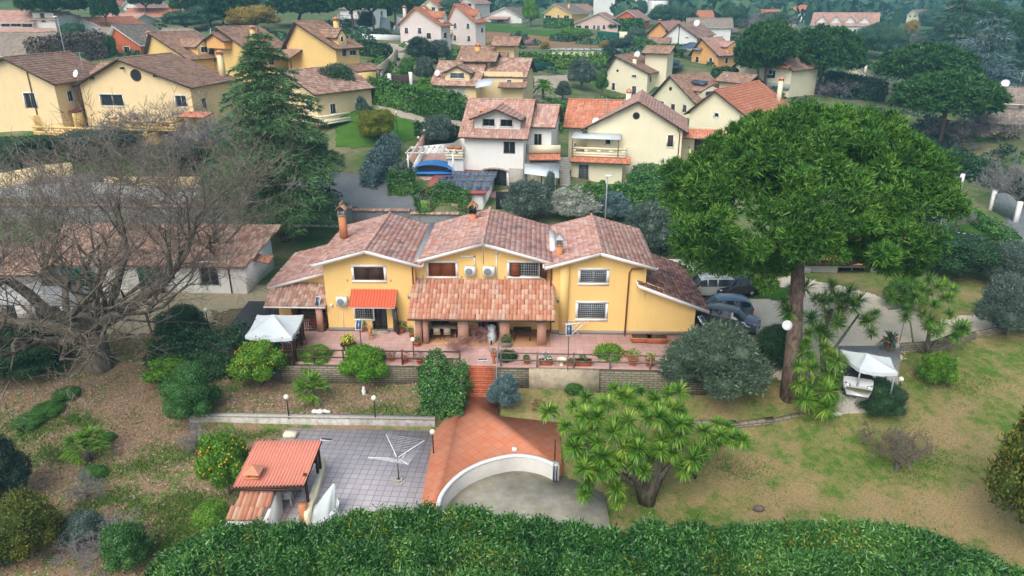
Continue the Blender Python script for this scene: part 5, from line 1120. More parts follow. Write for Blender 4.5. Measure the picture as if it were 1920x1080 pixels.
# ---------------------------------------------------------------- cars
def car(name, label, loc, rz, L, W_, Hh, mat, style='hatch', rack=False, mats=None):
    r = thing(name, label, 'car', loc, rz); hw = W_/2
    if style == 'hatch': prof = [(-.50, .55, .55), (-.485, .62, .66), (-.44, .66, .93), (-.40, .665, .97), (-.22, .67, 1.0), (.02, .67, 1.0), (.12, .66, .96), (.27, .645, .66), (.36, .62, .62), (.45, .56, .56), (.495, .46, .46)]
    elif style == 'suv': prof = [(-.50, .55, .55), (-.49, .66, .68), (-.45, .68, .86), (-.36, .68, .96), (-.2, .67, 1.0), (0, .66, 1.0), (.1, .65, .95), (.25, .63, .66), (.36, .62, .62), (.46, .57, .57), (.5, .45, .45)]
    else: prof = [(-.5, .55, .55), (-.495, .63, .66), (-.48, .64, .95), (-.44, .64, .99), (-.2, .64, 1.0), (.0, .64, 1.0), (.12, .63, .95), (.25, .61, .64), (.36, .59, .59), (.46, .54, .54), (.5, .42, .42)]
    S_ = []; z0 = .17/Hh
    for t_, zb, zt in prof:
        x = t_*L; e = 1-.16*max(0, (abs(t_)-.36)/.14)**2; taper = .80 if zt > zb+.05 else .97
        S_.append([(x, -hw*.86*e, z0*Hh), (x, -hw*e, .32*Hh), (x, -hw*.985*e, zb*Hh), (x, -hw*taper*e*(.97), zt*Hh*.965), (x, -hw*taper*e*.82, zt*Hh), (x, hw*taper*e*.82, zt*Hh), (x, hw*taper*e*.97, zt*Hh*.965), (x, hw*.985*e, zb*Hh), (x, hw*e, .32*Hh), (x, hw*.86*e, z0*Hh)])
    V = [p for s_ in S_ for p in s_]; m = 10; body = MB(); bf = []; gl = []
    for i in range(len(S_)-1):
        for k in range(m-1):
            q = (i*m+k, (i+1)*m+k, (i+1)*m+k+1, i*m+k+1); a, b = prof[i], prof[i+1]
            cab = a[2]-a[1] > .05 or b[2]-b[1] > .05
            side = k in (2, 6) and a[2]-a[1] > .1 and b[2]-b[1] > .1 and -.46 < (a[0]+b[0])/2 < .2
            side = side or (k in (2, 6) and cab and .1 < (a[0]+b[0])/2 < .2)
            ws = k in (3, 4, 5) and ((a[2]-b[2] > .2 and a[0] > 0) or (b[2]-a[2] > .2 and a[0] < 0))
            (gl if (side or ws) else bf).append(q)
    bf += [tuple(range(m))[::-1][:4]]; body.add(V, bf); 
    body.F.setdefault((m, 0), []).append(np.array([list(range(m))[::-1], [(len(S_)-1)*m+k for k in range(m)]]))
    # pillars over the glass
    for t_ in (-.18, .0):
        for s_ in (-1, 1): body.hexa([(t_*L-.04, s_*hw*.985, .66*Hh), (t_*L+.04, s_*hw*.985, .66*Hh), (t_*L+.04, s_*hw*.95, .66*Hh), (t_*L-.04, s_*hw*.95, .66*Hh), (t_*L-.04, s_*hw*.80, .965*Hh), (t_*L+.04, s_*hw*.80, .965*Hh), (t_*L+.04, s_*hw*.75, .965*Hh), (t_*L-.04, s_*hw*.75, .965*Hh)])
    body.build('body', M[mat], r); g = MB(); g.add(V, gl); g.build('windows', M['glass'], r)
    for t_ in (-.31, .31):
        for s_ in (-1, 1):
            R2 = .31; f = MB(); f.lathe([(R2*.62, -.1), (R2, -.1), (R2*1.02, 0), (R2, .1), (R2*.62, .1)], n=18); f.lathe([(R2*.62, -.05), (R2*.62, .085), (R2*.15, .1), (0, .1)], n=18, mi=1)
            for a_ in range(5): f.box(-.02, .02, .05, R2*.6, .09, .115, 1) if a_ == 0 else None
            f.xform(Matrix.Translation((t_*L, s_*(hw-.11), R2))@Matrix.Rotation(-s_*PI/2, 4, 'X')); f.build('wheel', [M['rubber'], M['chrome' if mat != 'car_grey' else 'dark_metal']], r)
    for s_ in (-1, 1):
        f = MB(); f.hexa([(L*.46, s_*hw*.55, .5*Hh*.9), (L*.495, s_*hw*.55, .5*Hh*.9), (L*.455, s_*hw*.93, .5*Hh*.9), (L*.42, s_*hw*.93, .5*Hh*.9), (L*.44, s_*hw*.55, .565*Hh), (L*.475, s_*hw*.55, .56*Hh), (L*.44, s_*hw*.93, .575*Hh), (L*.40, s_*hw*.93, .575*Hh)]); f.build('headlight', M['chrome'], r)
        f = MB(); f.box(-L*.502, -L*.47, s_*hw*.80-.10, s_*hw*.80+.10, .47*Hh, .60*Hh); f.build('tail_light', M['red_light'], r)
        f = MB(); f.ball((L*.15, s_*(hw+.08), .66*Hh), (.07, .1, .07), 8, 6); f.build('mirror', M[mat], r)
    f = MB(); f.box(-L*.505, -L*.495, -.26, .26, .36*Hh, .42*Hh); f.build('number_plate', M['plastic_white'], r)
    f = MB(); f.box(-L*.495, L*.49, -hw*.97, hw*.97, .14, .27); f.build('sill', M['rubber'], r)
    if rack:
        for s_ in (-1, 1): f = MB(); f.tube([(-L*.4, s_*hw*.62, Hh+.06), (L*.06, s_*hw*.62, Hh+.06)], .025, 5); f.build('roof_rail', M['grey_metal'], r)
        for x in (-L*.3, -L*.03): f = MB(); f.box(x-.04, x+.04, -hw*.7, hw*.7, Hh+.08, Hh+.11); f.build('crossbar', M['plastic_white'], r)
    return r
def carpix(name, label, fx, fy, bx, by, L, W_, Hh, mat, z=0.05, **k):
    a = Gz(fx, fy, z); b = Gz(bx, by, z); car(name, label, ((a[0]+b[0])/2, (a[1]+b[1])/2, z), math.atan2(a[1]-b[1], a[0]-b[0]), L, W_, Hh, M_(mat), **k)
def M_(m): return m
carpix('parked_car', 'dark grey hatchback parked nearest the olive tree, facing right', 1408, 622, 1330, 606, 3.9, 1.65, 1.5, 'car_grey')
carpix('parked_car', 'metallic blue grey car parked beside the villa wing, facing left', 1308, 590, 1390, 592, 4.4, 1.8, 1.52, 'car_blue', style='suv')
carpix('parked_car', 'black city car with pale roof parked at the back by the low wall', 1350, 556, 1400, 550, 3.6, 1.65, 1.52, 'car_black')
carpix('parked_car', 'silver estate car with roof rack parked left of the black one', 1295, 553, 1345, 553, 4.3, 1.7, 1.6, 'car_silver', style='van', rack=True)
carpix('parked_car', 'white small car sheltered under the worn white canopy', 1607, 752, 1598, 690, 3.7, 1.6, 1.42, 'car_white')
def cam_h(): return 0
# ---------------------------------------------------------------- houses behind
def ops_px(h, W_, lst, y0=0.0):
    out = []
    for q in lst:
        face, a, b, c, d, kind = q[:6]; o = q[6] if len(q) > 6 else {}
        if face == 'front': p = h.pl(a, d, y=y0); r = h.pl(c, b, y=y0); out.append(('front', p[0]-W_[0], r[0]-W_[0], p[2], r[2], kind, o))
        else: p = h.pl(a, d, x=W_[1]); r = h.pl(c, b, x=W_[1]); out.append(('right', p[1], r[1], p[2], max(r[2], p[2]+.5), kind, o))
    return out
FD = dict(tw=.42, tl=.5, seg=2)
def bh(label, A, B, yb, ye, rise, depth, axis='y', wall='wall_cream', roof='tile_brown', apex=.5, win=(), fascia='fascia_dark', zer=0, chim=(), name='house', grp=None, side=None, over=.6, og=.6, dz=0, below=3.5, tiles_=None):
    h = House(name, label, 'house', A=A, B=B, yb=yb, group=grp)
    ze = h.pl(A[0], ye, y=0)[2]; W_ = h.W
    if side: depth = h.pl(side[0], side[1], x=W_)[1]
    h.D = depth; h.ze = ze; h.za = ze+rise
    o = [q for q in ops_px(h, (0, W_), win)]
    o2 = []
    for face, L_ in (('front', W_), ('right', depth)):   # further plain windows where a wall would otherwise be blank
        if (face == 'front' and A[1] < 118) or L_ < 4.5 or ze < 3.2: continue
        for zz in ([1.0, 3.8] if ze > 5.2 else [ze-2.1]):
            n_w = max(1, int(L_/3.6))
            for i_w in range(n_w):
                u_ = L_*(i_w+.5)/n_w+random.uniform(-.3, .3)-.45
                if all(q[0] != face or q[2] < u_-.5 or q[1] > u_+1.4 or q[4] < zz-.4 or q[3] > zz+1.6 for q in o): o.append((face, u_, u_+.9, zz, zz+1.2, random.choice(['shutter', 'shutter', 'glass']), {}))
    for q in o:
        L = W_ if q[0] == 'front' else depth
        if q[5] != 'round' and (q[2] > L-.1 or q[1] < .1 or q[4] > ze-.02): q = (q[0], max(.12, q[1]), min(L-.12, q[2]), q[3], min(q[4], ze-.08))+q[5:]
        if q[2]-q[1] > .2 and q[4]-q[3] > .2: o2.append(q)
    h.gable(0, W_, 0, depth, 0, ze, ze+rise, axis, wall, o2, apex, zer=ze+zer if zer else None, mat=roof, fascia=fascia, over=over, og=og, below=below, **(tiles_ or FD))
    for (cx, cyy, hh) in chim: h.chimney(W_*cx, depth*cyy, ze-.2, ze+rise*.6+hh*.55, .3, wall)
    return h
def dormer(h, x0, x1, y0, y1, zb, ze, za, axis='y', wall='wall_cream', roof='tile_brown', win=(), fascia='fascia_dark', og=.35):
    h.gable(x0, x1, y0, y1, zb, ze, za, axis, wall, [w_ for w_ in win], wname='dormer', below=0, mat=roof, fascia=fascia, over=.3, og=og, ogb=0, **FD)
def balcony(h, x0, x1, y0, y1, z, mat='wall_cream', ph=.9, slab=.2, gaps=True):
    f = MB(); f.box(x0, x1, y0, y1, z-slab, z)
    for k in range(2):
        z0 = z if k == 0 else z+ph*.7; z1 = z+ph*.35 if k == 0 else z+ph
        f.box(x0, x1, y0, y0+.12, z0+.001, z1); f.box(x0, x0+.12, y0+.121, y1, z0+.001, z1); f.box(x1-.12, x1, y0+.121, y1, z0+.001, z1)
    n = max(2, int((x1-x0)/1.6))
    for i in range(n+1): x = x0+(x1-x0-.5)*i/n; f.box(x+.002, x+.5, y0+.01, y0+.11, z+ph*.35, z+ph*.7)
    f.build('balcony', M[mat], h.root)
G_ = 'front'; Rt = 'right'
# --- left hillside
h = bh('cream house cut by the left edge of the picture, long dark sloping eave', (-70, 86), (122, 84.5), 250, 150, 2.6, 10, apex=.62, win=[(G_, 43, 133, 60, 147, 'glass'), (G_, 50, 175, 64, 203, 'door')], wall='wall_warm')
h.pipe([(h.W*.78, -.08, h.ze+1), (h.W*.78, -.08, .2)], .06, 'fascia_dark')
h = bh('warm cream house with round gable window above the bare oak', (172, 87), (372, 85), 262, 157, 2.9, 9.5, apex=.42, win=[(G_, 248, 134, 262, 148, 'round'), (G_, 191, 178, 229, 198, 'glass'), (G_, 331, 180, 348, 200, 'glass')], wall='wall_warm', roof='tile_brown', chim=[(.95, .9, 2.2)])
h.dish(-.6, .5, h.ze+.6, .45); h.antenna(-.8, 2, h.ze-.5, 4)
h.walls(-1.4, 2.4, 4, 10, 0, h.ze+.6, h.ze+.6, 'x', 'wall_warm', below=3); h.roof(-1.6, 3, 4, 10, h.ze+.6, h.ze+1.9, 'x', mat='tile_brown', **FD)
h.boxpart('terrace', 'wall_gold', (-4.5, 10.5, -3.6, 0, -3.4, 1.2)); balcony(h, -4.5, 10.5, -3.7, -.02, 1.25, 'wall_gold')
mb = MB(); slab_plane(mb, (-6.8, -1.5, 3.6), (-.2, -1.5, 3.6), (-.2, 2.5, 4.1), (-6.8, 2.5, 4.1), .08); mb.build('awning', M['maroon_awning'], h.root); h.lean(-4.6, 10.6, -4.9, -3.7, .0, .6, 'tile_old')
h.lean(13.5, 17, -2, 0, 3.4, 3.7, 'tile_orange'); balcony(h, 4, 13, -2.2, -.02, 1.9, 'wall_gold', 1.0); h.boxpart('loggia_wall', 'wall_gold', (-4.4, -4.1, -3.6, 3, .9, 3.3), (-.6, -.3, -1.6, 0, .9, 3.4)); [h.boxpart('roof_bracket', 'fascia_dark', (x-.12, x+.12, -.5, 0, h.ze+r_, h.ze+r_+.25)) for x, r_ in ((2.0, .55), (6.3, 1.75), (10.4, .95))]
h = bh('yellow house with small dormer, red chimney pot and satellite dish', (282, 114), (361, 108.5), 142, 104, 3.3, 11, apex=.22, win=[(G_, 303, 77, 313, 87, 'glass'), (G_, 332, 114, 342, 127, 'shutter'), (G_, 299, 111, 311, 117, 'glass'), (Rt, 402, 112, 412, 117, 'glass')], wall='wall_gold', side=(434, 135), chim=[(.05, .1, 1.9)])
dormer(h, h.W*.45, h.W-.3, h.D*.25, h.D*.6, h.ze+.2, h.ze+1.6, h.ze+2.4, 'x', 'wall_gold', win=[('right', .6, h.D*.35-.6, h.ze+.6, h.ze+1.4, 'glass')]); h.dish(.6, -.2, h.ze+2.2, .5, (-1, -1, .3)); h.antenna(h.W+.5, h.D*.9, h.ze, 3.6)
h = bh('yellow house half hidden behind the cedar, with white dish on its gable', (408, 112), (478, 107), 142, 92, 3.1, 10, apex=.25, win=[(G_, 464, 80, 472, 88, 'glass'), (G_, 457, 100, 470, 110, 'glass')], wall='wall_gold', side=(545, 130), chim=[(.7, .4, 1.8)]); h.dish(.3, -.2, h.ze+2, .55, (-.6, -1, .3))
dormer(h, .2, h.W*.5, -1.2, 3, h.ze+.2, h.ze+1.4, h.ze+2.3, 'y', 'wall_orange')
h = bh('yellow house with tiled front porch, outdoor stair and dormer right of the cedar', (545, 110), (635, 104), 158, 84, 3.2, 10, apex=.28, win=[(G_, 565, 65, 570, 71, 'glass', {'sur': None}), (G_, 590, 64, 596, 72, 'glass', {'sur': None}), (Rt, 642, 92, 649, 106, 'glass'), (Rt, 656, 94, 668, 104, 'glass')], wall='wall_gold', side=(677, 146), chim=[(.8, .55, 2.6)])
dormer(h, h.W*.5, h.W-.3, h.D*.2, h.D*.55, h.ze+.2, h.ze+1.5, h.ze+2.3, 'x', 'wall_gold', win=[('right', .5, h.D*.35-.5, h.ze+.6, h.ze+1.3, 'glass')])
h.lean(-3.2, 3.6, -2.3, 0, h.ze-1.6, h.ze-.6, 'tile_brown', posts=[(-3, -2.1, 1, h.ze-1.65), (3.3, -2.1, 1, h.ze-1.65)]); balcony(h, -3.4, 4.5, -2.6, -.02, 1.6, 'wall_gold'); h.boxpart('terrace', 'wall_gold', (-3.4, 4.5, -2.6, -.03, -3, 1.4))
f = MB(); f.hexa([(4.5, -1.1, -2), (9.5, -1.1, -2), (9.5, -.02, -2), (4.5, -.02, -2), (4.5, -1.1, 1.6), (9.5, -1.1, -1.4), (9.5, -.02, -1.4), (4.5, -.02, 1.6)]); f.build('outside_stair', M['wall_gold'], h.root)
q = h; mb = MB(); slab_plane(mb, (q.W+2.6, 1, 2.4), (q.W+2.6, 6.5, 2.4), (q.W, 6.5, 3.2), (q.W, 1, 3.2), .1); tile_plane(mb, (q.W+2.6, 1, 2.4), (q.W+2.6, 6.5, 2.4), (q.W, 6.5, 3.2), (q.W, 1, 3.2), .4, .45); mb.build('porch_roof', M['tile_brown'], h.root)
for y in (1.3, 3.5, 6.2): h.boxpart('post', 'wall_palepink', (q.W+2.1, q.W+2.4, y-.15, y+.15, -1, 2.3))
h.boxpart('terrace', 'wall_gold', (q.W+.01, q.W+3.2, q.D-3.4, q.D, -3, 2.2))
h = bh('cream house behind the cedar with a stepped balcony over the green lawn', (520, 93), (600, 88), 262, 165, 2.2, 9, win=[(G_, 575, 190, 585, 205, 'glass')], wall='wall_warm', roof='tile_old', apex=.4)
balcony(h, h.W-3.5, h.W+2.6, -1.5, 3, 3.3, 'wall_cream'); balcony(h, h.W-4.5, h.W+3.2, -2.2, 3, .9, 'wall_white'); h.boxpart('terrace', 'wall_cream', (h.W-4.4, h.W+3.1, -2.1, 3, -3, .7))
h = bh('red house with white edged gable beyond the brown hedge', (208, 132), (266, 130), 103, 80, 2.9, 8, apex=.3, win=[(G_, 229, 63, 237, 71, 'glass'), (G_, 234, 88, 242, 100, 'glass')], wall='wall_red', roof='tile_grey', fascia='fascia_white', side=None)
h.walls(-5, 0, 1, 9, 0, 2.6, 2.6, 'x', 'wall_red', below=3); h.roof(-5.4, 0, 1, 9, 2.6, 4.4, 'x', mat='tile_grey', fascia='fascia_white', **FD); h.boxpart('garage_net', 'green_plastic', (-4, -.8, .8, .95, .2, 2.2)); h.roof(h.W-1, h.W+5, 4, 11, h.ze+.4, h.ze+2.2, 'x', mat='tile_grey', fascia='fascia_white', **FD)
h = bh('low house with broad grey tiled roof at the left edge', (-60, 120), (68, 119), 112, 100, 3.0, 11, 'x', win=[], wall='wall_orange', roof='tile_grey', fascia='fascia_white')
h = bh('white house with pink roof and wide veranda windows, far upper left', (-30, 155), (66, 153), 66, 40, 2.0, 9, 'x', win=[(G_, 3, 41, 17, 50, 'glass'), (G_, 21, 41, 38, 50, 'glass'), (G_, 42, 40, 64, 51, 'glass')], wall='wall_white', roof='tile_pinkish', fascia='fascia_white')
h.lean(-2, h.W+9, -3.5, 0, h.ze*.30, h.ze*.52, 'tile_pinkish', fascia='fascia_white', posts=[(1, -3, -2, 1), (6, -3, -2, 1), (h.W+6, -3, -2, 1)])
h.walls(h.W, h.W+5, .5, 8, 0, h.ze+1.2, h.ze+1.2, 'x', 'wall_white', below=3, ops=[('front', 1.8, 2.8, 2.6, 4.4, 'glass')]); h.roof(h.W-.2, h.W+5, .5, 8, h.ze+.6, h.ze+1.8, 'x', mat='tile_pinkish', fascia='fascia_white', **FD)
h = bh('low white bungalow with orange pyramid-like roof, far left', (132, 160), (196, 157), 58, 50, 1.8, 12, 'y', win=[], wall='wall_white', roof='tile_orange', fascia='fascia_white')
h = bh('low pinkish roofed bungalow with two small dormers, far left', (172, 172), (238, 170), 52, 45, 2.2, 12, 'x', win=[(G_, 196, 36, 203, 41, 'glass'), (G_, 218, 37, 224, 42, 'glass')], wall='wall_white', roof='tile_pinkish', fascia='fascia_white')
h = bh('long low tiled house in front of the orange one, far upper left', (235, 182), (322, 184), 45, 30, 1.6, 12, 'x', win=[(G_, 291, 23, 297, 27, 'glass'), (G_, 311, 22, 315, 26, 'glass')], wall='wall_white', roof='tile_orange', fascia='fascia_white')
h = bh('bright orange house with red roof behind the tall pines, upper left', (321, 200), (372, 196), 27, 9, 2.6, 9, 'x', win=[(G_, 337, 15, 340, 22, 'glass', {'sur': None})], wall='wall_gold', roof='red_roof' if False else 'tile_orange', fascia='wall_gold'); h.boxpart('pillar', 'wall_gold', (1.8, 2.3, -.4, 0, 0, h.ze+2), (5, 5.5, -.4, 0, 0, h.ze+1.6))
h = bh('white house glimpsed between pine trunks, upper centre left', (640, 205), (688, 200), 52, 14, 1.5, 8, 'x', win=[(G_, 654, 23, 662, 29, 'glass_blue' if False else 'glass')], wall='wall_white', roof='tile_grey', fascia='fascia_white'); balcony(h, 1, 8, -2, 0, 2.5, 'wall_white')
# --- centre
h = bh('pale pink house with two chimneys and salmon roof, nearer of the twin pair', (752, 168), (828, 163), 88, 44, 3.3, 10, apex=.42, win=[(G_, 766, 38, 774, 45, 'glass'), (G_, 780, 38, 788, 45, 'glass'), (G_, 800, 62, 808, 73, 'shutter'), (Rt, 832, 61, 838, 72, 'glass')], wall='wall_palepink', roof='tile_orange', fascia='tile_orange' if False else 'chimney_orange', side=(845, 80), chim=[(.1, .15, 2.2), (.45, .7, 2.6)])
dormer(h, h.W*.55, h.W, h.D*.3, h.D*.7, h.ze+.3, h.ze+1.6, h.ze+2.4, 'x', 'wall_palepink', 'tile_orange', fascia='chimney_orange')
h = bh('pale pink house with salmon roof, farther of the twin pair', (842, 184), (892, 178), 84, 38, 3.6, 11, apex=.3, win=[(Rt, 902, 52, 906, 61, 'shutter')], wall='wall_palepink', roof='tile_orange', fascia='chimney_orange', side=(910, 76), chim=[(.35, .5, 2.3)]); dormer(h, h.W*.5, h.W-.2, h.D*.25, h.D*.6, h.ze+.3, h.ze+1.6, h.ze+2.4, 'x', 'wall_palepink', 'tile_orange', fascia='chimney_orange')
balcony(h, -2.5, 1.5, -3, 0, 2.6, 'wall_warm')
h = bh('cream house with long latticed roller window and broad dormer', (815, 108), (893, 107), 190, 155, 2.6, 10, 'x', win=[(G_, 841, 166, 871, 186, 'roller'), (Rt, 905, 160, 909, 180, 'glass')], wall='wall_warm', roof='tile_old')
f2 = h.pl(843, 143, y=1.2); dormer(h, h.W*.25, h.W*.83, .5, 6, h.ze-.2, h.ze+1.5, h.ze+2.4, 'y', 'wall_warm', 'tile_old', win=[('front', .8, h.W*.58-.8, h.ze+.65, h.ze+1.35, 'bars')])
h.dish(.3, 1, h.ze+.8, .45); h.walls(h.W, h.W+6.5, 2.5, 12, 0, h.ze+1.5, h.ze+1.5, 'x', 'wall_warm', below=4, ops=[('front', 4.1, 4.8, 2.2, 3, 'bars')]); h.roof(h.W+.9, h.W+6.6, 3, 12, h.ze+1.0, h.ze+3.0, 'x', mat='tile_old', **FD)
h.walls(h.W-2.2, h.W+.9, 5, 9, 0, h.ze+3.0, h.ze+3.0, 'x', 'wall_warm', below=0); h.roof(h.W-2.6, h.W+1.6, 4.6, 9, h.ze+3.0, h.ze+3.9, 'x', mat='tile_brown', **FD)
h.walls(-.5+h.W*.3, h.W+2, 10, 17, 0, h.ze+2.8, h.ze+2.8, 'x', 'wall_warm', below=0); h.roof(h.W*.2, h.W+2, 10, 17, h.ze+2.6, h.ze+4.4, 'x', mat='tile_brown', **FD); h.walls(h.W+.6, h.W+3.4, 12, 16, 0, h.ze+4.9, h.ze+4.9, 'x', 'wall_warm', below=0); h.roof(h.W+.3, h.W+3.8, 11.6, 16, h.ze+4.9, h.ze+5.8, 'x', mat='tile_brown', **FD)
h.chimney(h.W*.7, 9.6, h.ze, h.ze+4.6, .35, 'wall_orange'); h.chimney(h.W*.62, 11, h.ze, h.ze+3.6, .3, 'wall_warm')
h.lean(h.W+3.0, h.W+7.2, 1.2, 3, h.ze-.6, h.ze+.2, 'tile_brown'); mb = MB(); slab_plane(mb, (h.W+.2, -1.4, 2.2), (h.W+2.6, -1.4, 2.6), (h.W+2.6, .4, 3.4), (h.W+.2, .4, 3.2), .06); mb.build('awning', M['fabric_white'], h.root)
# white house behind the villa
h = bh('white house with arched glass doors and big dormer right behind the villa', (873, 80.5), (981, 79.5), 354, 249, 3.1, 9.5, 'x', win=[(G_, 944, 266, 966, 288, 'glass', {'sur': None}), (G_, 906, 319, 950, 352, 'door', {'n': 3, 'sash': 'dark_metal', 'deep': .3}), (G_, 862+20, 322, 885, 331, 'glass')], wall='wall_white', roof='tile_pinkish', tiles_=dict(tw=.36, tl=.42, seg=3))
f = MB()
for i in range(8): a_ = PI*i/8; b_ = PI*(i+1)/8; pA = h.pl(906, 321, y=0); pB = h.pl(950, 321, y=0); cx_ = (pA[0]+pB[0])/2; r_ = (pB[0]-pA[0])/2+.05; f.hexa([(cx_-r_*math.cos(a_), -.08, pA[2]+.35*math.sin(a_)*r_*.5), (cx_-r_*math.cos(b_), -.08, pA[2]+.35*math.sin(b_)*r_*.5), (cx_-r_*math.cos(b_), .0, pA[2]+.35*math.sin(b_)*r_*.5), (cx_-r_*math.cos(a_), .0, pA[2]+.35*math.sin(a_)*r_*.5)]+[(cx_-(r_+.25)*math.cos(t_), y_, pA[2]+(.35*r_*.5+.25)*math.sin(t_)) for t_, y_ in ((a_, -.08), (b_, -.08), (b_, 0), (a_, 0))])
f.build('door_arch', M['concrete_old'], h.root)
h.boxpart('stone_base', 'concrete_old', (h.pl(954, 320, y=0)[0], h.W-.02, -.06, 0, 0, 2.6))
dormer(h, h.W*.16, h.W*.93, .55, 6.5, h.ze-.1, h.ze+1.7, h.ze+2.75, 'y', 'wall_white', 'tile_pinkish', win=[('front', h.W*.14, h.W*.34, h.ze+.75, h.ze+1.5, 'bars', {'bar': 'dark_metal'}), ('front', h.W*.44, h.W*.64, h.ze+.75, h.ze+1.5, 'bars', {'bar': 'dark_metal'})], fascia='fascia_dark', og=.9)
h.chimney(h.W*.25, 2.2, h.ze, h.ze+1.9, .3, 'wall_palepink')
h.walls(h.W, h.W+2.8, 2.5, 10, 0, h.ze+.8, h.ze+.8, 'x', 'wall_white', below=3, ops=[('front', .8, 1.7, h.ze-1.6, h.ze-.3, 'glass', {'sur': None})]); h.roof(h.W+.4, h.W+2.8, 2.5, 10, h.ze+.8, h.ze+2.4, 'x', mat='tile_pinkish', **FD)
h.walls(-1.8, 0, -.8, 5, 0, 4.9, 4.9, 'x', 'wall_white', below=3, ops=[('front', .55, .8, 1.2, 1.9, 'glass'), ('front', 1.1, 1.35, 1.2, 1.9, 'glass')]); balcony(h, -2.0, 0, -1, 4, 3.8, 'wall_cream')
for k in (-1.4, -.5): f = MB(); f.box(k-.4, k+.4, -1.05, -.7, 4.75, 5.0); f.build('flower_box', M['terracotta_pot'], h.root)
WH = h
# cream gabled house right of it
h = bh('big cream house with round gable window and white patio awning', (1098, 86.5), (1272, 84.5), 338, 236, 3.1, 10, apex=.52, win=[(G_, 1187, 210, 1199, 224, 'round'), (G_, 1251, 254, 1263, 275, 'shutter'), (G_, 1187, 313, 1196, 321, 'glass'), (G_, 1135, 256, 1145, 270, 'glass')], wall='wall_cream', roof='tile_pinkish', fascia='fascia_dark', chim=[(.38, .8, 2.2)], tiles_=dict(tw=.36, tl=.42, seg=3))
h.walls(-2.4, 1.5, 1.2, 9, 0, h.ze-.3, h.ze-.3, 'x', 'wall_cream', below=3); h.roof(-2.6, 3.2, 1.0, 9, h.ze+.0, h.ze+2.4, 'x', mat='tile_orange', **FD); h.dish(1.0, -.2, h.ze+.1, .45); h.antenna(2.0, 1, h.ze+.4, 2.8); h.pipe([(h.W-.6, -.2, h.ze), (h.W-.3, -.06, h.ze-.5), (h.W-.3, -.06, .2)], .06)
p0 = h.pl(1070, 303, y=-2.2); p1 = h.pl(1180, 303, y=-2.2)
h.walls(p0[0], p1[0]-.8, -1.4, 1.2, 0, p0[2]+.3, p0[2]+.3, 'x', 'wall_cream', below=3, ops=[('front', .9, 2.1, .1, 2.2, 'gate')]); h.lean(p0[0]-.1, p1[0]+.1, -2.2, -1.0, p0[2], p0[2]+.6, 'tile_orange'); balcony(h, p0[0], p1[0]-.5, -1.5, 1.2, p0[2]+.75, 'wall_cream')
mb = MB(); zz = p0[2]+3.0; slab_plane(mb, (p0[0], -1.9, zz-.25), (p1[0]-1.2, -1.9, zz-.25), (p1[0]-1.2, .2, zz+.2), (p0[0], .2, zz+.2), .05); mb.build('awning', M['fabric_white'], h.root)
for x in (p0[0]+.1, p1[0]-1.4): h.boxpart('awning_frame', 'dark_metal', (x-.04, x+.04, -1.85, -1.77, p0[2]+.7, zz-.3))
h.walls(h.W, h.W+7, 3, 10, 0, h.ze-1.2, h.ze-1.2, 'x', 'wall_cream', below=3); h.lean(h.W, h.W+5, 1.0, 3.0, h.ze-1.2, h.ze-.4, 'tile_orange', posts=[(h.W+4.6, 1.2, 0, h.ze-1.2)], post='wall_cream'); balcony(h, h.W+1, h.W+8, -.5, 3, 3.2, 'wall_cream'); h.lean(h.W+.6, h.W+8, -1.4, -.4, 2.3, 2.8, 'tile_orange'); h.boxpart('side_door', 'wood_dark', (h.W+1.6, h.W+2.6, 2.9, 3.0, 3.2, 5.6))
# third row
h = bh('pale cream house with small square tower and satellite dish', (1136, 152), (1212, 148), 178, 132, 2.9, 10, apex=.22, win=[(G_, 1156, 129, 1160, 136, 'round'), (G_, 1147, 156, 1153, 169, 'glass'), (G_, 1184, 162, 1193, 181, 'door'), (G_, 1185, 141, 1193, 145, 'glass')], wall='wall_cream', side=(1245, 165), roof='tile_brown', zer=0)
h.walls(h.W*.72, h.W*1.25, 5, 9, 0, h.ze+3.6, h.ze+3.6, 'x', 'wall_cream', below=0); h.roof(h.W*.7, h.W*1.28, 4.6, 9.3, h.ze+3.6, h.ze+4.6, 'x', mat='tile_brown', **FD); h.dish(h.W*.6, 3, h.ze+2.6, .7); h.chimney(h.W*.62, 1.2, h.ze, h.ze+2.4, .35)
h = bh('cream house with solar panel on its brown dormer roof', (1224, 128), (1302, 120), 214, 178, 3.6, 11, apex=.4, win=[(G_, 1255, 162, 1260, 171, 'round'), (G_, 1237, 191, 1245, 207, 'shutter'), (G_, 1257, 196, 1266, 213, 'shutter')], wall='wall_cream', side=(1368, 195), roof='tile_brown')
dormer(h, h.W*.5, h.W-.3, h.D*.2, h.D*.75, h.ze+.2, h.ze+1.5, h.ze+2.3, 'x', 'wall_cream', win=[('right', .8, h.D*.5, h.ze+.6, h.ze+1.3, 'glass')]); f = MB(); f.hexa([(h.W*.55, h.D*.3, h.ze+2.35), (h.W*.9, h.D*.3, h.ze+2.35), (h.W*.9, h.D*.45, h.ze+2.75), (h.W*.55, h.D*.45, h.ze+2.75), (h.W*.55, h.D*.3, h.ze+2.45), (h.W*.9, h.D*.3, h.ze+2.45), (h.W*.9, h.D*.45, h.ze+2.85), (h.W*.55, h.D*.45, h.ze+2.85)]); f.build('solar_panel', M['glass_blue'], h.root)
h.dish(h.W*.9, h.D*.95, h.ze+2.4, .7); h.walls(h.W*.8, h.W*1.4, h.D*.9, h.D*1.2, 0, h.ze+3, h.ze+3, 'x', 'wall_cream', below=0); h.roof(h.W*.78, h.W*1.42, h.D*.88, h.D*1.25, h.ze+3, h.ze+3.9, 'x', mat='tile_brown', **FD)
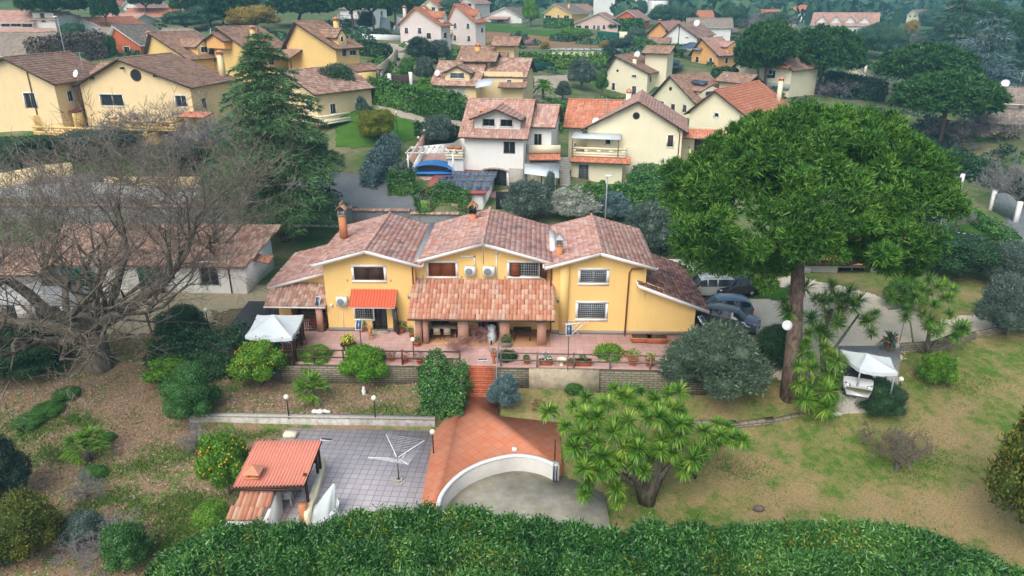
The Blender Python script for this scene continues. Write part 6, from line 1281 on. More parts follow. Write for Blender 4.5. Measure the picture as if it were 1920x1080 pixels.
h = bh('cream house with long orange roof poking out above the big pine', (1286, 104), (1392, 99), 300, 206, 3.0, 12, apex=.42, win=[(G_, 1339, 209, 1348, 219, 'glass')], wall='wall_cream', roof='tile_orange', side=(1470, 240), chim=[(.9, .9, 3.0)])
h = bh('cream house with blue framed windows beside the pine grove', (1376, 146), (1412, 143), 160, 120, 2.6, 12, apex=.7, win=[(G_, 1390, 137, 1398, 146, 'glass')], wall='wall_cream', roof='tile_brown', side=None)
h.walls(h.W, h.W+8, -1, 9, 0, h.ze-.1, h.ze+2.2, 'y', 'wall_cream', below=3, ops=[('front', 3.2, 4.8, 2.0, 3.4, 'glass', {'sash': 'glass_blue'}), ('front', 3.4, 4.2, h.ze-1.3, h.ze-.3, 'glass', {'sash': 'glass_blue'})]); h.roof(h.W, h.W+8, -1, 9, h.ze-.1, h.ze+2.2, 'y', mat='tile_brown', **FD); h.lean(h.W, h.W+8, -2.2, -1, 4, 4.5, 'tile_orange'); h.boxpart('balcony_band', 'wall_grey', (h.W-2, h.W+8, -1.4, -1.05, .2, 1.2))
h = bh('orange fronted house with curved blue solar roofs, in the upper right cluster', (1295, 172), (1345, 166), 128, 98, 3.2, 12, apex=.35, win=[(G_, 1314, 122, 1318, 130, 'glass'), (G_, 1343, 103, 1350, 108, 'glass')], wall='wall_orange', roof='tile_pinkish', side=(1380, 115))
f = MB(); f.hexa([(-3.5, -1, 4.2), (3, -1, 4.2), (3, 3, 5.4), (-3.5, 3, 5.4), (-3.5, -1, 4.32), (3, -1, 4.32), (3, 3, 5.52), (-3.5, 3, 5.52)]); f.build('solar_roof', M['solar_panel'], h.root); dormer(h, h.W*.5, h.W, 3, 7, h.ze, h.ze+1.5, h.ze+2.4, 'x', 'wall_orange', 'tile_pinkish')
h = bh('white house with dark timber stripe on its gable, in the upper right cluster', (1243, 190), (1305, 187), 93, 68, 3.0, 10, apex=.42, win=[(G_, 1285, 64, 1291, 71, 'shutter'), (G_, 1281, 82, 1292, 91, 'shutter'), (G_, 1250, 82, 1258, 92, 'glass')], wall='wall_white', roof='tile_old', side=(1335, 90)); h.pipe([(h.W*.45, -.06, h.ze+2.6), (h.W*.45, -.06, 0)], .1, 'fascia_dark', 'timber_strip')
h.lean(-3.5, 2, -3, 0, h.ze-1.6, h.ze-.2, 'tile_brown', posts=[(-3.3, -2.8, -1, h.ze-1.6)]); h.dish(h.W*.9, 3, h.ze+2.6, .8)
h = bh('peach house with arched dormer left of the timber striped one', (1215, 202), (1255, 198), 90, 60, 2.6, 10, apex=.5, win=[(G_, 1248, 55, 1254, 61, 'round'), (G_, 1226, 74, 1231, 80, 'glass')], wall='wall_orange', roof='tile_pinkish', chim=[(.2, .3, 2)])
h = bh('low grey roofed house with white dish behind the peach one', (1290, 222), (1370, 220), 62, 50, 2.2, 12, 'x', win=[], wall='wall_white', roof='tile_grey', fascia='fascia_white'); h.dish(2, 0, h.ze, .8)
h = bh('pink house with wide glass veranda and red arched entrance', (1077, 246), (1158, 242), 61, 43, 3.0, 12, apex=.55, win=[(G_, 1080, 48, 1090, 57, 'glass'), (G_, 1096, 48, 1104, 57, 'glass'), (G_, 1112, 47, 1116, 55, 'glass'), (G_, 1119, 48, 1125, 59, 'gate'), (G_, 1130, 47, 1135, 55, 'glass')], wall='wall_pink', roof='tile_pinkish', fascia='fascia_white')
h = bh('coral red house adjoining the pink one on its right', (1146, 256), (1198, 252), 58, 36, 2.8, 12, apex=.55, win=[(G_, 1157, 25, 1163, 31, 'glass'), (G_, 1176, 39, 1190, 45, 'glass')], wall='wall_red', roof='tile_pinkish', fascia='fascia_white')
h = bh('pale yellow house with glazed corner beside the weeping willow', (1020, 268), (1072, 262), 42, 24, 3.0, 12, apex=.4, win=[(G_, 1022, 29, 1034, 40, 'glass'), (G_, 1045, 28, 1049, 38, 'glass'), (G_, 1057, 29, 1067, 40, 'glass'), (G_, 1038, 16, 1044, 21, 'glass')], wall='wall_gold', roof='tile_grey', fascia='fascia_white', chim=[(.7, .3, 2)])
h = bh('white house with grey gables left of the weeping willow', (908, 266), (978, 262), 46, 31, 3.0, 11, apex=.55, win=[(G_, 936, 20, 943, 28, 'glass'), (G_, 932, 38, 944, 42, 'glass')], wall='wall_white', roof='tile_grey', fascia='fascia_white'); h.lean(2, h.W*.7, -3, 0, 1.8, 2.6, 'tile_pinkish')
h = bh('white house with low veranda roof directly left of the willow garden', (962, 285), (990, 282), 44, 28, 2.5, 9, apex=.3, win=[(G_, 966, 37, 974, 43, 'glass')], wall='wall_white', roof='tile_grey', fascia='fascia_white')
def block(label, A, B, yb, yt, depth, mat, win, cat='building', name='apartment_block', roofc='wall_grey'):
    h = House(name, label, cat, A=A, B=B, yb=yb); zt = h.pl(A[0], yt, y=0)[2]; o = [q for q in ops_px(h, (0, h.W), win)]
    o = [(q[0], max(.1, q[1]), min(h.W-.1, q[2]), q[3], min(q[4], zt-.1))+q[5:] for q in o if q[3] < zt-.5]; h.walls(0, h.W, 0, depth, 0, zt, zt, 'y', mat, ops=o, below=4)
    f = MB(); f.box(-.3, h.W+.3, -.3, depth+.3, zt, zt+.25); f.build('flat_roof', M[roofc], h.root); h.zt = zt; return h
h = block('tall plain white building at the top edge, left of the windowed block', (1112, 330), (1152, 328), 28, -6, 12, 'wall_white', []); h.boxpart('low_wing', 'wall_white', (h.W, h.W+8, -3, 6, -3, 3))
h = block('tall white apartment block with two upper windows at the top edge', (1178, 335), (1212, 332), 38, -8, 12, 'wall_white', [(G_, 1187, 3, 1194, 13, 'glass'), (G_, 1197, 4, 1203, 12, 'glass')]); h.boxpart('stair_tower', 'wall_white', (h.W, h.W+7, 2, 9, -3, h.zt-2)); balcony(h, h.W+7, h.W+10, 2, 8, 3)
h = block('long low flat roofed white building behind the vegetable plots', (1033, 178), (1158, 176), 117, 94, 7, 'wall_cream', [])
h = block('long white warehouse-like villa with a row of pointed dormers, far right', (1520, 270), (1642, 262), 64, 47, 16, 'wall_white', [(G_, 1600, 55, 1606, 62, 'glass')], name='villa')
h.roof(0, h.W, 0, 16, h.zt+.2, h.zt+4, 'x', mat='tile_pinkish', fascia='fascia_white', **FD)
for i in range(4): x = h.W*(.14+.22*i); dormer(h, x-1.8, x+1.8, 1, 6, h.zt+.3, h.zt+1.2, h.zt+3.0, 'y', 'wall_white', 'tile_pinkish', fascia='fascia_white')
for lab, a, b, D_, yb, yt in [('far low building with orange roof left of the cypresses', 1487, 1516, 380, 28, 20), ('far roof group with four pale gables above the bare trees', 1385, 1470, 330, 46, 30), ('distant hillside cottage with pale walls, upper right', 1790, 1808, 420, 26, 22), ('distant long roofs peeping over trees left of the white warehouse', 1310, 1372, 300, 44, 33)]:
    h = bh(lab, (a, D_), (b, D_), yb, yt, 2.5, 12, 'x', wall='wall_white', roof='tile_orange', fascia='fascia_white')
h = bh('small cream house with two gable windows between the pines', (1581, 190), (1619, 188), 158, 139, 1.8, 8, win=[(G_, 1588, 143, 1593, 148, 'glass'), (G_, 1599, 143, 1605, 148, 'glass')], wall='wall_cream', roof='tile_grey', fascia='fascia_white', chim=[(.95, .4, 2.6)])
h = bh('pale house with low hipped upper storey and dish at the right edge', (1838, 106), (1905, 104), 258, 224, 1.6, 10, 'x', win=[(G_, 1876, 234, 1890, 252, 'glass')], wall='wall_warm', roof='tile_grey', over=1.0)
h.walls(0, h.W*.95, 4, 9, 0, h.ze+2.4, h.ze+2.4, 'x', 'wall_white', below=0, ops=[('front', h.W*.35, h.W*.7, h.ze+1.9, h.ze+2.3, 'glass')]); h.roof(0, h.W, 3.6, 9.4, h.ze+2.4, h.ze+4.0, 'x', mat='tile_grey', fascia='fascia_white', **FD); h.dish(h.W*.3, 0, h.ze+.9, .5); h.dish(h.W*.45, 7, h.ze+4, .6); h.antenna(h.W*.9, 8, h.ze+3, 3.5)
h = bh('cream house cut by the right edge beside the hipped one', (1905, 112), (1990, 112), 258, 215, 2, 10, 'x', win=[(G_, 1912, 232, 1922, 250, 'glass')], wall='wall_warm', roof='tile_grey')
# --- close behind the villa
g0 = Wd(800, 372, 73.5); g1 = Wd(905, 392, 73.5); zr = Wd(800, 362, 73.5)[2]
h = House('garage', 'white garage with red roof and rows of solar panels behind the villa', 'garage', at=(g0[0], 73.5, g0[2]-1.5)); zt = zr-h.o[2]; GW = g1[0]-g0[0]
f = MB(); f.slab([(0, 0), (GW, .0), (GW+.9, 6.6), (.9, 6.6)], -2, zt); f.build('wall', M['wall_white'], h.root); f = MB(); f.hexa([(-.6, -.4, zt+.01), (GW+.4, -.4, zt+.01), (GW+1.4, 7, zt+.9), (.5, 7, zt+.9), (-.6, -.4, zt+.16), (GW+.4, -.4, zt+.16), (GW+1.4, 7, zt+1.05), (.5, 7, zt+1.05)]); f.build('roof', M['red_roof'], h.root)
for j in range(3):
    for i in range(6):
        if j == 2 and i == 0: continue
        x = .6+i*1.02+(.25*j); y = .3+j*1.9; z = zt+.25+y*.12; f = MB(); f.hexa([(x, y, z), (x+.98, y, z), (x+.98+.1, y+1.8, z+.32), (x+.1, y+1.8, z+.32), (x, y, z+.05), (x+.98, y, z+.05), (x+1.08, y+1.8, z+.37), (x+.1, y+1.8, z+.37)]); f.build('solar_panel', M['solar_panel'], h.root)
h = House('carport', 'white flat carport with dark solar panels beside the cedar', 'carport', A=(640, 82), B=(700, 80), yb=345)
zc_ = h.pl(695, 313, y=0)[2]; f = MB(); f.box(-2.5, 4.8, 0, 6.5, zc_-.15, zc_+.1); f.build('roof', M['white_paint'], h.root); f = MB(); f.box(-1.8, 3.4, 1.5, 5.8, zc_+.14, zc_+.2); f.build('solar_panel', M['solar_panel'], h.root)
for x, y in ((-2.3, .2), (4.6, .2), (4.6, 6.3), (-2.3, 6.3)): h.boxpart('post', 'fascia_dark', (x-.1, x+.1, y-.1, y+.1, -3, zc_-.16))
h.boxpart('trellis', 'wood_dark', *[(x*.35-2, x*.35-1.95, -2.2, -2.15, -1.5, 1.0) for x in range(15)])
h.boxpart('garden_shed_wall', 'wall_cream', (-3.0, -2.6, -3.5, 1, -3.5, 1.6))
# long shed on the left
h = House('long_shed', 'long low white shed with old tiled roof behind the bare oak', 'shed', at=(*Gz(60, 545, 0)[:2], 0))
e = Gz(476, 537, 0); LW_ = e[0]-h.o[0]; h.walls(0, LW_, 0, 6.0, 0, 2.3, 2.3, 'y', 'wall_white', below=.5, ops=ops_px(h, (0, LW_), [(G_, 378, 493, 405, 536, 'door'), (G_, 320, 494, 333, 506, 'glass')]))
h.boxpart('end_wall', 'wall_white', (LW_+.01, LW_+.12, 0, 6, 0, 2.45)); pp = h.pl(482, 485, y=-.4)
q = [(-1, -.4, 2.35), (LW_+.3, -.4, 2.35), (LW_+1.1, 6.3, 3.75), (-.5, 6.3, 3.75)]; mb = MB(); slab_plane(mb, *q, th=.1); tile_plane(mb, *q, tw=.25, tl=.42, arch=.09); mb.build('roof', M['tile_old'], h.root)
f = MB(); f.hexa([(LW_-.3, 0, 2.2), (LW_+.1, 0, 2.2), (LW_+.1, 6, 2.2), (LW_-.3, 6, 2.2), (LW_-.3, 0, 2.32), (LW_+.1, 0, 2.32), (LW_+.1, 6, 3.5), (LW_-.3, 6, 3.5)]); f.build('gable_wall', M['wall_white'], h.root)
h.pipe([(LW_-1.2, -.15, 2.2), (LW_-1.2, -.05, 1.9), (LW_-1.2, -.05, 0)], .05, 'fascia_dark'); mb = MB(); q = [(LW_+.2, 1.5, 2.2), (LW_+1.5, 1.5, 2.0), (LW_+1.5, 2.6, 2.2), (LW_+.2, 2.6, 2.4)]; slab_plane(mb, *q, th=.08); tile_plane(mb, *q, tw=.25, tl=.4, arch=.08); mb.build('door_canopy', M['tile_coppi'], h.root)
for px0, px1, py in ((120, 170, 508), (262, 300, 505)): a = h.pl(px0, py+25, y=-.3); b = h.pl(px1, py-5, y=-.3); h.boxpart('green_screen', 'green_net', (a[0], b[0], -.35, -.3, .1, max(.4, b[2])))
f = MB(); f.box(-1, 1, -.18, .18, .38, .46); f.box(-.9, -.7, -.15, .15, 0, .38); f.box(.7, .9, -.15, .15, 0, .38); solid('stone_bench', f, M['rendered_edge'], 'small stone bench by the white wall of the long shed', 'bench', loc=Gz(433, 541, 0))
h = House('greenhouse', 'ramshackle glass and mesh greenhouse under the left branches of the oak', 'greenhouse', at=(*Gz(60, 600, 0)[:2], 0))
f = MB(); slab_plane(f, (-4.5, 0, 1.2), (4, 0, 1.2), (4, 2.0, 1.9), (-4.5, 2.0, 1.9), .05); f.build('roof', M['wall_grey'], h.root)
for i in range(6):
    x = -4.4+i*1.65; h.boxpart('frame_post', 'dark_metal', (x-.04, x+.04, 0, .08, 0, 1.15)); h.boxpart('wall_panel', 'glass_blue' if i % 2 else 'wall_dirty', (x+.05, x+1.5, .03, .06, .1, 1.1)) if i < 5 else None
h = House('lean_to_shed', 'lean-to shed with pinkish tiles at the far left under the branches', 'shed', at=(*Gz(5, 560, 0)[:2], 0)); h.walls(-3, 3.4, 0, 4, 0, 2.2, 2.2, 'y', 'wall_dirty', below=.5); h.lean(-3.5, 3.8, -.5, 4.2, 2.2, 3.2, 'tile_old', .25, .4)
# dark garage seen under the pine
h = House('old_garage', 'low stone garage with dark doorway seen under the big pine', 'garage', A=(1500, 58), B=(1652, 58), yb=532); zt = h.pl(1500, 492, y=0)[2]; h.walls(0, h.W, 0, 5, 0, zt, zt, 'y', 'wall_dirty', below=1, ops=ops_px(h, (0, h.W), [(G_, 1566, 502, 1634, 531, 'glass', {'sur': None, 'deep': .5})])); h.lean(-.3, h.W+.3, -.5, 5.2, zt, zt+1.2, 'tile_orange', .25, .42)
f = MB(); a = Gz(1240, 530, 0); b = Gz(1570, 540, 0); f.box(a[0], b[0]-1, 57.6, 57.85, -.5, 1.1); solid('boundary_wall', f, M['wall_dirty'], 'long dull grey boundary wall behind the parked cars', 'wall')
# ---------------------------------------------------------------- lawns, lanes and slopes behind
def dr(name, pts, mat, off=.07, res=.3, edge=.4): return drape(name, hp_(pts), off, mat, res, edge=edge)
dr('lawn', [(632, 205), (690, 195), (735, 215), (780, 235), (775, 262), (735, 275), (660, 280), (632, 275)], 'lawn_green')
dr('lane', [(700, 186), (735, 180), (690, 172), (745, 128), (760, 100), (700, 96), (690, 104), (735, 112), (700, 140), (655, 172), (660, 185), (690, 200), (750, 222), (800, 234), (870, 238), (870, 228), (800, 222), (740, 205)], 'lane_beige')
dr('paved_yard', [(672, 395), (690, 365), (778, 365), (785, 402), (800, 412), (660, 412)], 'asphalt_grey', edge=.1)
dr('lawn', [(1070, 345), (1180, 345), (1250, 335), (1250, 365), (1080, 365)], 'lawn_green'); dr('lawn', [(1745, 412), (1790, 402), (1870, 430), (1885, 447), (1800, 452), (1765, 438)], 'lawn_green')
dr('street', [(960, 142), (1065, 140), (1065, 165), (1050, 190), (1080, 205), (1050, 210), (1010, 190), (960, 160)], 'lane_beige'); dr('vegetable_field', [(915, 56), (1010, 58), (1120, 72), (1130, 90), (1020, 90), (900, 80)], 'soil_brown'); dr('green_field', [(905, 40), (990, 55), (1060, 62), (1130, 84), (1090, 76), (1000, 66), (905, 58)], 'lawn_green', .14)
dr('street', [(1895, 470), (1935, 470), (1935, 390), (1905, 395), (1880, 425), (1890, 445)], 'asphalt_grey'); dr('lane', [(660, 96), (740, 100), (780, 85), (700, 80)], 'lane_beige', .09)
dr('patio_behind', [(775, 330), (800, 290), (870, 262), (880, 300), (870, 350), (930, 360), (1000, 352), (1040, 352), (1040, 362), (950, 372), (880, 360), (800, 340)], 'paving_terrace', edge=.1); dr('street', [(520, 425), (560, 395), (660, 400), (800, 405), (800, 420), (640, 425)], 'asphalt_grey', edge=.2)
dr('green_slope', [(0, 400), (0, 440), (60, 470), (110, 440), (130, 405)], 'lawn_green'); dr('lawn', [(60, 300), (180, 290), (400, 300), (400, 318), (60, 330)], 'lawn_green'); dr('lawn', [(1395, 545), (1480, 540), (1480, 565), (1400, 562)], 'lawn_green', .09)

# ---------------------------------------------------------------- placing plants
PR = {}; USED = set()
def override(o, mats):
    for ch in [c for c in C.objects if c.parent == o]:
        for nm, mt in mats.items():
            if ch.name.split('.')[0] == nm:
                for s_ in ch.material_slots: s_.link = 'OBJECT'; s_.material = M[mt]
def put(proto, px, py, wpx, hpx, label, mat=None, cat='tree', name=None, at=None, group=None, rz=None, D=None, part='crown', grow=0.0):
    """stand a copy of a unit plant where the pixel's ray meets the ground, at its real size"""
    p = at or (Wd(px, py, D) if D else hit(px, py)); Zp = depth(*p); w_ = wpx*Zp/F; dep = math.atan2(H-p[2], p[1])
    if not at and not D: y = p[1]+w_*.38; x = p[0]*(y/p[1]); p = (x, y, T(x, y))
    hh = max(.3*w_, (hpx*Zp/F-.45*w_*math.sin(dep))/math.cos(dep)*1.02)
    root = PR[proto]; rz = random.uniform(0, 6.28) if rz is None else rz
    if proto not in USED: USED.add(proto); o = root; o.location = p; o.rotation_euler = (0, 0, rz); o.scale = (w_, w_, hh)
    else: o = dup(root, p, rz, (w_, w_, hh))
    o.name = name or root.name.split('.')[0]; o['label'] = label; o['category'] = cat
    if group: o['group'] = group
    elif 'group' in o: del o['group']
    if mat: override(o, {part: mat})
    return o
def unit_round(name, seed, nb, dens, size, mat, trunk_h=.22, mode='flat', asp=.55, spread=.7, dense=True, part='crown', barkm='bark_grey', r0=.16, r1=.26, corek=.6, low=-.9):
    g = np.random.default_rng(seed); root = thing(name, None, None); zc = .5+trunk_h*.5; rz = (1-trunk_h)*.5
    bl = [((0, 0, zc), (.33, .33, rz*.8))]+[(c, (r[0], r[1], r[2])) for c, r in rblobs(g, nb, .36, rz*.78, r0, r1, zc, 1.0)]
    bl += [((.36*math.cos(i*2.4), .36*math.sin(i*2.4), zc-rz*.35), (.17, .17, .17)) for i in range(6)]
    mb = MB(); p, n = blob_pts(bl, dens, g, .22, low, floor=.0); leaves(mb, p, n, size, asp, spread, mode, rng=g); core(mb, bl, corek)
    k = g.random(len(p)) < .10; q = p[k]; d_ = q-np.array([0, 0, .35]); d_ /= np.linalg.norm(d_, axis=1, keepdims=True); leaves(mb, q+d_*g.uniform(.0, .055, (len(q), 1)), d_+np.array([0, 0, .5]), size*1.5, .38, .5, 'needle', rng=g); mb.build(part, M[mat], root)
    if trunk_h > .05:
        t_ = MB(); trunk(t_, [(0, 0, -.12), (.01, 0, trunk_h*.6), (0, .01, zc)], .035, .02)
        for i in range(4): a_ = i*1.6+seed; trunk(t_, [(0, 0, trunk_h*.8), (math.cos(a_)*.2, math.sin(a_)*.2, zc)], .018, .008, 5)
        t_.build('trunk', M[barkm], root)
    return root
PR['round'] = unit_round('broadleaf_tree', 1, 18, 2100, .036, 'lf_hedge'); PR['round2'] = unit_round('broadleaf_tree', 2, 22, 2600, .03, 'lf_hedge', .15)
PR['bush'] = unit_round('shrub', 3, 16, 3000, .032, 'lf_dark', .0); PR['bushfine'] = unit_round('shrub', 4, 20, 6500, .021, 'lf_dark', .0)
PR['olive'] = unit_round('olive_tree', 5, 22, 3200, .05, 'lf_olive', .16, 'needle', .22, .8, r0=.10, r1=.18); PR['citrus'] = unit_round('citrus_tree', 6, 20, 4200, .036, 'lf_citrus', .18, r0=.10, r1=.17)
PR['olivefine'] = unit_round('olive_tree', 15, 30, 9500, .028, 'lf_olive_mid', .14, 'needle', .24, .9, r0=.09, r1=.17)
# cypress
g = np.random.default_rng(9); r = thing('cypress', None, None); mb = MB(); n = 2600; t_ = g.random(n)**.8; a_ = g.uniform(0, 2*PI, n); rr = (.5*np.sin(PI*np.clip(t_*.93+.07, 0, 1))**.55)*(.86+.2*g.random(n)); Pn = np.stack([np.cos(a_)*rr, np.sin(a_)*rr, .03+t_*.97], 1)
leaves(mb, Pn, np.stack([np.cos(a_)*.4, np.sin(a_)*.4, np.ones(n)*1.0], 1), .09, .35, .3, 'needle', rng=g); mb.lathe([(.1, .02), (.36, .15), (.42, .4), (.40, .6), (.28, .85), (.02, .98)], n=12); mb.build('crown', M['lf_far'], r); f = MB(); f.tube([(0, 0, -.1), (0, 0, .2)], .06, 6); f.build('trunk', M['bark_grey'], r); PR['cypress'] = r
# far umbrella pine in unit size
def unit_pine(seed, lobes, tufts, needles, lean_, ch=.40):
    r = thing('umbrella_pine', None, None); g = np.random.default_rng(seed); zc = 1-ch
    L = dome_lobes(g, lobes, .43, .43, ch*.80, zc, .055, .085, .3, .28); mb = MB()
    pine_crown(mb, [(c, (q, q, q*.9)) for c, q in L], tufts, needles, .046, .36, g); mb.build('crown', [M['lf_pine_far'], M['bark_pine']], r)
    t_ = MB(); trunk(t_, [(lean_, 0, -.06), (lean_*.4, .01, zc*.45), (0, 0, zc*.75)], .028, .02)
    for i in range(9): a_ = i*.7+g.normal(0, .2); q = g.uniform(.5, .85); trunk(t_, [(0, 0, zc*.72), (math.cos(a_)*.14, math.sin(a_)*.14, zc*.87), (math.cos(a_)*.42*q, math.sin(a_)*.42*q, zc+ch*.22)], .014, .004, 5)
    t_.build('trunk', M['bark_pine'], r); return r
PR['pine'] = unit_pine(21, 90, 30, 9, .03); PR['pine2'] = unit_pine(22, 80, 28, 9, -.08, .5)
# bare grey thicket
W_, Tw = bare_tree(31, (0, 0, 0), .9, 1.2, .03, 7, 3, limit=9000, twr=.0028, trunk_h=.14, limbs=7); r = thing('bare_tree', None, None); W_.build('trunk', M['bark_grey'], r); Tw.build('crown', M['twig_grey'], r); PR['bare'] = r
# fan palm
def palm(name, seed, nf, droop, stem, mat='lf_yucca', tip=.5, fan=True, skirt=0):
    g = np.random.default_rng(seed); r = thing(name, None, None); mb = MB(); c = np.array([0, 0, stem])
    for i in range(nf):
        a_ = i*2.4+g.normal(0, .1); e = math.radians(g.uniform(-25, 78)); d = np.array([math.cos(a_)*math.cos(e), math.sin(a_)*math.cos(e), math.sin(e)]); L = .30*(.8+.4*g.random())
        tip_ = c+d*L
        if fan:
            k = 20; s_ = np.cross(d, [0, 0, 1]); s_ /= np.linalg.norm(s_); t2 = np.linspace(-1.25, 1.25, k); ax = np.cos(t2)[:, None]*d+np.sin(t2)[:, None]*s_-np.array([0, 0, droop])*(.3+.3*np.abs(t2))[:, None]
            leaves(mb, np.repeat(tip_[None], k, 0), ax, .24, .10, .06, 'needle', rng=g); mb.tube([tuple(c), tuple(tip_)], .006, 3)
        else:
            k = 34; t2 = np.repeat(np.linspace(.1, 1, k//2), 2); pts = c+d*(t2*.5)[:, None]-np.array([0, 0, 1])*(t2**2*.28*droop)[:, None]; s_ = np.cross(d, [0, 0, 1]); s_ /= np.linalg.norm(s_); sg = np.tile([-1, 1], k//2)[:, None]
            leaves(mb, pts, sg*s_*.8+d*.5-np.array([0, 0, .3]), .17, .12, .08, 'needle', rng=g)
    if skirt: leaves(mb, np.repeat(c[None]-[0, 0, .06], skirt, 0), np.concatenate([g.normal(size=(skirt, 2)), -np.ones((skirt, 1))*1.2], 1), .25, .10, .1, 'needle', 1, g)
    mb.build('crown', [M[mat], M['lf_brown']], r); f = MB(); f.tube([(0, 0, -.1), (0, 0, stem)], [.06, .05], 8); f.build('trunk', M['bark_oak'], r); return r
PR['fan'] = palm('fan_palm', 41, 44, .5, .42, 'lf_citrus', skirt=60); PR['date'] = palm('date_palm', 42, 40, 1.1, .55, 'lf_bright', fan=False)

# ---- front garden
put('bushfine', 60, 735, 170, 112, 'big dark rounded bush under the branches at the left edge', 'lf_dark', 'shrub')
put('bushfine', 350, 655, 96, 74, 'dark mound of clipped hedge behind the wide one, next to the asphalt', 'lf_dark', 'shrub')
put('bushfine', 372, 812, 104, 112, 'neat dark green ball bush at the left end of the white garden wall', 'lf_laurel', 'shrub'); put('citrus', 330, 742, 92, 72, 'loose bright green bush behind the neat ball bush', 'lf_citrus', 'shrub')
put('fan', 175, 885, 84, 84, 'small fan palm alone in the leafy lawn at the left', cat='palm'); put('fan', 588, 768, 76, 74, 'fan palm with yellowish skirt below the terrace, between citrus trees', cat='palm')
o1 = put('citrus', 495, 742, 104, 106, 'orange tree full of fruit left of the fan palm'); put('citrus', 598, 715, 84, 66, 'dark green citrus tree directly behind the fan palm'); put('citrus', 690, 738, 92, 92, 'bright yellow green citrus tree right of the fan palm', 'lf_bright')
o2 = put('citrus', 436, 955, 98, 136, 'orange tree laden with fruit beside the barbecue hut'); o3 = put('citrus', 1140, 712, 74, 66, 'round orange bush growing in front of the tan terrace wall')
def fruit(o, n, seed, nm='fruit'):
    g = np.random.default_rng(seed); mb = MB(); s_ = o.scale
    for i in range(n):
        d = g.normal(size=3); d /= np.linalg.norm(d); d[2] = abs(d[2])*.9-.15; c = np.array([0, 0, .58])+d*np.array([.47, .47, .42]); mb.ball(tuple(c), (.05/s_[0], .05/s_[1], .05/s_[2]), 6, 5)
    tag(mb.build('fruit', M['lf_fruit'], o), kind='stuff')
fruit(o1, 42, 1); fruit(o2, 55, 2); fruit(o3, 32, 3)
put('olive', 945, 785, 62, 72, 'blue grey shrub at the foot of the brick steps', 'lf_bluegrey', 'shrub'); put('bush', 950, 715, 50, 62, 'dark leafy bush with white blooms right of the steps', 'lf_dark', 'shrub')
put('olivefine', 1328, 790, 196, 172, 'large dense grey green olive tree in front of the right wing', 'lf_olive_mid'); put('bushfine', 1447, 712, 82, 92, 'dark oval evergreen bush between the olive and the pine trunk', 'lf_dark', 'shrub')
put('bushfine', 1640, 800, 92, 72, 'dark creeper bush below the worn white canopy', 'lf_dark', 'shrub'); put('bush', 1662, 772, 42, 52, 'light green sapling bush beside the leaning lamp', 'lf_hedge', 'shrub'); put('olive', 1747, 738, 68, 74, 'rounded feathery green bush on the right lawn', 'lf_citrus', 'shrub')
put('bare', 168, 950, 60, 70, 'thin pale leafless sapling among the grass below the left fan palm', 'twig_grey', 'sapling'); put('bare', 370, 850, 60, 60, 'small leafless branchy shrub left of the orange tree by the hut', 'twig_grey', 'shrub'); put('bare', 600, 1075, 50, 1, 'x') if False else None
put('bare', 1672, 915, 120, 130, 'small leafless tree standing in the right lawn', 'twig', 'tree')
put('olivefine', 20, 985, 110, 165, 'tall grey green olive at the lower left edge', 'lf_olive_dark'); put('round2', 75, 1085, 130, 135, 'yellowish green bush in the bottom left corner', 'lf_evergold', 'shrub'); put('bush', 15, 1085, 90, 90, 'dark green bush at the very bottom left corner', 'lf_dark', 'shrub')
put('bare', 205, 1080, 120, 110, 'tangled leafless shrub at the bottom left, beside green leaves', 'twig_grey', 'shrub'); put('bush', 165, 1010+30, 80, 70, 'loose laurel sprig bush left of the tangled shrub', 'lf_olive', 'shrub'); put('bush', 250, 1090, 90, 100, 'loose laurel bush right of the tangled shrub at the bottom', 'lf_laurel', 'shrub'); put('bush', 405, 1010, 70, 60, 'yellow green bush touching the corner of the barbecue lean-to', 'lf_citrus', 'shrub')
put('round2', 1912, 1085, 190, 290, 'big golden green evergreen in the lower right corner', 'lf_evergold')
put('olivefine', 1880, 655, 130, 135, 'large grey olive tree at the right edge by the gravel drive', 'lf_olive'); put('olivefine', 1895, 560, 110, 105, 'second grey olive tree behind, at the right edge', 'lf_olive'); put('bush', 1690, 590, 75, 78, 'loose yellowish bush behind the potted yucca clump', 'lf_citrus', 'shrub')
put('round2', 1795, 540, 150, 100, 'broad dark evergreen mass left of the right edge olive', 'lf_dark', 'shrub')
put('fan', 1008, 776, 36, 30, 'dry tuft beside the terracotta paving', cat='shrub', mat='straw'); put('bush', 1075, 745, 34, 26, 'low green weed clump under the tan wall', 'lf_hedge', 'shrub')
for i, (px, py, w_) in enumerate([(95, 790, 60), (130, 720+35, 50), (180, 905, 50), (65, 810, 60), (205, 830, 30)]): put('bush', px, py, w_, w_*.42, ['low ivy-like clump below the big dark left bush', 'small green clump under the oak near the big bush', 'leafy clump just below the left fan palm', 'flat green ground plant at the far left lawn', 'tiny green clump right of the left fan palm'][i], 'lf_hedge', 'ground plant')
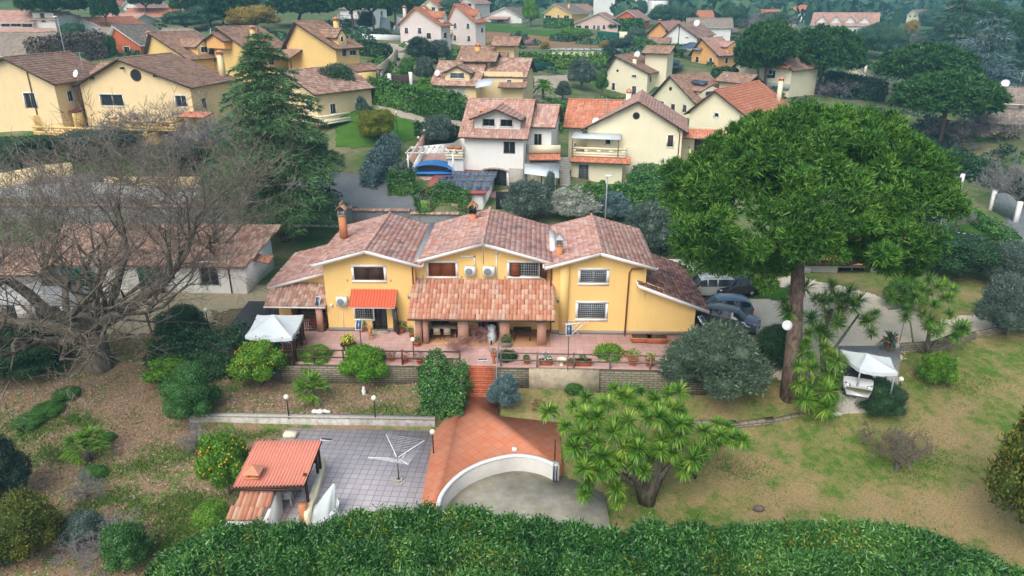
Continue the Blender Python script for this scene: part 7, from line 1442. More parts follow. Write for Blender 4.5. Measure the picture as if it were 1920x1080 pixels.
# tall clipped hedge by the steps
def hedge(name, label, pts, w_, h0, mat, dens=240, size=.16, z=None, lump=.12, asp=.5, spread=.7, cat='hedge', follow=True):
    mb = MB(); mbc = MB(); o = pts[0]; z0 = T(o[0], o[1]) if z is None else z; r = thing(name, label, cat, (o[0], o[1], z0))
    for a, b in zip(pts[:-1], pts[1:]):
        a, b = np.array(a[:2]), np.array(b[:2]); L = np.linalg.norm(b-a); u = (b-a)/L; nv = np.array([-u[1], u[0]]); L2 = L+w_*.3
        for face in ('top', 's1', 's2', 'e1', 'e2'):
            A_ = {'top': L2*w_, 's1': L2*h0, 's2': L2*h0, 'e1': w_*h0, 'e2': w_*h0}[face]; n = int(A_*dens)
            s_ = R.uniform(-.15*w_, L+.15*w_, n); t_ = R.uniform(-.5, .5, n)*w_; hh = R.uniform(.02, 1, n)*h0; N = np.zeros((n, 3))
            if face == 'top': hh[:] = h0; N[:, 2] = 1
            elif face[0] == 's': sg = 1 if face == 's1' else -1; t_ = np.full(n, sg*w_/2); N[:, :2] = nv*sg
            else: sg = 1 if face == 'e2' else -1; s_ = np.full(n, L+.15*w_ if sg > 0 else -.15*w_); N[:, :2] = u*sg
            N[:, 2] += .35
            lm = lump*(np.sin(s_*1.9+t_*2.3+hh)+np.sin(s_*4.1-t_*3+hh*2.7)+.8*R.normal(size=n))
            kx = 1-.0; cx = a[0]+u[0]*s_+nv[0]*t_; cy_ = a[1]+u[1]*s_+nv[1]*t_
            zz = (terr(cx, cy_) if follow else np.full(n, z0))+hh
            # round the upper edges
            rd = np.clip((hh/h0-.8)/.2, 0, 1)*np.clip((np.abs(t_)/(w_/2)-.6)/.4, 0, 1); zz -= rd*.28*min(1, h0); 
            Pp = np.stack([cx, cy_, zz], 1)+N*lm[:, None]; leaves(mb, Pp-np.array([o[0], o[1], z0]), N, size, asp, spread)
        c0 = (a+u*.12*w_)-np.array(o[:2]); c1 = (b-u*.12*w_)-np.array(o[:2]); k = max(.15, w_/2-lump-.2); za, zb = (T(*a)-z0, T(*b)-z0) if follow else (0, 0)
        mb.hexa([(*(c0-nv*k), za-.4), (*(c1-nv*k), zb-.4), (*(c1+nv*k), zb-.4), (*(c0+nv*k), za-.4), (*(c0-nv*k), za+h0*.5-lump), (*(c1-nv*k), zb+h0*.5-lump), (*(c1+nv*k), zb+h0*.5-lump), (*(c0+nv*k), za+h0*.5-lump)])
    mb.build('foliage', M[mat], r); return r
q_ = [Gz(px, py, -.8) for px, py in ((312, 684), (438, 684))]; hedge('clipped_hedge', 'wide dark rounded hedge left of the gazebo, below the asphalt', q_, 3.2, 2.0, 'lf_dark', 230, .16, lump=.16)
a = Gz(826, 790, -1.4); hedge('clipped_hedge', 'tall thick clipped green hedge block left of the brick steps', [(a[0], a[1]+.9, 0), (a[0], a[1]+3.3, 0)], 2.5, 2.35, 'lf_laurel', 300, .15, lump=.13)
# the long foreground hedge
mb = MB(); bl = []; prof = [(330, 1040), (380, 1000), (480, 985), (600, 980), (700, 962), (800, 955), (900, 962), (1000, 972), (1100, 992), (1180, 996), (1240, 975), (1300, 985), (1400, 992), (1500, 985), (1600, 982), (1700, 995), (1780, 1015), (1850, 1045), (1920, 1080)]
xs = np.array([Wd(px, py, 24.2)[0] for px, py in prof]); zs = np.array([Wd(px, py, 24.2)[2] for px, py in prof])
for i, x in enumerate(np.arange(xs[0], xs[-1], .95)):
    zt = float(np.interp(x, xs, zs)); 
    for y in (24.0, 22.4, 20.6, 18.8):
        r_ = random.uniform(1.0, 1.5); hgt = (zt+3.6)*random.uniform(.93, 1.0) if y > 23.5 else (zt+3.6)*random.uniform(.86, 1.0); bl.append(((x+random.uniform(-.4, .4), y+random.uniform(-.25, .1), zt-hgt*.5-(.0 if y > 23.5 else .12)), (r_, 1.05, hgt*.5)))
p, n = blob_pts(bl, 560, R, .26, -.1); k = p[:, 2] > -2.6; p, n = p[k], n[k]; p += .12*R.normal(size=p.shape)
leaves(mb, p-np.array([0, 22, -3.4]), n+np.array([0, 0, .02]), .155, .38, 1.35, 'flat', var=.45); 
q, n2 = blob_pts(bl, 60, R, .03, .2); leaves(mb, q-np.array([0, 22, -3.4]), n2/np.linalg.norm(n2, axis=1, keepdims=True)+np.array([0, 0, .6]), .26, .26, .7, 'needle')
for c, r_ in bl: mb.ball((c[0], c[1]-22, c[2]+3.4), tuple(np.array(r_)*.7), 8, 6)
g = np.random.default_rng(3)
for c, r_ in bl:
    if g.random() < .16: q, n3 = blob_pts([(c, tuple(np.array(r_)*1.02))], 90, g, .12, .1); leaves(mb, q-np.array([0, 22, -3.4]), n3, .155, .4, 1.2, 'flat', 1, g)
tag(mb.build('long_hedge', [M['lf_laurel'], M['lf_yellow']], None, loc=(0, 22, -3.4)), 'very long leafy laurel hedge running along the bottom of the picture', 'hedge')

# ---- yuccas
def yucca(label, base, heads, trunks, seed, L=.78, n=150, group='yucca trees'):
    g = np.random.default_rng(seed); r = thing('yucca', label, 'yucca', base, 0, group); mb = MB(); b = np.array(base)
    heads = heads+[(px+g.uniform(-26, 26), py+g.uniform(-6, 26), D-g.uniform(-.2, .7)) for px, py, D in heads if g.random() < .75]
    for (px, py, D) in heads:
        w_ = np.array(Wd(px, py, D))-b; d = np.array([w_[0]*.10, w_[1]*.10-.25, 1.0]); d += g.normal(0, .25, 3); rosette(mb, w_, d, n, L*g.uniform(.62, 1.1), .05, g, .28, 0, 26 if g.random() < .4 else 6, 1)
    mb.build('crown', [M['lf_yucca'], M['lf_yucca_dead']], r)
    for tr in trunks:
        pts = [(0, 0, -.3)]+[tuple(np.array(Wd(*q))-b) for q in tr[1:]]; f = MB(); f.tube(pts, [tr[0]*(1-.55*i/(len(pts)-1)) for i in range(len(pts))], 8); f.build('trunk', M['bark_oak'], r)
    return r
base = Gz(1212, 948, -2.75); Dy = base[1]
heads = [(1060, 800, 30), (1040, 770, 31), (1075, 760, 31.5), (1100, 745, 32), (1120, 780, 30.5), (1150, 730, 33), (1175, 745, 32), (1200, 735, 33), (1225, 745, 32.5), (1255, 740, 33), (1275, 770, 32), (1250, 790, 31), (1215, 785, 30.5), (1180, 790, 30), (1150, 810, 29.5), (1120, 830, 29.5), (1090, 815, 29.8), (1240, 825, 30.5), (1200, 825, 29.5),
         (1100, 865, 29), (1130, 855, 29), (1160, 865, 28.8), (1105, 905, 28.6), (1155, 915, 28.4), (1190, 870, 29), (1075, 840, 29.5), (1170, 840, 29.2), (1265, 810, 31.5), (1220, 860, 30.5), (1095, 780, 30.6), (1140, 760, 31.6), (1205, 765, 31.8), (1260, 850, 30), (1240, 770, 31.8), (1140, 885, 28.6), (1290, 795, 31)]
yucca('huge many headed yucca in front of the curved wall and dry lawn', base, heads, [(.42, (1222, 905, Dy), (1235, 860, Dy), (1240, 810, 31)), (.36, (1200, 910, Dy), (1170, 860, 29), (1150, 820, 29.6)), (.3, (1210, 915, Dy), (1120, 870, 29), (1100, 820, 30)), (.26, (1235, 900, Dy), (1270, 850, 30), (1262, 800, 32))], 51)
b2 = Gz(1300, 890, -2.6); yucca('low yucca heads leaning out to the right of the huge yucca', b2, [(1320, 808, 31), (1350, 815, 31), (1345, 795, 32), (1365, 800, 32), (1312, 845, 30.5), (1375, 818, 31.5), (1300, 860, 30)], [(.16, (1315, 865, 30.5), (1330, 830, 31), (1345, 810, 31.5))], 52)
b3 = Gz(1560, 775, -1.7); D3 = b3[1]
yucca('tall yucca clump growing beside the big pine trunk', b3, [(1530, 560, 42), (1560, 540, 43), (1590, 550, 43), (1600, 575, 42), (1640, 590, 42), (1620, 600, 42), (1480, 585, 40), (1470, 570, 41), (1520, 600, 41), (1550, 590, 42), (1570, 610, 41), (1545, 650, 39), (1520, 690, 38), (1505, 660, 39), (1560, 670, 38.5), (1580, 710, 38), (1600, 700, 38.5), (1500, 720, 37.5), (1520, 750, 37), (1540, 765, 37), (1570, 735, 37.5), (1535, 620, 40.5), (1575, 580, 42.5), (1510, 540, 42.5), (1490, 640, 39.5), (1555, 700, 38), (1610, 565, 43), (1545, 565, 42.5)],
      [(.22, (1545, 700, 38.5), (1540, 640, 40), (1560, 580, 42)), (.15, (1560, 720, 38.5), (1580, 710, 38.3)), (.14, (1530, 740, 37.6), (1510, 700, 38)), (.14, (1560, 660, 40), (1610, 590, 42))], 53, L=.95, n=120)
b4 = Gz(1740, 660, -.3); D4 = b4[1]
yucca('yucca with forked trunk near the potted cycad', b4, [(1715, 560, 45), (1700, 580, 44), (1730, 545, 46), (1755, 540, 46), (1770, 560, 45.5), (1750, 575, 44.5), (1780, 590, 44.5), (1730, 590, 44), (1765, 610, 43.5), (1745, 600, 43.8), (1710, 545, 46), (1785, 545, 46.5), (1740, 525, 47), (1770, 530, 47), (1795, 620, 43.5), (1808, 612, 44), (1790, 632, 43.2), (1695, 550, 45.5)],
      [(.2, (1740, 640, D4), (1745, 600, 44)), (.14, (1755, 640, D4), (1790, 625, 43.6)), (.09, (1712, 640, D4), (1706, 600, 44.2))], 54, L=.9, n=110)

# ---- the big stone pine
bp = Gz(1480, 752, -1.6); g = np.random.default_rng(77); r = thing('stone_pine', 'huge umbrella pine towering over the parked cars at the right', 'pine tree', bp)
cc = Wd(1520, 400, 41.5); b = np.array(bp)
L = [(np.array(c)+np.array(cc)-b, q) for c, q in dome_lobes(g, 165, 7.3, 6.8, 5.6, 0, .68, 1.05, .26, .15) if c[2] > (c[0]-2.2)*.42-.9]
Li = [(np.array(c)+np.array(cc)-b, q) for c, q in dome_lobes(g, 55, 5.9, 5.4, 4.1, 0, 1.1, 1.4, .2, .1) if c[2] > (c[0]-2.2)*.42-.5]
for (px, py, D, q) in [(1300, 470, 40, 1.2), (1340, 490, 40, 1.3), (1390, 500, 39, 1.2), (1420, 480, 39, 1.3), (1440, 500, 39.5, .9), (1470, 485, 40, .9), (1360, 460, 41, 1.2), (1310, 440, 41, 1.2), (1290, 400, 41, 1.2), (1640, 470, 38, 1.2), (1690, 475, 38, .9), (1720, 487, 38, .7), (1665, 495, 38, .8), (1745, 475, 39, .5), (1600, 480, 38.5, .9), (1560, 450, 39, .9), (1640, 430, 39, 1.0), (1285, 360, 42, 1.1), (1290, 330, 42, 1.1), (1750, 340, 41, 1.0)]:
    for k in range(4): L.append((np.array(Wd(px, py, D))-b+g.normal(0, .45, 3)*[1, 1, .6], q*g.uniform(.55, .8)))
mb = MB(); pine_crown(mb, [(c, (q, q, q*.85)) for c, q in L], 46, 17, .27, .2, g); pine_crown(mb, Li, 34, 12, .34, .2, g); mb.build('crown', [M['lf_pine'], M['bark_pine']], r)
t_ = MB(); tp = [np.array(Wd(px, py, D))-b for px, py, D in [(1480, 752, bp[1]), (1488, 650, 39.4), (1493, 560, 40.4), (1497, 490, 41.3), (1512, 430, 41.8)]]; tp[0][2] = -.4
t_.tube([tuple(q) for q in tp], [.62, .48, .42, .38, .3], 12)
for i, (px, py, D) in enumerate([(1300, 450, 40), (1350, 400, 39), (1420, 470, 39), (1430, 330, 41), (1550, 300, 42), (1640, 360, 41), (1720, 400, 41), (1690, 470, 38.5), (1620, 440, 39), (1480, 320, 44), (1600, 360, 45), (1400, 380, 44), (1700, 350, 44), (1560, 400, 37), (1450, 400, 37.5)]):
    e = np.array(Wd(px, py, D))-b; s_ = tp[3] if i % 2 else tp[4]; m = s_*.5+e*.5+np.array([0, 0, -.5]); t_.tube([tuple(s_), tuple(m), tuple(e)], [.24, .15, .06], 7)
t_.build('trunk', M['bark_pine'], r)
f = MB(); c = Wd(1480, 604, 39.0); f.lathe([(.0, .0), (.1, 0), (.3, .12), (.3, .14), (.1, .03), (0, .03)], n=14); f.xform(Matrix.Rotation(PI/2.4, 4, 'X')); solid('wall_plate', f, M['plastic_white'], 'round white lamp shade fixed to the big pine trunk', 'lamp shade', loc=(c[0]-.3, c[1]-.4, c[2]))

# ---- the bare oak
bo = Gz(190, 690, -1.1); W_, Tw = bare_tree(15, (0, 0, 0), 15.0, 1.7, .74, 7, 3, limit=56000, twr=.012, trunk_h=.20, up=.22, limbs=9, lr=(.46, .66), ll=(.33, .43)); r = thing('bare_oak', 'great leafless oak spreading over the left side', 'tree', bo); W_.build('trunk', M['bark_oak'], r); Tw.build('twigs', M['twig'], r)
W_, Tw = bare_tree(16, (0, 0, 0), 12.0, 1.3, .34, 7, 3, limit=13000, twr=.0135, trunk_h=.2, up=.25, limbs=7); r = thing('bare_oak', 'second leafless tree standing behind the oak, near the cedar', 'tree', Wd(418, 545, 55)[:2]+(0,)); W_.build('trunk', M['bark_oak'], r); Tw.build('twigs', M['twig'], r); SO = r
dup(r, Wd(20, 560, 54)[:2]+(-.2,), 2.2, (1.0, 1.0, .95), 'leafless tree at the far left edge behind the greenhouse'); dup(r, Wd(265, 420, 73)[:2]+(2.2,), 4, (.8, .8, .6), 'leafless tree beyond the tiled shed roof, by the road')

# ---- the cedar
def cedar(label, base, h_, rad, seed, mat='lf_cedar', levels=30, bpl=7, nlv=240, nl=.55, lean_=0):
    g = np.random.default_rng(seed); r = thing('cedar', label, 'cedar', base, 0, None); mb = MB(); t_ = MB(); t_.tube([(0, 0, -.6), (lean_*.5, 0, h_*.5), (lean_, 0, h_)], [h_*.024+.05, h_*.015, .04], 9)
    for i in range(levels):
        z = h_*(.13+.86*i/levels); R_ = rad*(1-(z/h_)**1.7)**.8+.35
        for k in range(bpl):
            a_ = g.uniform(0, 2*PI); L = R_*g.uniform(.6, 1.08); m = 7; s_ = np.linspace(0, 1, m); rise = g.uniform(-.02, .14); dx, dy = math.cos(a_), math.sin(a_)
            pts = np.stack([lean_*z/h_+dx*L*s_, dy*L*s_, z+L*(rise*s_-.26*s_**2.2)], 1); t_.tube([tuple(q) for q in pts], [.07*(1-q*.8)*h_/18 for q in s_], 4, cap=False)
            n = int(nlv*L/rad); u = g.random(n)**.7; wid = .34*L*np.sin(PI*np.clip(u*.9+.08, 0, 1))*g.uniform(-1, 1, n); base_ = np.stack([np.interp(u, s_, pts[:, j]) for j in range(3)], 1)
            P_ = base_+np.stack([-dy*wid, dx*wid, -.16*np.abs(wid)+g.normal(0, .06, n)], 1); N_ = np.stack([dx*.7-dy*np.sign(wid)*.6, dy*.7+dx*np.sign(wid)*.6, np.full(n, -.25)+g.normal(0, .25, n)], 1); leaves(mb, P_, N_, nl, .17, .35, 'needle', rng=g)
    mb.build('crown', M[mat], r); t_.build('trunk', M['bark_oak'], r); return r
cb = Gz(533, 450, 0); cedar('tall drooping cedar between the bare oak and the villa chimney', cb, 19.6, 7.4, 61, nlv=380, levels=30, bpl=8, nl=.5)
cd = cedar('blue grey layered cedar far right among dark pines', Wd(1815, 235, 165)[:2]+(0,), 20, 12, 62, 'lf_bluegrey', 13, 7, 150, 1.3); dup(cd, Wd(1775, 150, 220)[:2]+(1,), 1, 1.25, 'broad dark cedar towering above the blue grey one'); override([o for o in C.objects if o.get('label') == 'broad dark cedar towering above the blue grey one'][0], {'crown': 'lf_far'})
# ---------------------------------------------------------------- vegetation behind and around
Hg = lambda name, label, pix, w_, h0, mat, dens=60, size=.32, **k: hedge(name, label, hp_(pix), w_, h0, mat, dens, size, **k)
Hg('hedge', 'long clipped green hedge climbing behind the white house roof', [(700, 192), (790, 215), (862, 222)], 2.2, 3.0, 'lf_hedge', 90, .3)
Hg('hedge', 'clipped dark hedge in front of the solar panel garage', [(785, 392), (878, 395)], 1.6, 1.9, 'lf_hedge', 150, .22); Hg('hedge', 'square hedge left of the solar panel garage, by the paved yard', [(735, 362), (772, 362)], 1.8, 2.2, 'lf_hedge', 130, .22)
Hg('ivy_hedge', 'ivy covered hedge running up beside the white carport', [(692, 352), (712, 320), (738, 290)], 1.7, 2.2, 'lf_bluegrey', 110, .22); Hg('hedge', 'rounded hedge corner under the first white lamp globe, by the steps', [(745, 345), (760, 330)], 1.5, 1.9, 'lf_olive', 110, .22)
Hg('hedge', 'tall dark hedge below the cream house lawn, behind the silver tree', [(1070, 408), (1255, 405)], 2.0, 3.0, 'lf_hedge', 110, .25); Hg('hedge', 'dark laurel hedge under the lawn, right part by the pine', [(1190, 372), (1262, 370)], 2.4, 2.6, 'lf_laurel', 110, .26)
Hg('hedge', 'hedge around the flat topped olive beside the white house', [(788, 262), (860, 268)], 2.0, 1.8, 'lf_dark', 90, .28); Hg('hedge', 'hedge along the yard of the yellow dormer house', [(682, 104), (725, 112)], 2.4, 2.4, 'lf_dark', 60, .4)
Hg('hedge', 'clipped hedge on the corner of the round green garden', [(1680, 432), (1735, 430), (1770, 470)], 1.4, 1.6, 'lf_olive', 110, .24); Hg('hedge', 'straight hedge bordering the round garden toward the iron gate', [(1800, 400), (1895, 462)], 1.3, 1.2, 'lf_hedge', 110, .24)
Hg('hedge', 'tall diagonal hedge behind the iron gate at the right', [(1790, 318), (1925, 378)], 2.2, 2.4, 'lf_dark', 70, .32); Hg('hedge', 'bright green hedge curving below the timber striped house', [(1196, 90), (1225, 105), (1275, 106)], 2.6, 2.4, 'lf_hedge', 40, .5)
Hg('hedge', 'hedge beside the cream house with blue windows', [(1340, 165), (1370, 166)], 2.4, 3.6, 'lf_dark', 45, .45); Hg('hedge', 'dark hedge next to the coral red house', [(1162, 61), (1200, 61)], 3, 4, 'lf_hedge', 25, .7); Hg('hedge', 'low hedge below the yellow house by the willow', [(1024, 52), (1070, 54)], 3, 2.6, 'lf_hedge', 25, .7)
Hg('hedge', 'reddish brown clipped hedge between the grey roof and red house', [(75, 125), (185, 108)], 4, 4, 'lf_brown', 40, .5); Hg('hedge', 'light topped hedge directly below the red house', [(120, 100), (205, 104)], 3, 3, 'lf_hedge', 40, .5); Hg('hedge', 'row of small green shrubs in front of the flat white building', [(1030, 125), (1130, 124)], 3, 2.2, 'lf_citrus', 40, .5, lump=.4)
Hg('hedge', 'planted bank below the small kitchen gardens', [(965, 118), (1030, 122)], 2.4, 2, 'lf_hedge', 40, .45); Hg('hedge', 'dark hedge of the gully under the right pines', [(1560, 175), (1640, 190)], 5, 4, 'lf_dark', 30, .5)
B_ = [ # proto, px, py, w, h, label, material, category
('round2', 635, 205, 92, 72, 'large dark round shrub above the green lawn', 'lf_dark', 'shrub'), ('olive', 640, 180, 60, 55, 'grey green olive merged behind the large dark shrub', 'lf_olive', 'tree'), ('round2', 710, 282, 68, 66, 'round yellowish green bush on the lawn by the garden lamp', 'lf_yellow', 'shrub'),
('olive', 823, 285, 62, 62, 'flat topped clipped olive tree left of the white house', 'lf_olive', 'tree'), ('olive', 790, 118, 56, 46, 'broad olive behind the cream multi roof house, left one', 'lf_olive_dark', 'tree'), ('olive', 820, 122, 52, 44, 'broad olive behind the cream multi roof house, right one', 'lf_olive', 'tree'), ('olive', 798, 160, 36, 50, 'slim olive left of the latticed roller window', 'lf_olive', 'tree'),
('round', 764, 155, 26, 40, 'small leafy tree next to the brown gate', 'lf_hedge', 'tree'), ('bush', 693, 215, 14, 14, 'purple blue flowering bush beside the lane', 'lf_purple', 'shrub'), ('olive', 680, 220, 24, 36, 'silvery hedge shrub above the purple bush', 'lf_olive', 'shrub'), ('bush', 752, 182, 14, 24, 'yellow green cone shrub by the brown gate', 'lf_bright', 'shrub'),
('olive', 1090, 170, 56, 58, 'big grey olive left of the cream tower house', 'lf_olive', 'tree'), ('round', 1128, 180, 24, 46, 'ivy green tree against the cream tower house', 'lf_hedge', 'tree'), ('olive', 1143, 122, 34, 30, 'grey green bush before the long flat building', 'lf_olive_dark', 'shrub'), ('olive', 1055, 190, 30, 36, 'thin grey tree by the pale street', 'lf_olive', 'tree'),
('olive', 990, 428, 92, 84, 'silvery olive behind the central roof of the villa', 'lf_olive', 'tree'), ('olive', 1075, 425, 100, 70, 'whitish flowering almond tree behind the right gable', 'lf_silver', 'tree'), ('olive', 1150, 425, 70, 62, 'pale green blossoming shrub right of the whitish tree', 'lf_bluegrey', 'shrub'), ('olive', 1215, 490, 106, 108, 'bluish grey olive right behind the villa wing', 'lf_olive', 'tree'), ('olive', 1300, 510, 84, 84, 'grey olive half hidden beneath the pine branches', 'lf_olive_dark', 'tree'),
('round', 1215, 362, 84, 52, 'glossy laurel tree at the corner of the cream house', 'lf_laurel', 'tree'), ('round', 1225, 335, 26, 26, 'bright lemon tree by the cream wall', 'lf_bright', 'tree'), ('olive', 1275, 325, 62, 50, 'grey lavender like shrub next to the laurel tree', 'lf_olive', 'shrub'), ('bush', 1128, 358, 16, 22, 'small conifer on the lawn of the cream house', 'lf_hedge', 'shrub'), ('round2', 1050, 240, 60, 46, 'mixed green bushes between white and cream houses', 'lf_hedge', 'shrub'), ('olive', 1022, 252, 30, 34, 'grey shrub directly right of the white house', 'lf_olive_dark', 'shrub'),
('bush', 1030, 392, 22, 74, 'ivy wrapped pillar shrub beside the white awning panel', 'lf_olive', 'shrub'), ('round', 995, 52, 34, 46, 'light green weeping willow beside the pale yellow house', 'lf_bright', 'tree'), ('round', 1035, 14, 26, 24, 'dark tree crown cut by the top edge above the yellow house', 'lf_far', 'tree'), ('round', 1102, 30, 20, 24, 'dark little tree left of the plain white block', 'lf_far', 'tree'), ('round', 1140, 24, 26, 24, 'dark tree before the plain white block', 'lf_far', 'tree'), ('round', 1200, 38, 26, 34, 'dark tree in front of the windowed white block', 'lf_far', 'tree'),
('round', 1240, 52, 56, 38, 'dark tree clump right of the white blocks, left one', 'lf_far', 'tree'), ('round', 1285, 50, 44, 32, 'dark tree clump right of the white blocks, right one', 'lf_far', 'tree'), ('round', 1370, 66, 52, 48, 'green tree behind the white dished roof', 'lf_far', 'tree'), ('olive', 1150, 60, 24, 22, 'small round olive before the pink house porch', 'lf_olive_dark', 'tree'), ('bush', 1135, 92, 24, 16, 'yellow mimosa bush on the slope below the pink house', 'lf_gold', 'shrub'), ('bush', 1022, 92, 18, 14, 'orange yellow bush at the end of the ploughed plot', 'lf_gold', 'shrub'), ('bush', 992, 86, 16, 12, 'pink blossoming tree beside the orange yellow bush', 'lf_pink', 'tree'), ('round', 1190, 85, 40, 28, 'grey green scrub under the coral house', 'lf_olive', 'shrub'), ('round', 1165, 100, 50, 24, 'scrub on the bank above the cream tower house', 'lf_olive_dark', 'shrub'), ('round', 1250, 140, 60, 24, 'bluish hedge mound behind the cream tower house', 'lf_bluegrey', 'shrub'), ('round', 1075, 78, 70, 22, 'bright green mound at the edge of the ploughed plot', 'lf_bright', 'shrub'),
('round', 480, 62, 100, 46, 'golden autumn tree behind the yellow houses, left one', 'lf_gold', 'tree'), ('round', 420, 50, 60, 44, 'golden autumn tree behind the yellow houses, right one', 'lf_gold', 'tree'), ('round', 395, 55, 70, 40, 'dark trees behind the dormered yellow house, left one', 'lf_far', 'tree'), ('round', 350, 62, 80, 36, 'dark trees behind the dormered yellow house, right one', 'lf_far', 'tree'), ('round', 145, 90, 52, 42, 'dark green tree in front of the white veranda house', 'lf_far', 'tree'), ('round', 100, 105, 60, 40, 'leafy tree above the brown hedge at the left', 'lf_hedge', 'tree'), ('round', 140, 165, 50, 50, 'dark tree between the two left gabled houses', 'lf_dark', 'tree'), ('round', 152, 140, 40, 36, 'bright green tree tucked behind the round window gable', 'lf_hedge', 'tree'), ('round', 720, 48, 34, 46, 'rounded olive brown tree among pine trunks', 'lf_olive_dark', 'tree'), ('round', 688, 62, 34, 36, 'dark shrub by the white tarpaulins', 'lf_far', 'shrub'), ('round', 850, 40, 60, 36, 'dark trees behind the twin pink houses', 'lf_far', 'tree'), ('round', 888, 26, 46, 26, 'dark tree at the top behind the white gabled house', 'lf_far', 'tree'),
('round2', 60, 330, 120, 60, 'tangled dark hedge below the left cream house', 'lf_dark', 'shrub'), ('round2', 200, 325, 150, 50, 'dark shrubs behind the oak branches, left one', 'lf_olive_dark', 'shrub'), ('round2', 330, 340, 130, 46, 'dark shrubs behind the oak branches, right one', 'lf_dark', 'shrub'), ('bare', 440, 330, 180, 130, 'pale leafless tree next to the cedar', 'twig_grey', 'tree'), ('bare', 300, 300, 150, 110, 'pale leafless tree in front of the balcony house', 'twig_grey', 'tree'), ('round2', 440, 395, 110, 66, 'dark laurel behind the tiled shed', 'lf_dark', 'shrub'), ('round2', 590, 350, 60, 90, 'dark climbing shrub at the cedar foot', 'lf_dark', 'shrub'),
('round', 1640, 470, 60, 60, 'dark shrub behind the pine by the garages', 'lf_dark', 'shrub'), ('round2', 1600, 425, 100, 60, 'dark garden shrub seen through the pine crown', 'lf_dark', 'shrub'), ('bush', 1735, 415, 24, 16, 'low box balls by the white garden wall', 'lf_yellow', 'shrub'), ('bare', 1790, 440, 56, 74, 'little bare tree in the stone ringed flower bed', 'twig_grey', 'tree'), ('bare', 1900, 400, 110, 150, 'tall pale leafless tree by the grey gate', 'twig_grey', 'tree'), ('bare', 1860, 300, 130, 80, 'leafless thicket above the diagonal hedge', 'twig_grey', 'tree'), ('bare', 1800, 290, 110, 80, 'grey thicket right of the big pine crown', 'twig_grey', 'tree'),
('bare', 1560, 185, 110, 52, 'leafless shrubs at the foot of the pine grove', 'twig_grey', 'shrub'), ('bare', 1640, 185, 110, 60, 'leafless shrubs below the small cream house', 'twig_grey', 'shrub'), ('bare', 1680, 100, 90, 60, 'grey leafless tree left of the gold one', 'twig_grey', 'tree'), ('round', 1705, 75, 26, 34, 'small golden tree among grey branches', 'lf_gold', 'tree'), ('bare', 1420, 70, 110, 56, 'bare grey trees in front of far roofs', 'twig_grey', 'tree'), ('bare', 1240, 36, 50, 24, 'bare trees right of the windowed block', 'twig_grey', 'tree'),
('round2', 1850, 170, 110, 62, 'mid green tree above the hipped house', 'lf_hedge', 'tree'), ('round2', 1900, 185, 90, 80, 'dark tree at the right edge above the dish roof', 'lf_dark', 'tree'), ('round2', 1660, 120, 60, 60, 'dark tree between umbrella pines', 'lf_far', 'tree'), ('round2', 1620, 115, 66, 56, 'dark evergreen behind the small cream house', 'lf_far', 'tree'), ('round', 1510, 160, 60, 44, 'green tree just under the pine grove', 'lf_hedge', 'tree'), ('round', 1450, 62, 70, 34, 'blue green trees left of the white warehouse', 'lf_far', 'tree'), ('round', 1550, 52, 60, 20, 'tree band in front of the white warehouse', 'lf_far', 'tree'), ('round2', 1760, 60, 80, 40, 'bluish tree mass above the gold tree', 'lf_far', 'tree'), ('round2', 1850, 60, 90, 46, 'bluish tree mass near the top right corner', 'lf_far', 'tree'), ('round2', 1900, 120, 60, 60, 'dark tree behind the far right cypress', 'lf_far', 'tree'), ('round', 1640, 88, 50, 40, 'round dark tree right of the white warehouse', 'lf_far', 'tree'),
]
for p_ in B_: put(p_[0], p_[1], p_[2], p_[3], p_[4], p_[5], p_[6], p_[7])
for px, py, w_, h_, lab in [(1430, 180, 116, 132, 'left umbrella pine of the grove on the right'), (1415, 175, 90, 110, 'slender umbrella pine behind the left one of the grove'), (1535, 182, 150, 132, 'middle umbrella pine of the grove with forked trunk'), (1720, 210, 176, 130, 'wide umbrella pine behind the right side of the big one'), (1752, 300, 190, 150, 'near umbrella pine touching the big pine crown'), (1645, 38, 48, 32, 'small lone umbrella pine on the hazy slope'), (1820, 100, 110, 90, 'umbrella pine group at the upper right, left one'), (1895, 130, 90, 100, 'umbrella pine group at the upper right, right one'),
      (112, 72, 120, 90, 'dark umbrella pine at the upper left above the white veranda house'), (205, 70, 50, 90, 'thin leaning umbrella pine right of the veranda house pine'), (278, 40, 60, 60, 'small umbrella pine between low roofs'), (437, 56, 110, 78, 'umbrella pine with twin trunks behind the golden trees'), (567, 56, 130, 70, 'broad umbrella pine above the yellow porch house'), (662, 66, 80, 90, 'umbrella pine left of the glimpsed white house'), (700, 68, 80, 90, 'umbrella pine right of the glimpsed white house'), (742, 56, 80, 70, 'umbrella pine left of the twin pink houses'), (355, 45, 60, 60, 'umbrella pine beside the bright orange house'), (800, 36, 70, 46, 'umbrella pine behind the nearer pink house'), (870, 30, 60, 40, 'umbrella pine behind the farther pink house')]:
    put('pine2' if px % 2 else 'pine', px, py, w_, h_, lab, None, 'pine tree', group='umbrella pines')
for px, py, w_, h_, lab in [(1868, 125, 22, 76, 'tall grey green cypress among the upper right pines'), (1885, 130, 14, 60, 'thin dark cypress beside the grey green one'), (1676, 62, 14, 40, 'lone dark cypress below the small hill pine'), (1582, 38, 20, 44, 'cypress standing over the white warehouse roof'), (1524, 36, 16, 40, 'taller cypress at the top, left of the warehouse'), (1513, 48, 14, 36, 'shorter cypress left of the warehouse'), (1920-62, 112, 18, 44, 'bushy cypress left of the tall grey green one')]:
    put('cypress', px, py, w_, h_, lab, None, 'cypress', group='cypresses')
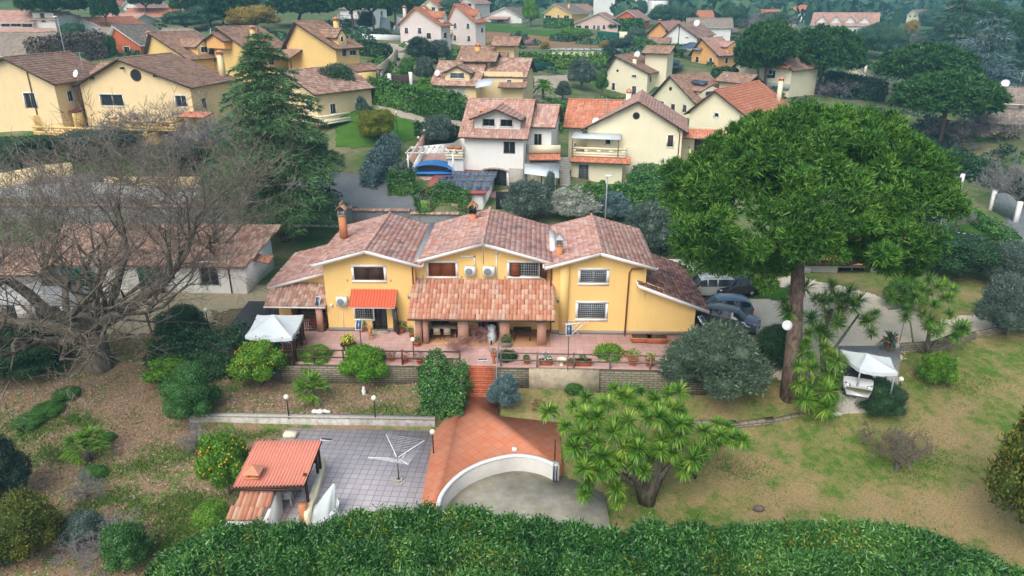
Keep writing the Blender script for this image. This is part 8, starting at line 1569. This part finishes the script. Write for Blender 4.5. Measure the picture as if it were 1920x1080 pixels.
put('date', 1018, 190, 46, 48, 'feathery palm by the pale street', None, 'palm'); put('date', 796, 188, 40, 48, 'spiky palm in the garden left of the latticed window', None, 'palm'); put('fan', 1035, 208, 50, 26, 'low palm fronds behind the white house', None, 'palm')

# stuff: undergrowth patches, far woods, grass, leaf litter
def scatter(name, label, n, poly, rng_, size, mat, cover=14, minw=.6, maxw=2.2):
    poly = np.array(poly); mb = MB(); k = 0; lo, hi = poly.min(0), poly.max(0)
    while k < n:
        px, py = rng_.uniform(lo, hi)
        if not inpoly(np.array([px]), np.array([py]), poly)[0]: k += .2; continue
        x, y, z = hit(px, py); w_ = rng_.uniform(minw, maxw)*(y/110)**.5; k += 1
        m = int(cover*w_*w_*8/(size*size*14)); d = sphere_pts(m, rng_, -.1); P_ = np.array([x, y, z])+d*np.array([w_, w_, w_*.7])*(.75+.3*rng_.random((len(d), 1)))
        leaves(mb, P_, d, size*(y/100)**.6, .6, 1.0, 'flat', rng=rng_)
    o = mb.build(name, M[mat]); tag(o, label, 'undergrowth', kind='stuff')
g = np.random.default_rng(5)
for lab, n, poly, mt in [('rough green undergrowth on the slope under the left houses', 46, [(0, 270), (420, 285), (520, 240), (640, 300), (620, 380), (500, 340), (0, 330)], 'lf_dark'), ('low shrubs scattered between the middle houses', 60, [(680, 115), (800, 60), (900, 90), (860, 190), (780, 180), (690, 180)], 'lf_hedge'),
                    ('garden shrubs between the cream houses', 60, [(1000, 200), (1080, 190), (1230, 190), (1220, 220), (1060, 250), (1010, 260)], 'lf_hedge'), ('scrub in the gully on the right, around the pines', 150, [(1400, 150), (1560, 130), (1920, 130), (1920, 360), (1760, 330), (1640, 240), (1400, 230)], 'lf_olive_dark'),
                    ('dark scrub behind the parked cars and garages', 70, [(1240, 440), (1500, 450), (1920, 470), (1920, 520), (1700, 510), (1560, 490), (1250, 520)], 'lf_dark'), ('hazy bushes across the upper slopes', 150, [(900, 70), (1160, 72), (1400, 60), (1900, 60), (1920, 130), (1640, 150), (1330, 130), (1160, 130), (900, 140)], 'lf_far'), ('bushes between the houses of the upper left slope', 110, [(0, 60), (760, 40), (760, 90), (560, 110), (200, 110), (0, 120)], 'lf_far')]:
    scatter('undergrowth', lab, n, poly, g, .5, mt)
mb = MB(); gf = np.random.default_rng(8); n = 3000; yy = 270*(1900/270)**gf.random(n)**.8; xx = gf.uniform(-1, 1, n)*(yy*.85+20); keep = np.sin(xx*.013+1)+np.sin(yy*.012+xx*.006)+gf.normal(0, .5, n) > -.55; keep &= ~((yy < 390) & (np.abs(xx) < 170) & (gf.random(n) < .7)); xx, yy = xx[keep], yy[keep]; zz = terr(xx, yy)
for x, y, z in zip(xx, yy, zz):
    w_ = gf.uniform(3.2, 7.5)*(1+y/1500); d = sphere_pts(42, gf, -.2); tall = gf.uniform(.8, 1.5); P_ = np.array([x, y, z+w_*.45*tall])+d*np.array([w_, w_, w_*.8*tall])*(.8+.25*gf.random((len(d), 1))); leaves(mb, P_, d, w_*.62, .8, .8, 'flat', rng=gf); mb.ball((x, y, z+w_*.3*tall), (w_*.75, w_*.75, w_*.7*tall), 6, 4)
tag(mb.build('far_woods', M['lf_far']), 'woods covering the distant hills along the top', 'woods', kind='stuff')
def ground_scatter(name, label, n, region, mat, size, asp, mode, zoff, cat, spread=.5, clump=0, N0=(0, 0, 1)):
    x = g.uniform(region[0], region[1], n); y = region[2]+(region[3]-region[2])*g.random(n)
    if clump: k = (np.sin(x*.9+y*.5)+np.sin(y*1.3-x*.7+1)+np.sin(x*2.3+y*1.9)*.7+g.normal(0, .5, n)) > clump; x, y = x[k], y[k]
    ok = np.ones(len(x), bool)
    for pl_, zt in CARVE: ok &= ~inpoly(x, y, pl_)
    ok &= ~inpoly(x, y, PG); x, y = x[ok], y[ok]; P_ = np.stack([x, y, terr(x, y)+zoff], 1); mb = MB(); leaves(mb, P_, np.tile(np.array(N0, float), (len(P_), 1)), size, asp, spread, mode, rng=g, var=.5)
    tag(mb.build(name, M[mat]), label, cat, kind='stuff')
ground_scatter('fallen_leaves', 'dry fallen leaves covering the ground around the oak', 42000, (-42, -6, 22, 48), 'litter', .13, .6, 'flat', .03, 'leaves', .5)
ground_scatter('grass', 'green grass patches in the leafy left garden', 60000, (-42, -6, 22, 44), 'grass', .16, .2, 'needle', .0, 'grass', .5, .95)
ground_scatter('dry_grass', 'short straw coloured grass on the right lawn', 60000, (4, 42, 22, 46), 'straw', .11, .2, 'needle', .0, 'grass', .7, -1.2); ground_scatter('grass', 'green tufts dotted over the dry right lawn', 60000, (-1, 44, 22, 46), 'grass', .13, .18, 'needle', .0, 'grass', .6, 1.35)
mb = MB()
for px, py, rx_, ry_, n_ in [(60, 805, 2.2, .8, 2600), (150, 790, 1.3, .5, 1200), (110, 850, 2.2, .7, 1800), (340, 985, 1.6, .8, 2600), (300, 950, 1.8, .6, 1500), (250, 880, 2.0, .6, 1500), (370, 940, 1.3, .5, 1400), (330, 850, 2.4, .7, 1800), (320, 1030, 1.2, .6, 1800), (200, 940, 1.8, .6, 1300), (640, 690, 1.5, .5, 900), (720, 770, 2.2, .5, 1100), (470, 815, 1.6, .4, 900), (1370, 880, 2.5, .8, 900), (1700, 870, 2.6, .9, 1500), (1780, 720, 3, .9, 1500)]:
    c = hit(px, py); x = c[0]+g.normal(0, rx_*.55, n_); y = c[1]+g.normal(0, ry_*.7, n_)+.3*np.sin(x*2); ok = np.ones(n_, bool)
    for pl_, zt in CARVE: ok &= ~inpoly(x, y, pl_)
    x, y = x[ok], y[ok]; leaves(mb, np.stack([x, y, terr(x, y)], 1), np.tile([0., 0, 1], (len(x), 1)), .17, .24, .7, 'needle', rng=g, var=.5)
tag(mb.build('grass', M['grass']), 'thicker bright green grass patches in the left and front gardens', 'grass', kind='stuff')
# ---------------------------------------------------------------- more background pieces
def wall_line(name, label, pix, h0, th, mat, cat='wall'):
    pts = hp_(pix); o = pts[0]; z0 = T(*o); f = MB()
    for a, b in zip(pts[:-1], pts[1:]):
        u = Vector((b[0]-a[0], b[1]-a[1], 0)).normalized(); nx, ny = -u.y*th/2, u.x*th/2; za, zb = T(*a), T(*b)
        V = [(a[0]-nx, a[1]-ny, za-1), (b[0]-nx, b[1]-ny, zb-1), (b[0]+nx, b[1]+ny, zb-1), (a[0]+nx, a[1]+ny, za-1), (a[0]-nx, a[1]-ny, za+h0), (b[0]-nx, b[1]-ny, zb+h0), (b[0]+nx, b[1]+ny, zb+h0), (a[0]+nx, a[1]+ny, za+h0)]
        f.hexa([(v[0]-o[0], v[1]-o[1], v[2]-z0) for v in V])
    return solid(name, f, M[mat], label, cat, loc=(o[0], o[1], z0))
wall_line('stone_wall', 'curved stone wall rising along the lane below the yellow houses', [(672, 168), (700, 155), (730, 132), (745, 112)], 1.8, .4, 'rendered_edge'); wall_line('wall', 'low white wall beside the lane near the twin pink houses', [(680, 74), (750, 76)], 1.2, .4, 'wall_white')
wall_line('steps_wall', 'salmon wall with lamps climbing left of the white house terrace', [(768, 322), (800, 270), (805, 262)], 1.6, .3, 'render_pink'); wall_line('wall', 'white terrace parapet left of the white house', [(775, 330), (795, 290), (862, 282)], 1.0, .25, 'wall_white'); wall_line('wall', 'white garden wall panels beside the dark iron gate', [(1735, 392), (1752, 396), (1800, 408)], 1.7, .3, 'wall_white')
wall_line('wall', 'low brick wall behind the paved yard', [(800, 405), (885, 402)], 1.0, .3, 'stone_tan'); wall_line('wall', 'pale wall below the hedge near the big pine', [(1665, 455), (1765, 462)], 1.0, .3, 'render_pink'); wall_line('wall', 'green screened wall under the pink house', [(1120, 78), (1160, 80)], 2.6, .4, 'green_net'); wall_line('wall', 'cream wall beneath the pink house terrace', [(1160, 70), (1196, 71)], 1.6, .4, 'wall_cream'); wall_line('wall', 'red painted court wall right of the cream multi roof house', [(965, 168), (1000, 166)], 2.0, .3, 'red_roof'); wall_line('fence', 'dark mesh fence above the grassy lot', [(965, 132), (1040, 132)], 1.6, .1, 'green_net', 'fence')
wall_line('fence', 'dark slatted gate fence right of the solar panel garage', [(930, 392), (985, 392)], 1.9, .12, 'black_paint', 'fence'); wall_line('wall', 'pale grey retaining wall beyond the road at the left', [(-5, 372), (180, 362), (400, 385), (520, 392)], 1.2, .4, 'wall_grey'); wall_line('wall', 'curved yellow wall with gateway behind the oak branches', [(0, 352), (90, 335), (140, 330)], 1.5, .35, 'wall_warm'); wall_line('wall', 'yellow garden wall pieces beyond the road, right of the gateway', [(200, 352), (380, 352)], 1.2, .35, 'wall_warm')
for px, py, lab in [(766, 318, 'lowest'), (775, 297, 'second lowest'), (786, 276, 'second highest'), (797, 262, 'highest')]:
    globe_lamp(0, 0, 0, 2.0, f'white globe lamp on the salmon wall by the white house, {lab} of the row', 'globe lamps along the salmon wall', at=hit(px, py+14))
globe_lamp(0, 0, 0, 2.6, 'dark lantern post on the lawn above the ivy hedge', 'x', at=hit(745, 252))
# grey gate, iron gate
def gate(label, pix, h0, mat, arch_=False):
    a, b = hp_(pix); o = (*a, T(*a)); L = math.dist(a, b); r = thing('gate', label, 'gate', o, math.atan2(b[1]-a[1], b[0]-a[0])); 
    for s_ in (0, 1):
        f = MB(); x0, x1 = (0, L/2-.02) if s_ == 0 else (L/2+.02, L); n = 8
        for i in range(n):
            xa = x0+(x1-x0)*i/n; xb = x0+(x1-x0)*(i+1)/n; ha = h0+(.5*math.sin(PI*xa/L) if arch_ else 0); hb = h0+(.5*math.sin(PI*xb/L) if arch_ else 0); f.hexa([(xa+.01, -.03, .1), (xb-.01, -.03, .1), (xb-.01, .03, .1), (xa+.01, .03, .1), (xa+.01, -.03, ha), (xb-.01, -.03, hb), (xb-.01, .03, hb), (xa+.01, .03, ha)])
        f.build('gate_leaf', M[mat], r)
    for x in (-.3, L+.3): f = MB(); f.box(x-.2, x+.2, -.2, .2, -.5, h0+.3); f.build('gate_pillar', M['wall_white'], r)
gate('grey sheet metal double gate with arched top at the right', [(1860, 395), (1900, 416)], 1.9, 'lead_grey', True); gate('dark iron gate beside the white wall panels', [(1770, 385), (1795, 368)], 2.4, 'black_paint'); gate('brown metal gate at the bottom of the stone lane', [(735, 172), (768, 172)], 2.2, 'fascia_dark')
# pool terrace, awning, pergola by the white house
c = hit(812, 322); r = thing('swimming_pool_cover', 'blue pool with arched cover beneath the white pergola', 'pool', c); f = MB(); V = []
for i in range(9): a_ = PI*i/8; V += [(-2.4*math.cos(a_), -1.3, .15+.9*math.sin(a_)), (-2.4*math.cos(a_), 1.6, .15+.9*math.sin(a_))]
f.add(V, [(2*i, 2*i+2, 2*i+3, 2*i+1) for i in range(8)]); f.box(-2.5, 2.5, -1.4, 1.7, 0, .15); f.build('cover', M['blue_plastic'], r)
r = thing('pergola', 'white painted pergola over the blue pool', 'pergola', (c[0], c[1], c[2])); f = MB()
for i in range(9): f.box(-2.6+i*.65, -2.54+i*.65, -1.8, 2.0, 2.5, 2.62)
for y in (-1.6, 1.8): f.box(-2.8, 2.8, y-.06, y+.06, 2.38, 2.5)
f.build('roof_slats', M['white_paint'], r)
for x in (-2.5, 2.5):
    for y in (-1.6, 1.8): f = MB(); f.box(x-.08, x+.08, y-.08, y+.08, 0, 2.38); f.build('post', M['white_paint'], r)
c = hit(1015, 372); r = thing('awning_frame', 'white tilted awning panel on dark posts between the two big houses', 'awning', c); f = MB(); f.hexa([(-1.9, 0, 2.7), (1.9, -.4, 2.3), (1.9, 2, 2.9), (-1.9, 2.4, 3.3), (-1.9, 0, 2.76), (1.9, -.4, 2.36), (1.9, 2, 2.96), (-1.9, 2.4, 3.36)]); f.build('awning', M['fabric_white'], r)
for x in (-1.7, 0, 1.7): f = MB(); f.box(x-.06, x+.06, .8, .92, 0, 2.6); f.build('post', M['dark_metal'], r)
c = hit(1020, 345); r = thing('stair_house', 'narrow stair block with tiled ledge between white and cream houses', 'building', c, .03); f = MB(); f.box(-1.6, 1.6, 0, 5, -2, 2.2); f.box(-1.8, 1.8, -.1, .05, 3.6, 4.5); f.build('wall', M['wall_cream'], r)
mb = MB(); q = [(-1.8, -.9, 3.0), (1.8, -.9, 3.0), (1.8, .2, 3.5), (-1.8, .2, 3.5)]; slab_plane(mb, *q); tile_plane(mb, *q, tw=.3, tl=.4); mb.build('tiled_ledge', [M['tile_orange'], M['fascia_dark']], r); mb = MB(); q = [(-1.8, -1.9, 2.0), (1.8, -1.9, 2.0), (1.6, .0, 2.9), (-1.6, .0, 2.9)]; slab_plane(mb, *q, th=.05); mb.build('glass_roof', M['lead_grey'], r)
for sx in (-1, 1):
    f = MB()
    for i in range(12): f.box(sx*2.5-.6, sx*2.5+.6, i*.3, i*.3+.3, i*.22-.4, i*.22+.0)
    f.build('outside_stair', M['concrete_old'], r)
for px, py, lab, D_ in [(722, 55, 'two white tarpaulin covered shapes under the far pines', 0)]:
    c = hit(px-12, py+8)
    for k in (0, 1): f = MB(); f.hexa([(0, 0, 0), (3, 0, 0), (3, 2, 0), (0, 2, 0), (.6, .5, 4), (2.6, .5, 3.4), (2.6, 1.2, 3.4), (.6, 1.2, 4)]); solid('tarpaulin', f, M['fabric_white'], ['left white tarpaulin covered shape under the far pines', 'right white tarpaulin covered shape under the far pines'][k], 'tarpaulin', loc=(c[0]+k*4, c[1], c[2]))
c = hit(752, 58); car('parked_car', 'small white car far up by the wall near the tarpaulins', c, .2, 4.2, 1.7, 1.5, 'car_white'); c = hit(300, 308); car('parked_car', 'silver blue car parked behind the oak twigs by the green verge', c, .05, 4.3, 1.75, 1.5, 'car_silver')
c = hit(1798, 448); r = thing('flower_bed', 'round flower bed edged with white stones in the green garden', 'flower bed', c); f = MB(); f.lathe([(1.9, -.2), (1.9, .12), (0, .2)], n=24); f.build('soil', M['soil_brown'], r)
for i in range(22): a_ = i*2*PI/22; f = MB(); f.ball((2.0*math.cos(a_), 2.0*math.sin(a_), .12), (.25, .2, .16), 6, 4); f.build('edging_stone', M['wall_white'], r)
for px, py, hh, lab in [(1560+300, 210, 5, ''), ]: pass
for lab, pa, pb, D_, yb, yt, wm, rm in [('little white house with orange roof at the top, right of the apartment block', 1262, 1284, 300, 44, 36, 'wall_white', 'tile_orange'), ('cream bungalow under the dark clump right of the apartment block', 1330, 1362, 262, 60, 51, 'wall_cream', 'tile_pinkish'), ('white cottage above the umbrella grove, beside bare trees', 1440, 1476, 245, 72, 60, 'wall_white', 'tile_grey'),
     ('white house with pale roof at the top behind the pink houses', 1062, 1096, 330, 26, 18, 'wall_white', 'tile_pinkish'), ('pale far house at the top edge between umbrella pines, centre left', 790, 822, 270, 22, 12, 'wall_cream', 'tile_orange'), ('pinkish far house at the very top, left of the gabled white house', 858, 890, 300, 14, 5, 'wall_palepink', 'tile_pinkish'), ('cream low house right of the apartment block, behind bare branches', 1395, 1432, 290, 40, 32, 'wall_cream', 'tile_orange'),
     ('small pale villa in the woods above the warehouse', 1560, 1590, 420, 20, 13, 'wall_cream', 'tile_orange'), ('isolated pale farmhouse in the upper right woods', 1700, 1722, 380, 34, 27, 'wall_cream', 'tile_grey'), ('grey roofed house half sunk in trees left of the blue cedar', 1735, 1770, 150, 140, 128, 'wall_white', 'tile_grey'), ('orange roofed house at the very top left behind pines', 150, 185, 240, 18, 8, 'wall_white', 'tile_orange'), ('white far house behind the leftmost dark pine', 232, 262, 230, 24, 13, 'wall_white', 'tile_pinkish')]:
    bh(lab, (pa, D_), (pb, D_*.985), yb, yt, 2.2, 10, random.choice('xy'), win=[(G_, pa+(pb-pa)*.2, yt+1.5, pa+(pb-pa)*.38, yb-2, 'glass'), (G_, pa+(pb-pa)*.6, yt+1.5, pa+(pb-pa)*.8, yb-2, 'glass')], wall=wm, roof=rm, fascia='fascia_white')
for k_ in list(PR):
    o = PR[k_]
    if k_ not in USED:
        for ch in [c for c in C.objects if c.parent == o]: bpy.data.objects.remove(ch)
        bpy.data.objects.remove(o)
# ---------------------------------------------------------------- hazy air
hm = bpy.data.materials.new('haze_air'); hm.use_nodes = True; nt = hm.node_tree; nt.nodes.remove(nt.nodes['Principled BSDF']); pv = nt.nodes.new('ShaderNodeVolumePrincipled'); pv.inputs['Color'].default_value = (.30, .68, .90, 1); pv.inputs['Density'].default_value = .0008; pv.inputs['Anisotropy'].default_value = .2
nt.links.new(pv.outputs[0], nt.nodes['Material Output'].inputs['Volume']); f = MB(); zlo = float(Z.min())-1.5; f.box(-2750, 2750, -30, 2900, zlo, 260); tag(f.build('haze', hm), kind='stuff')
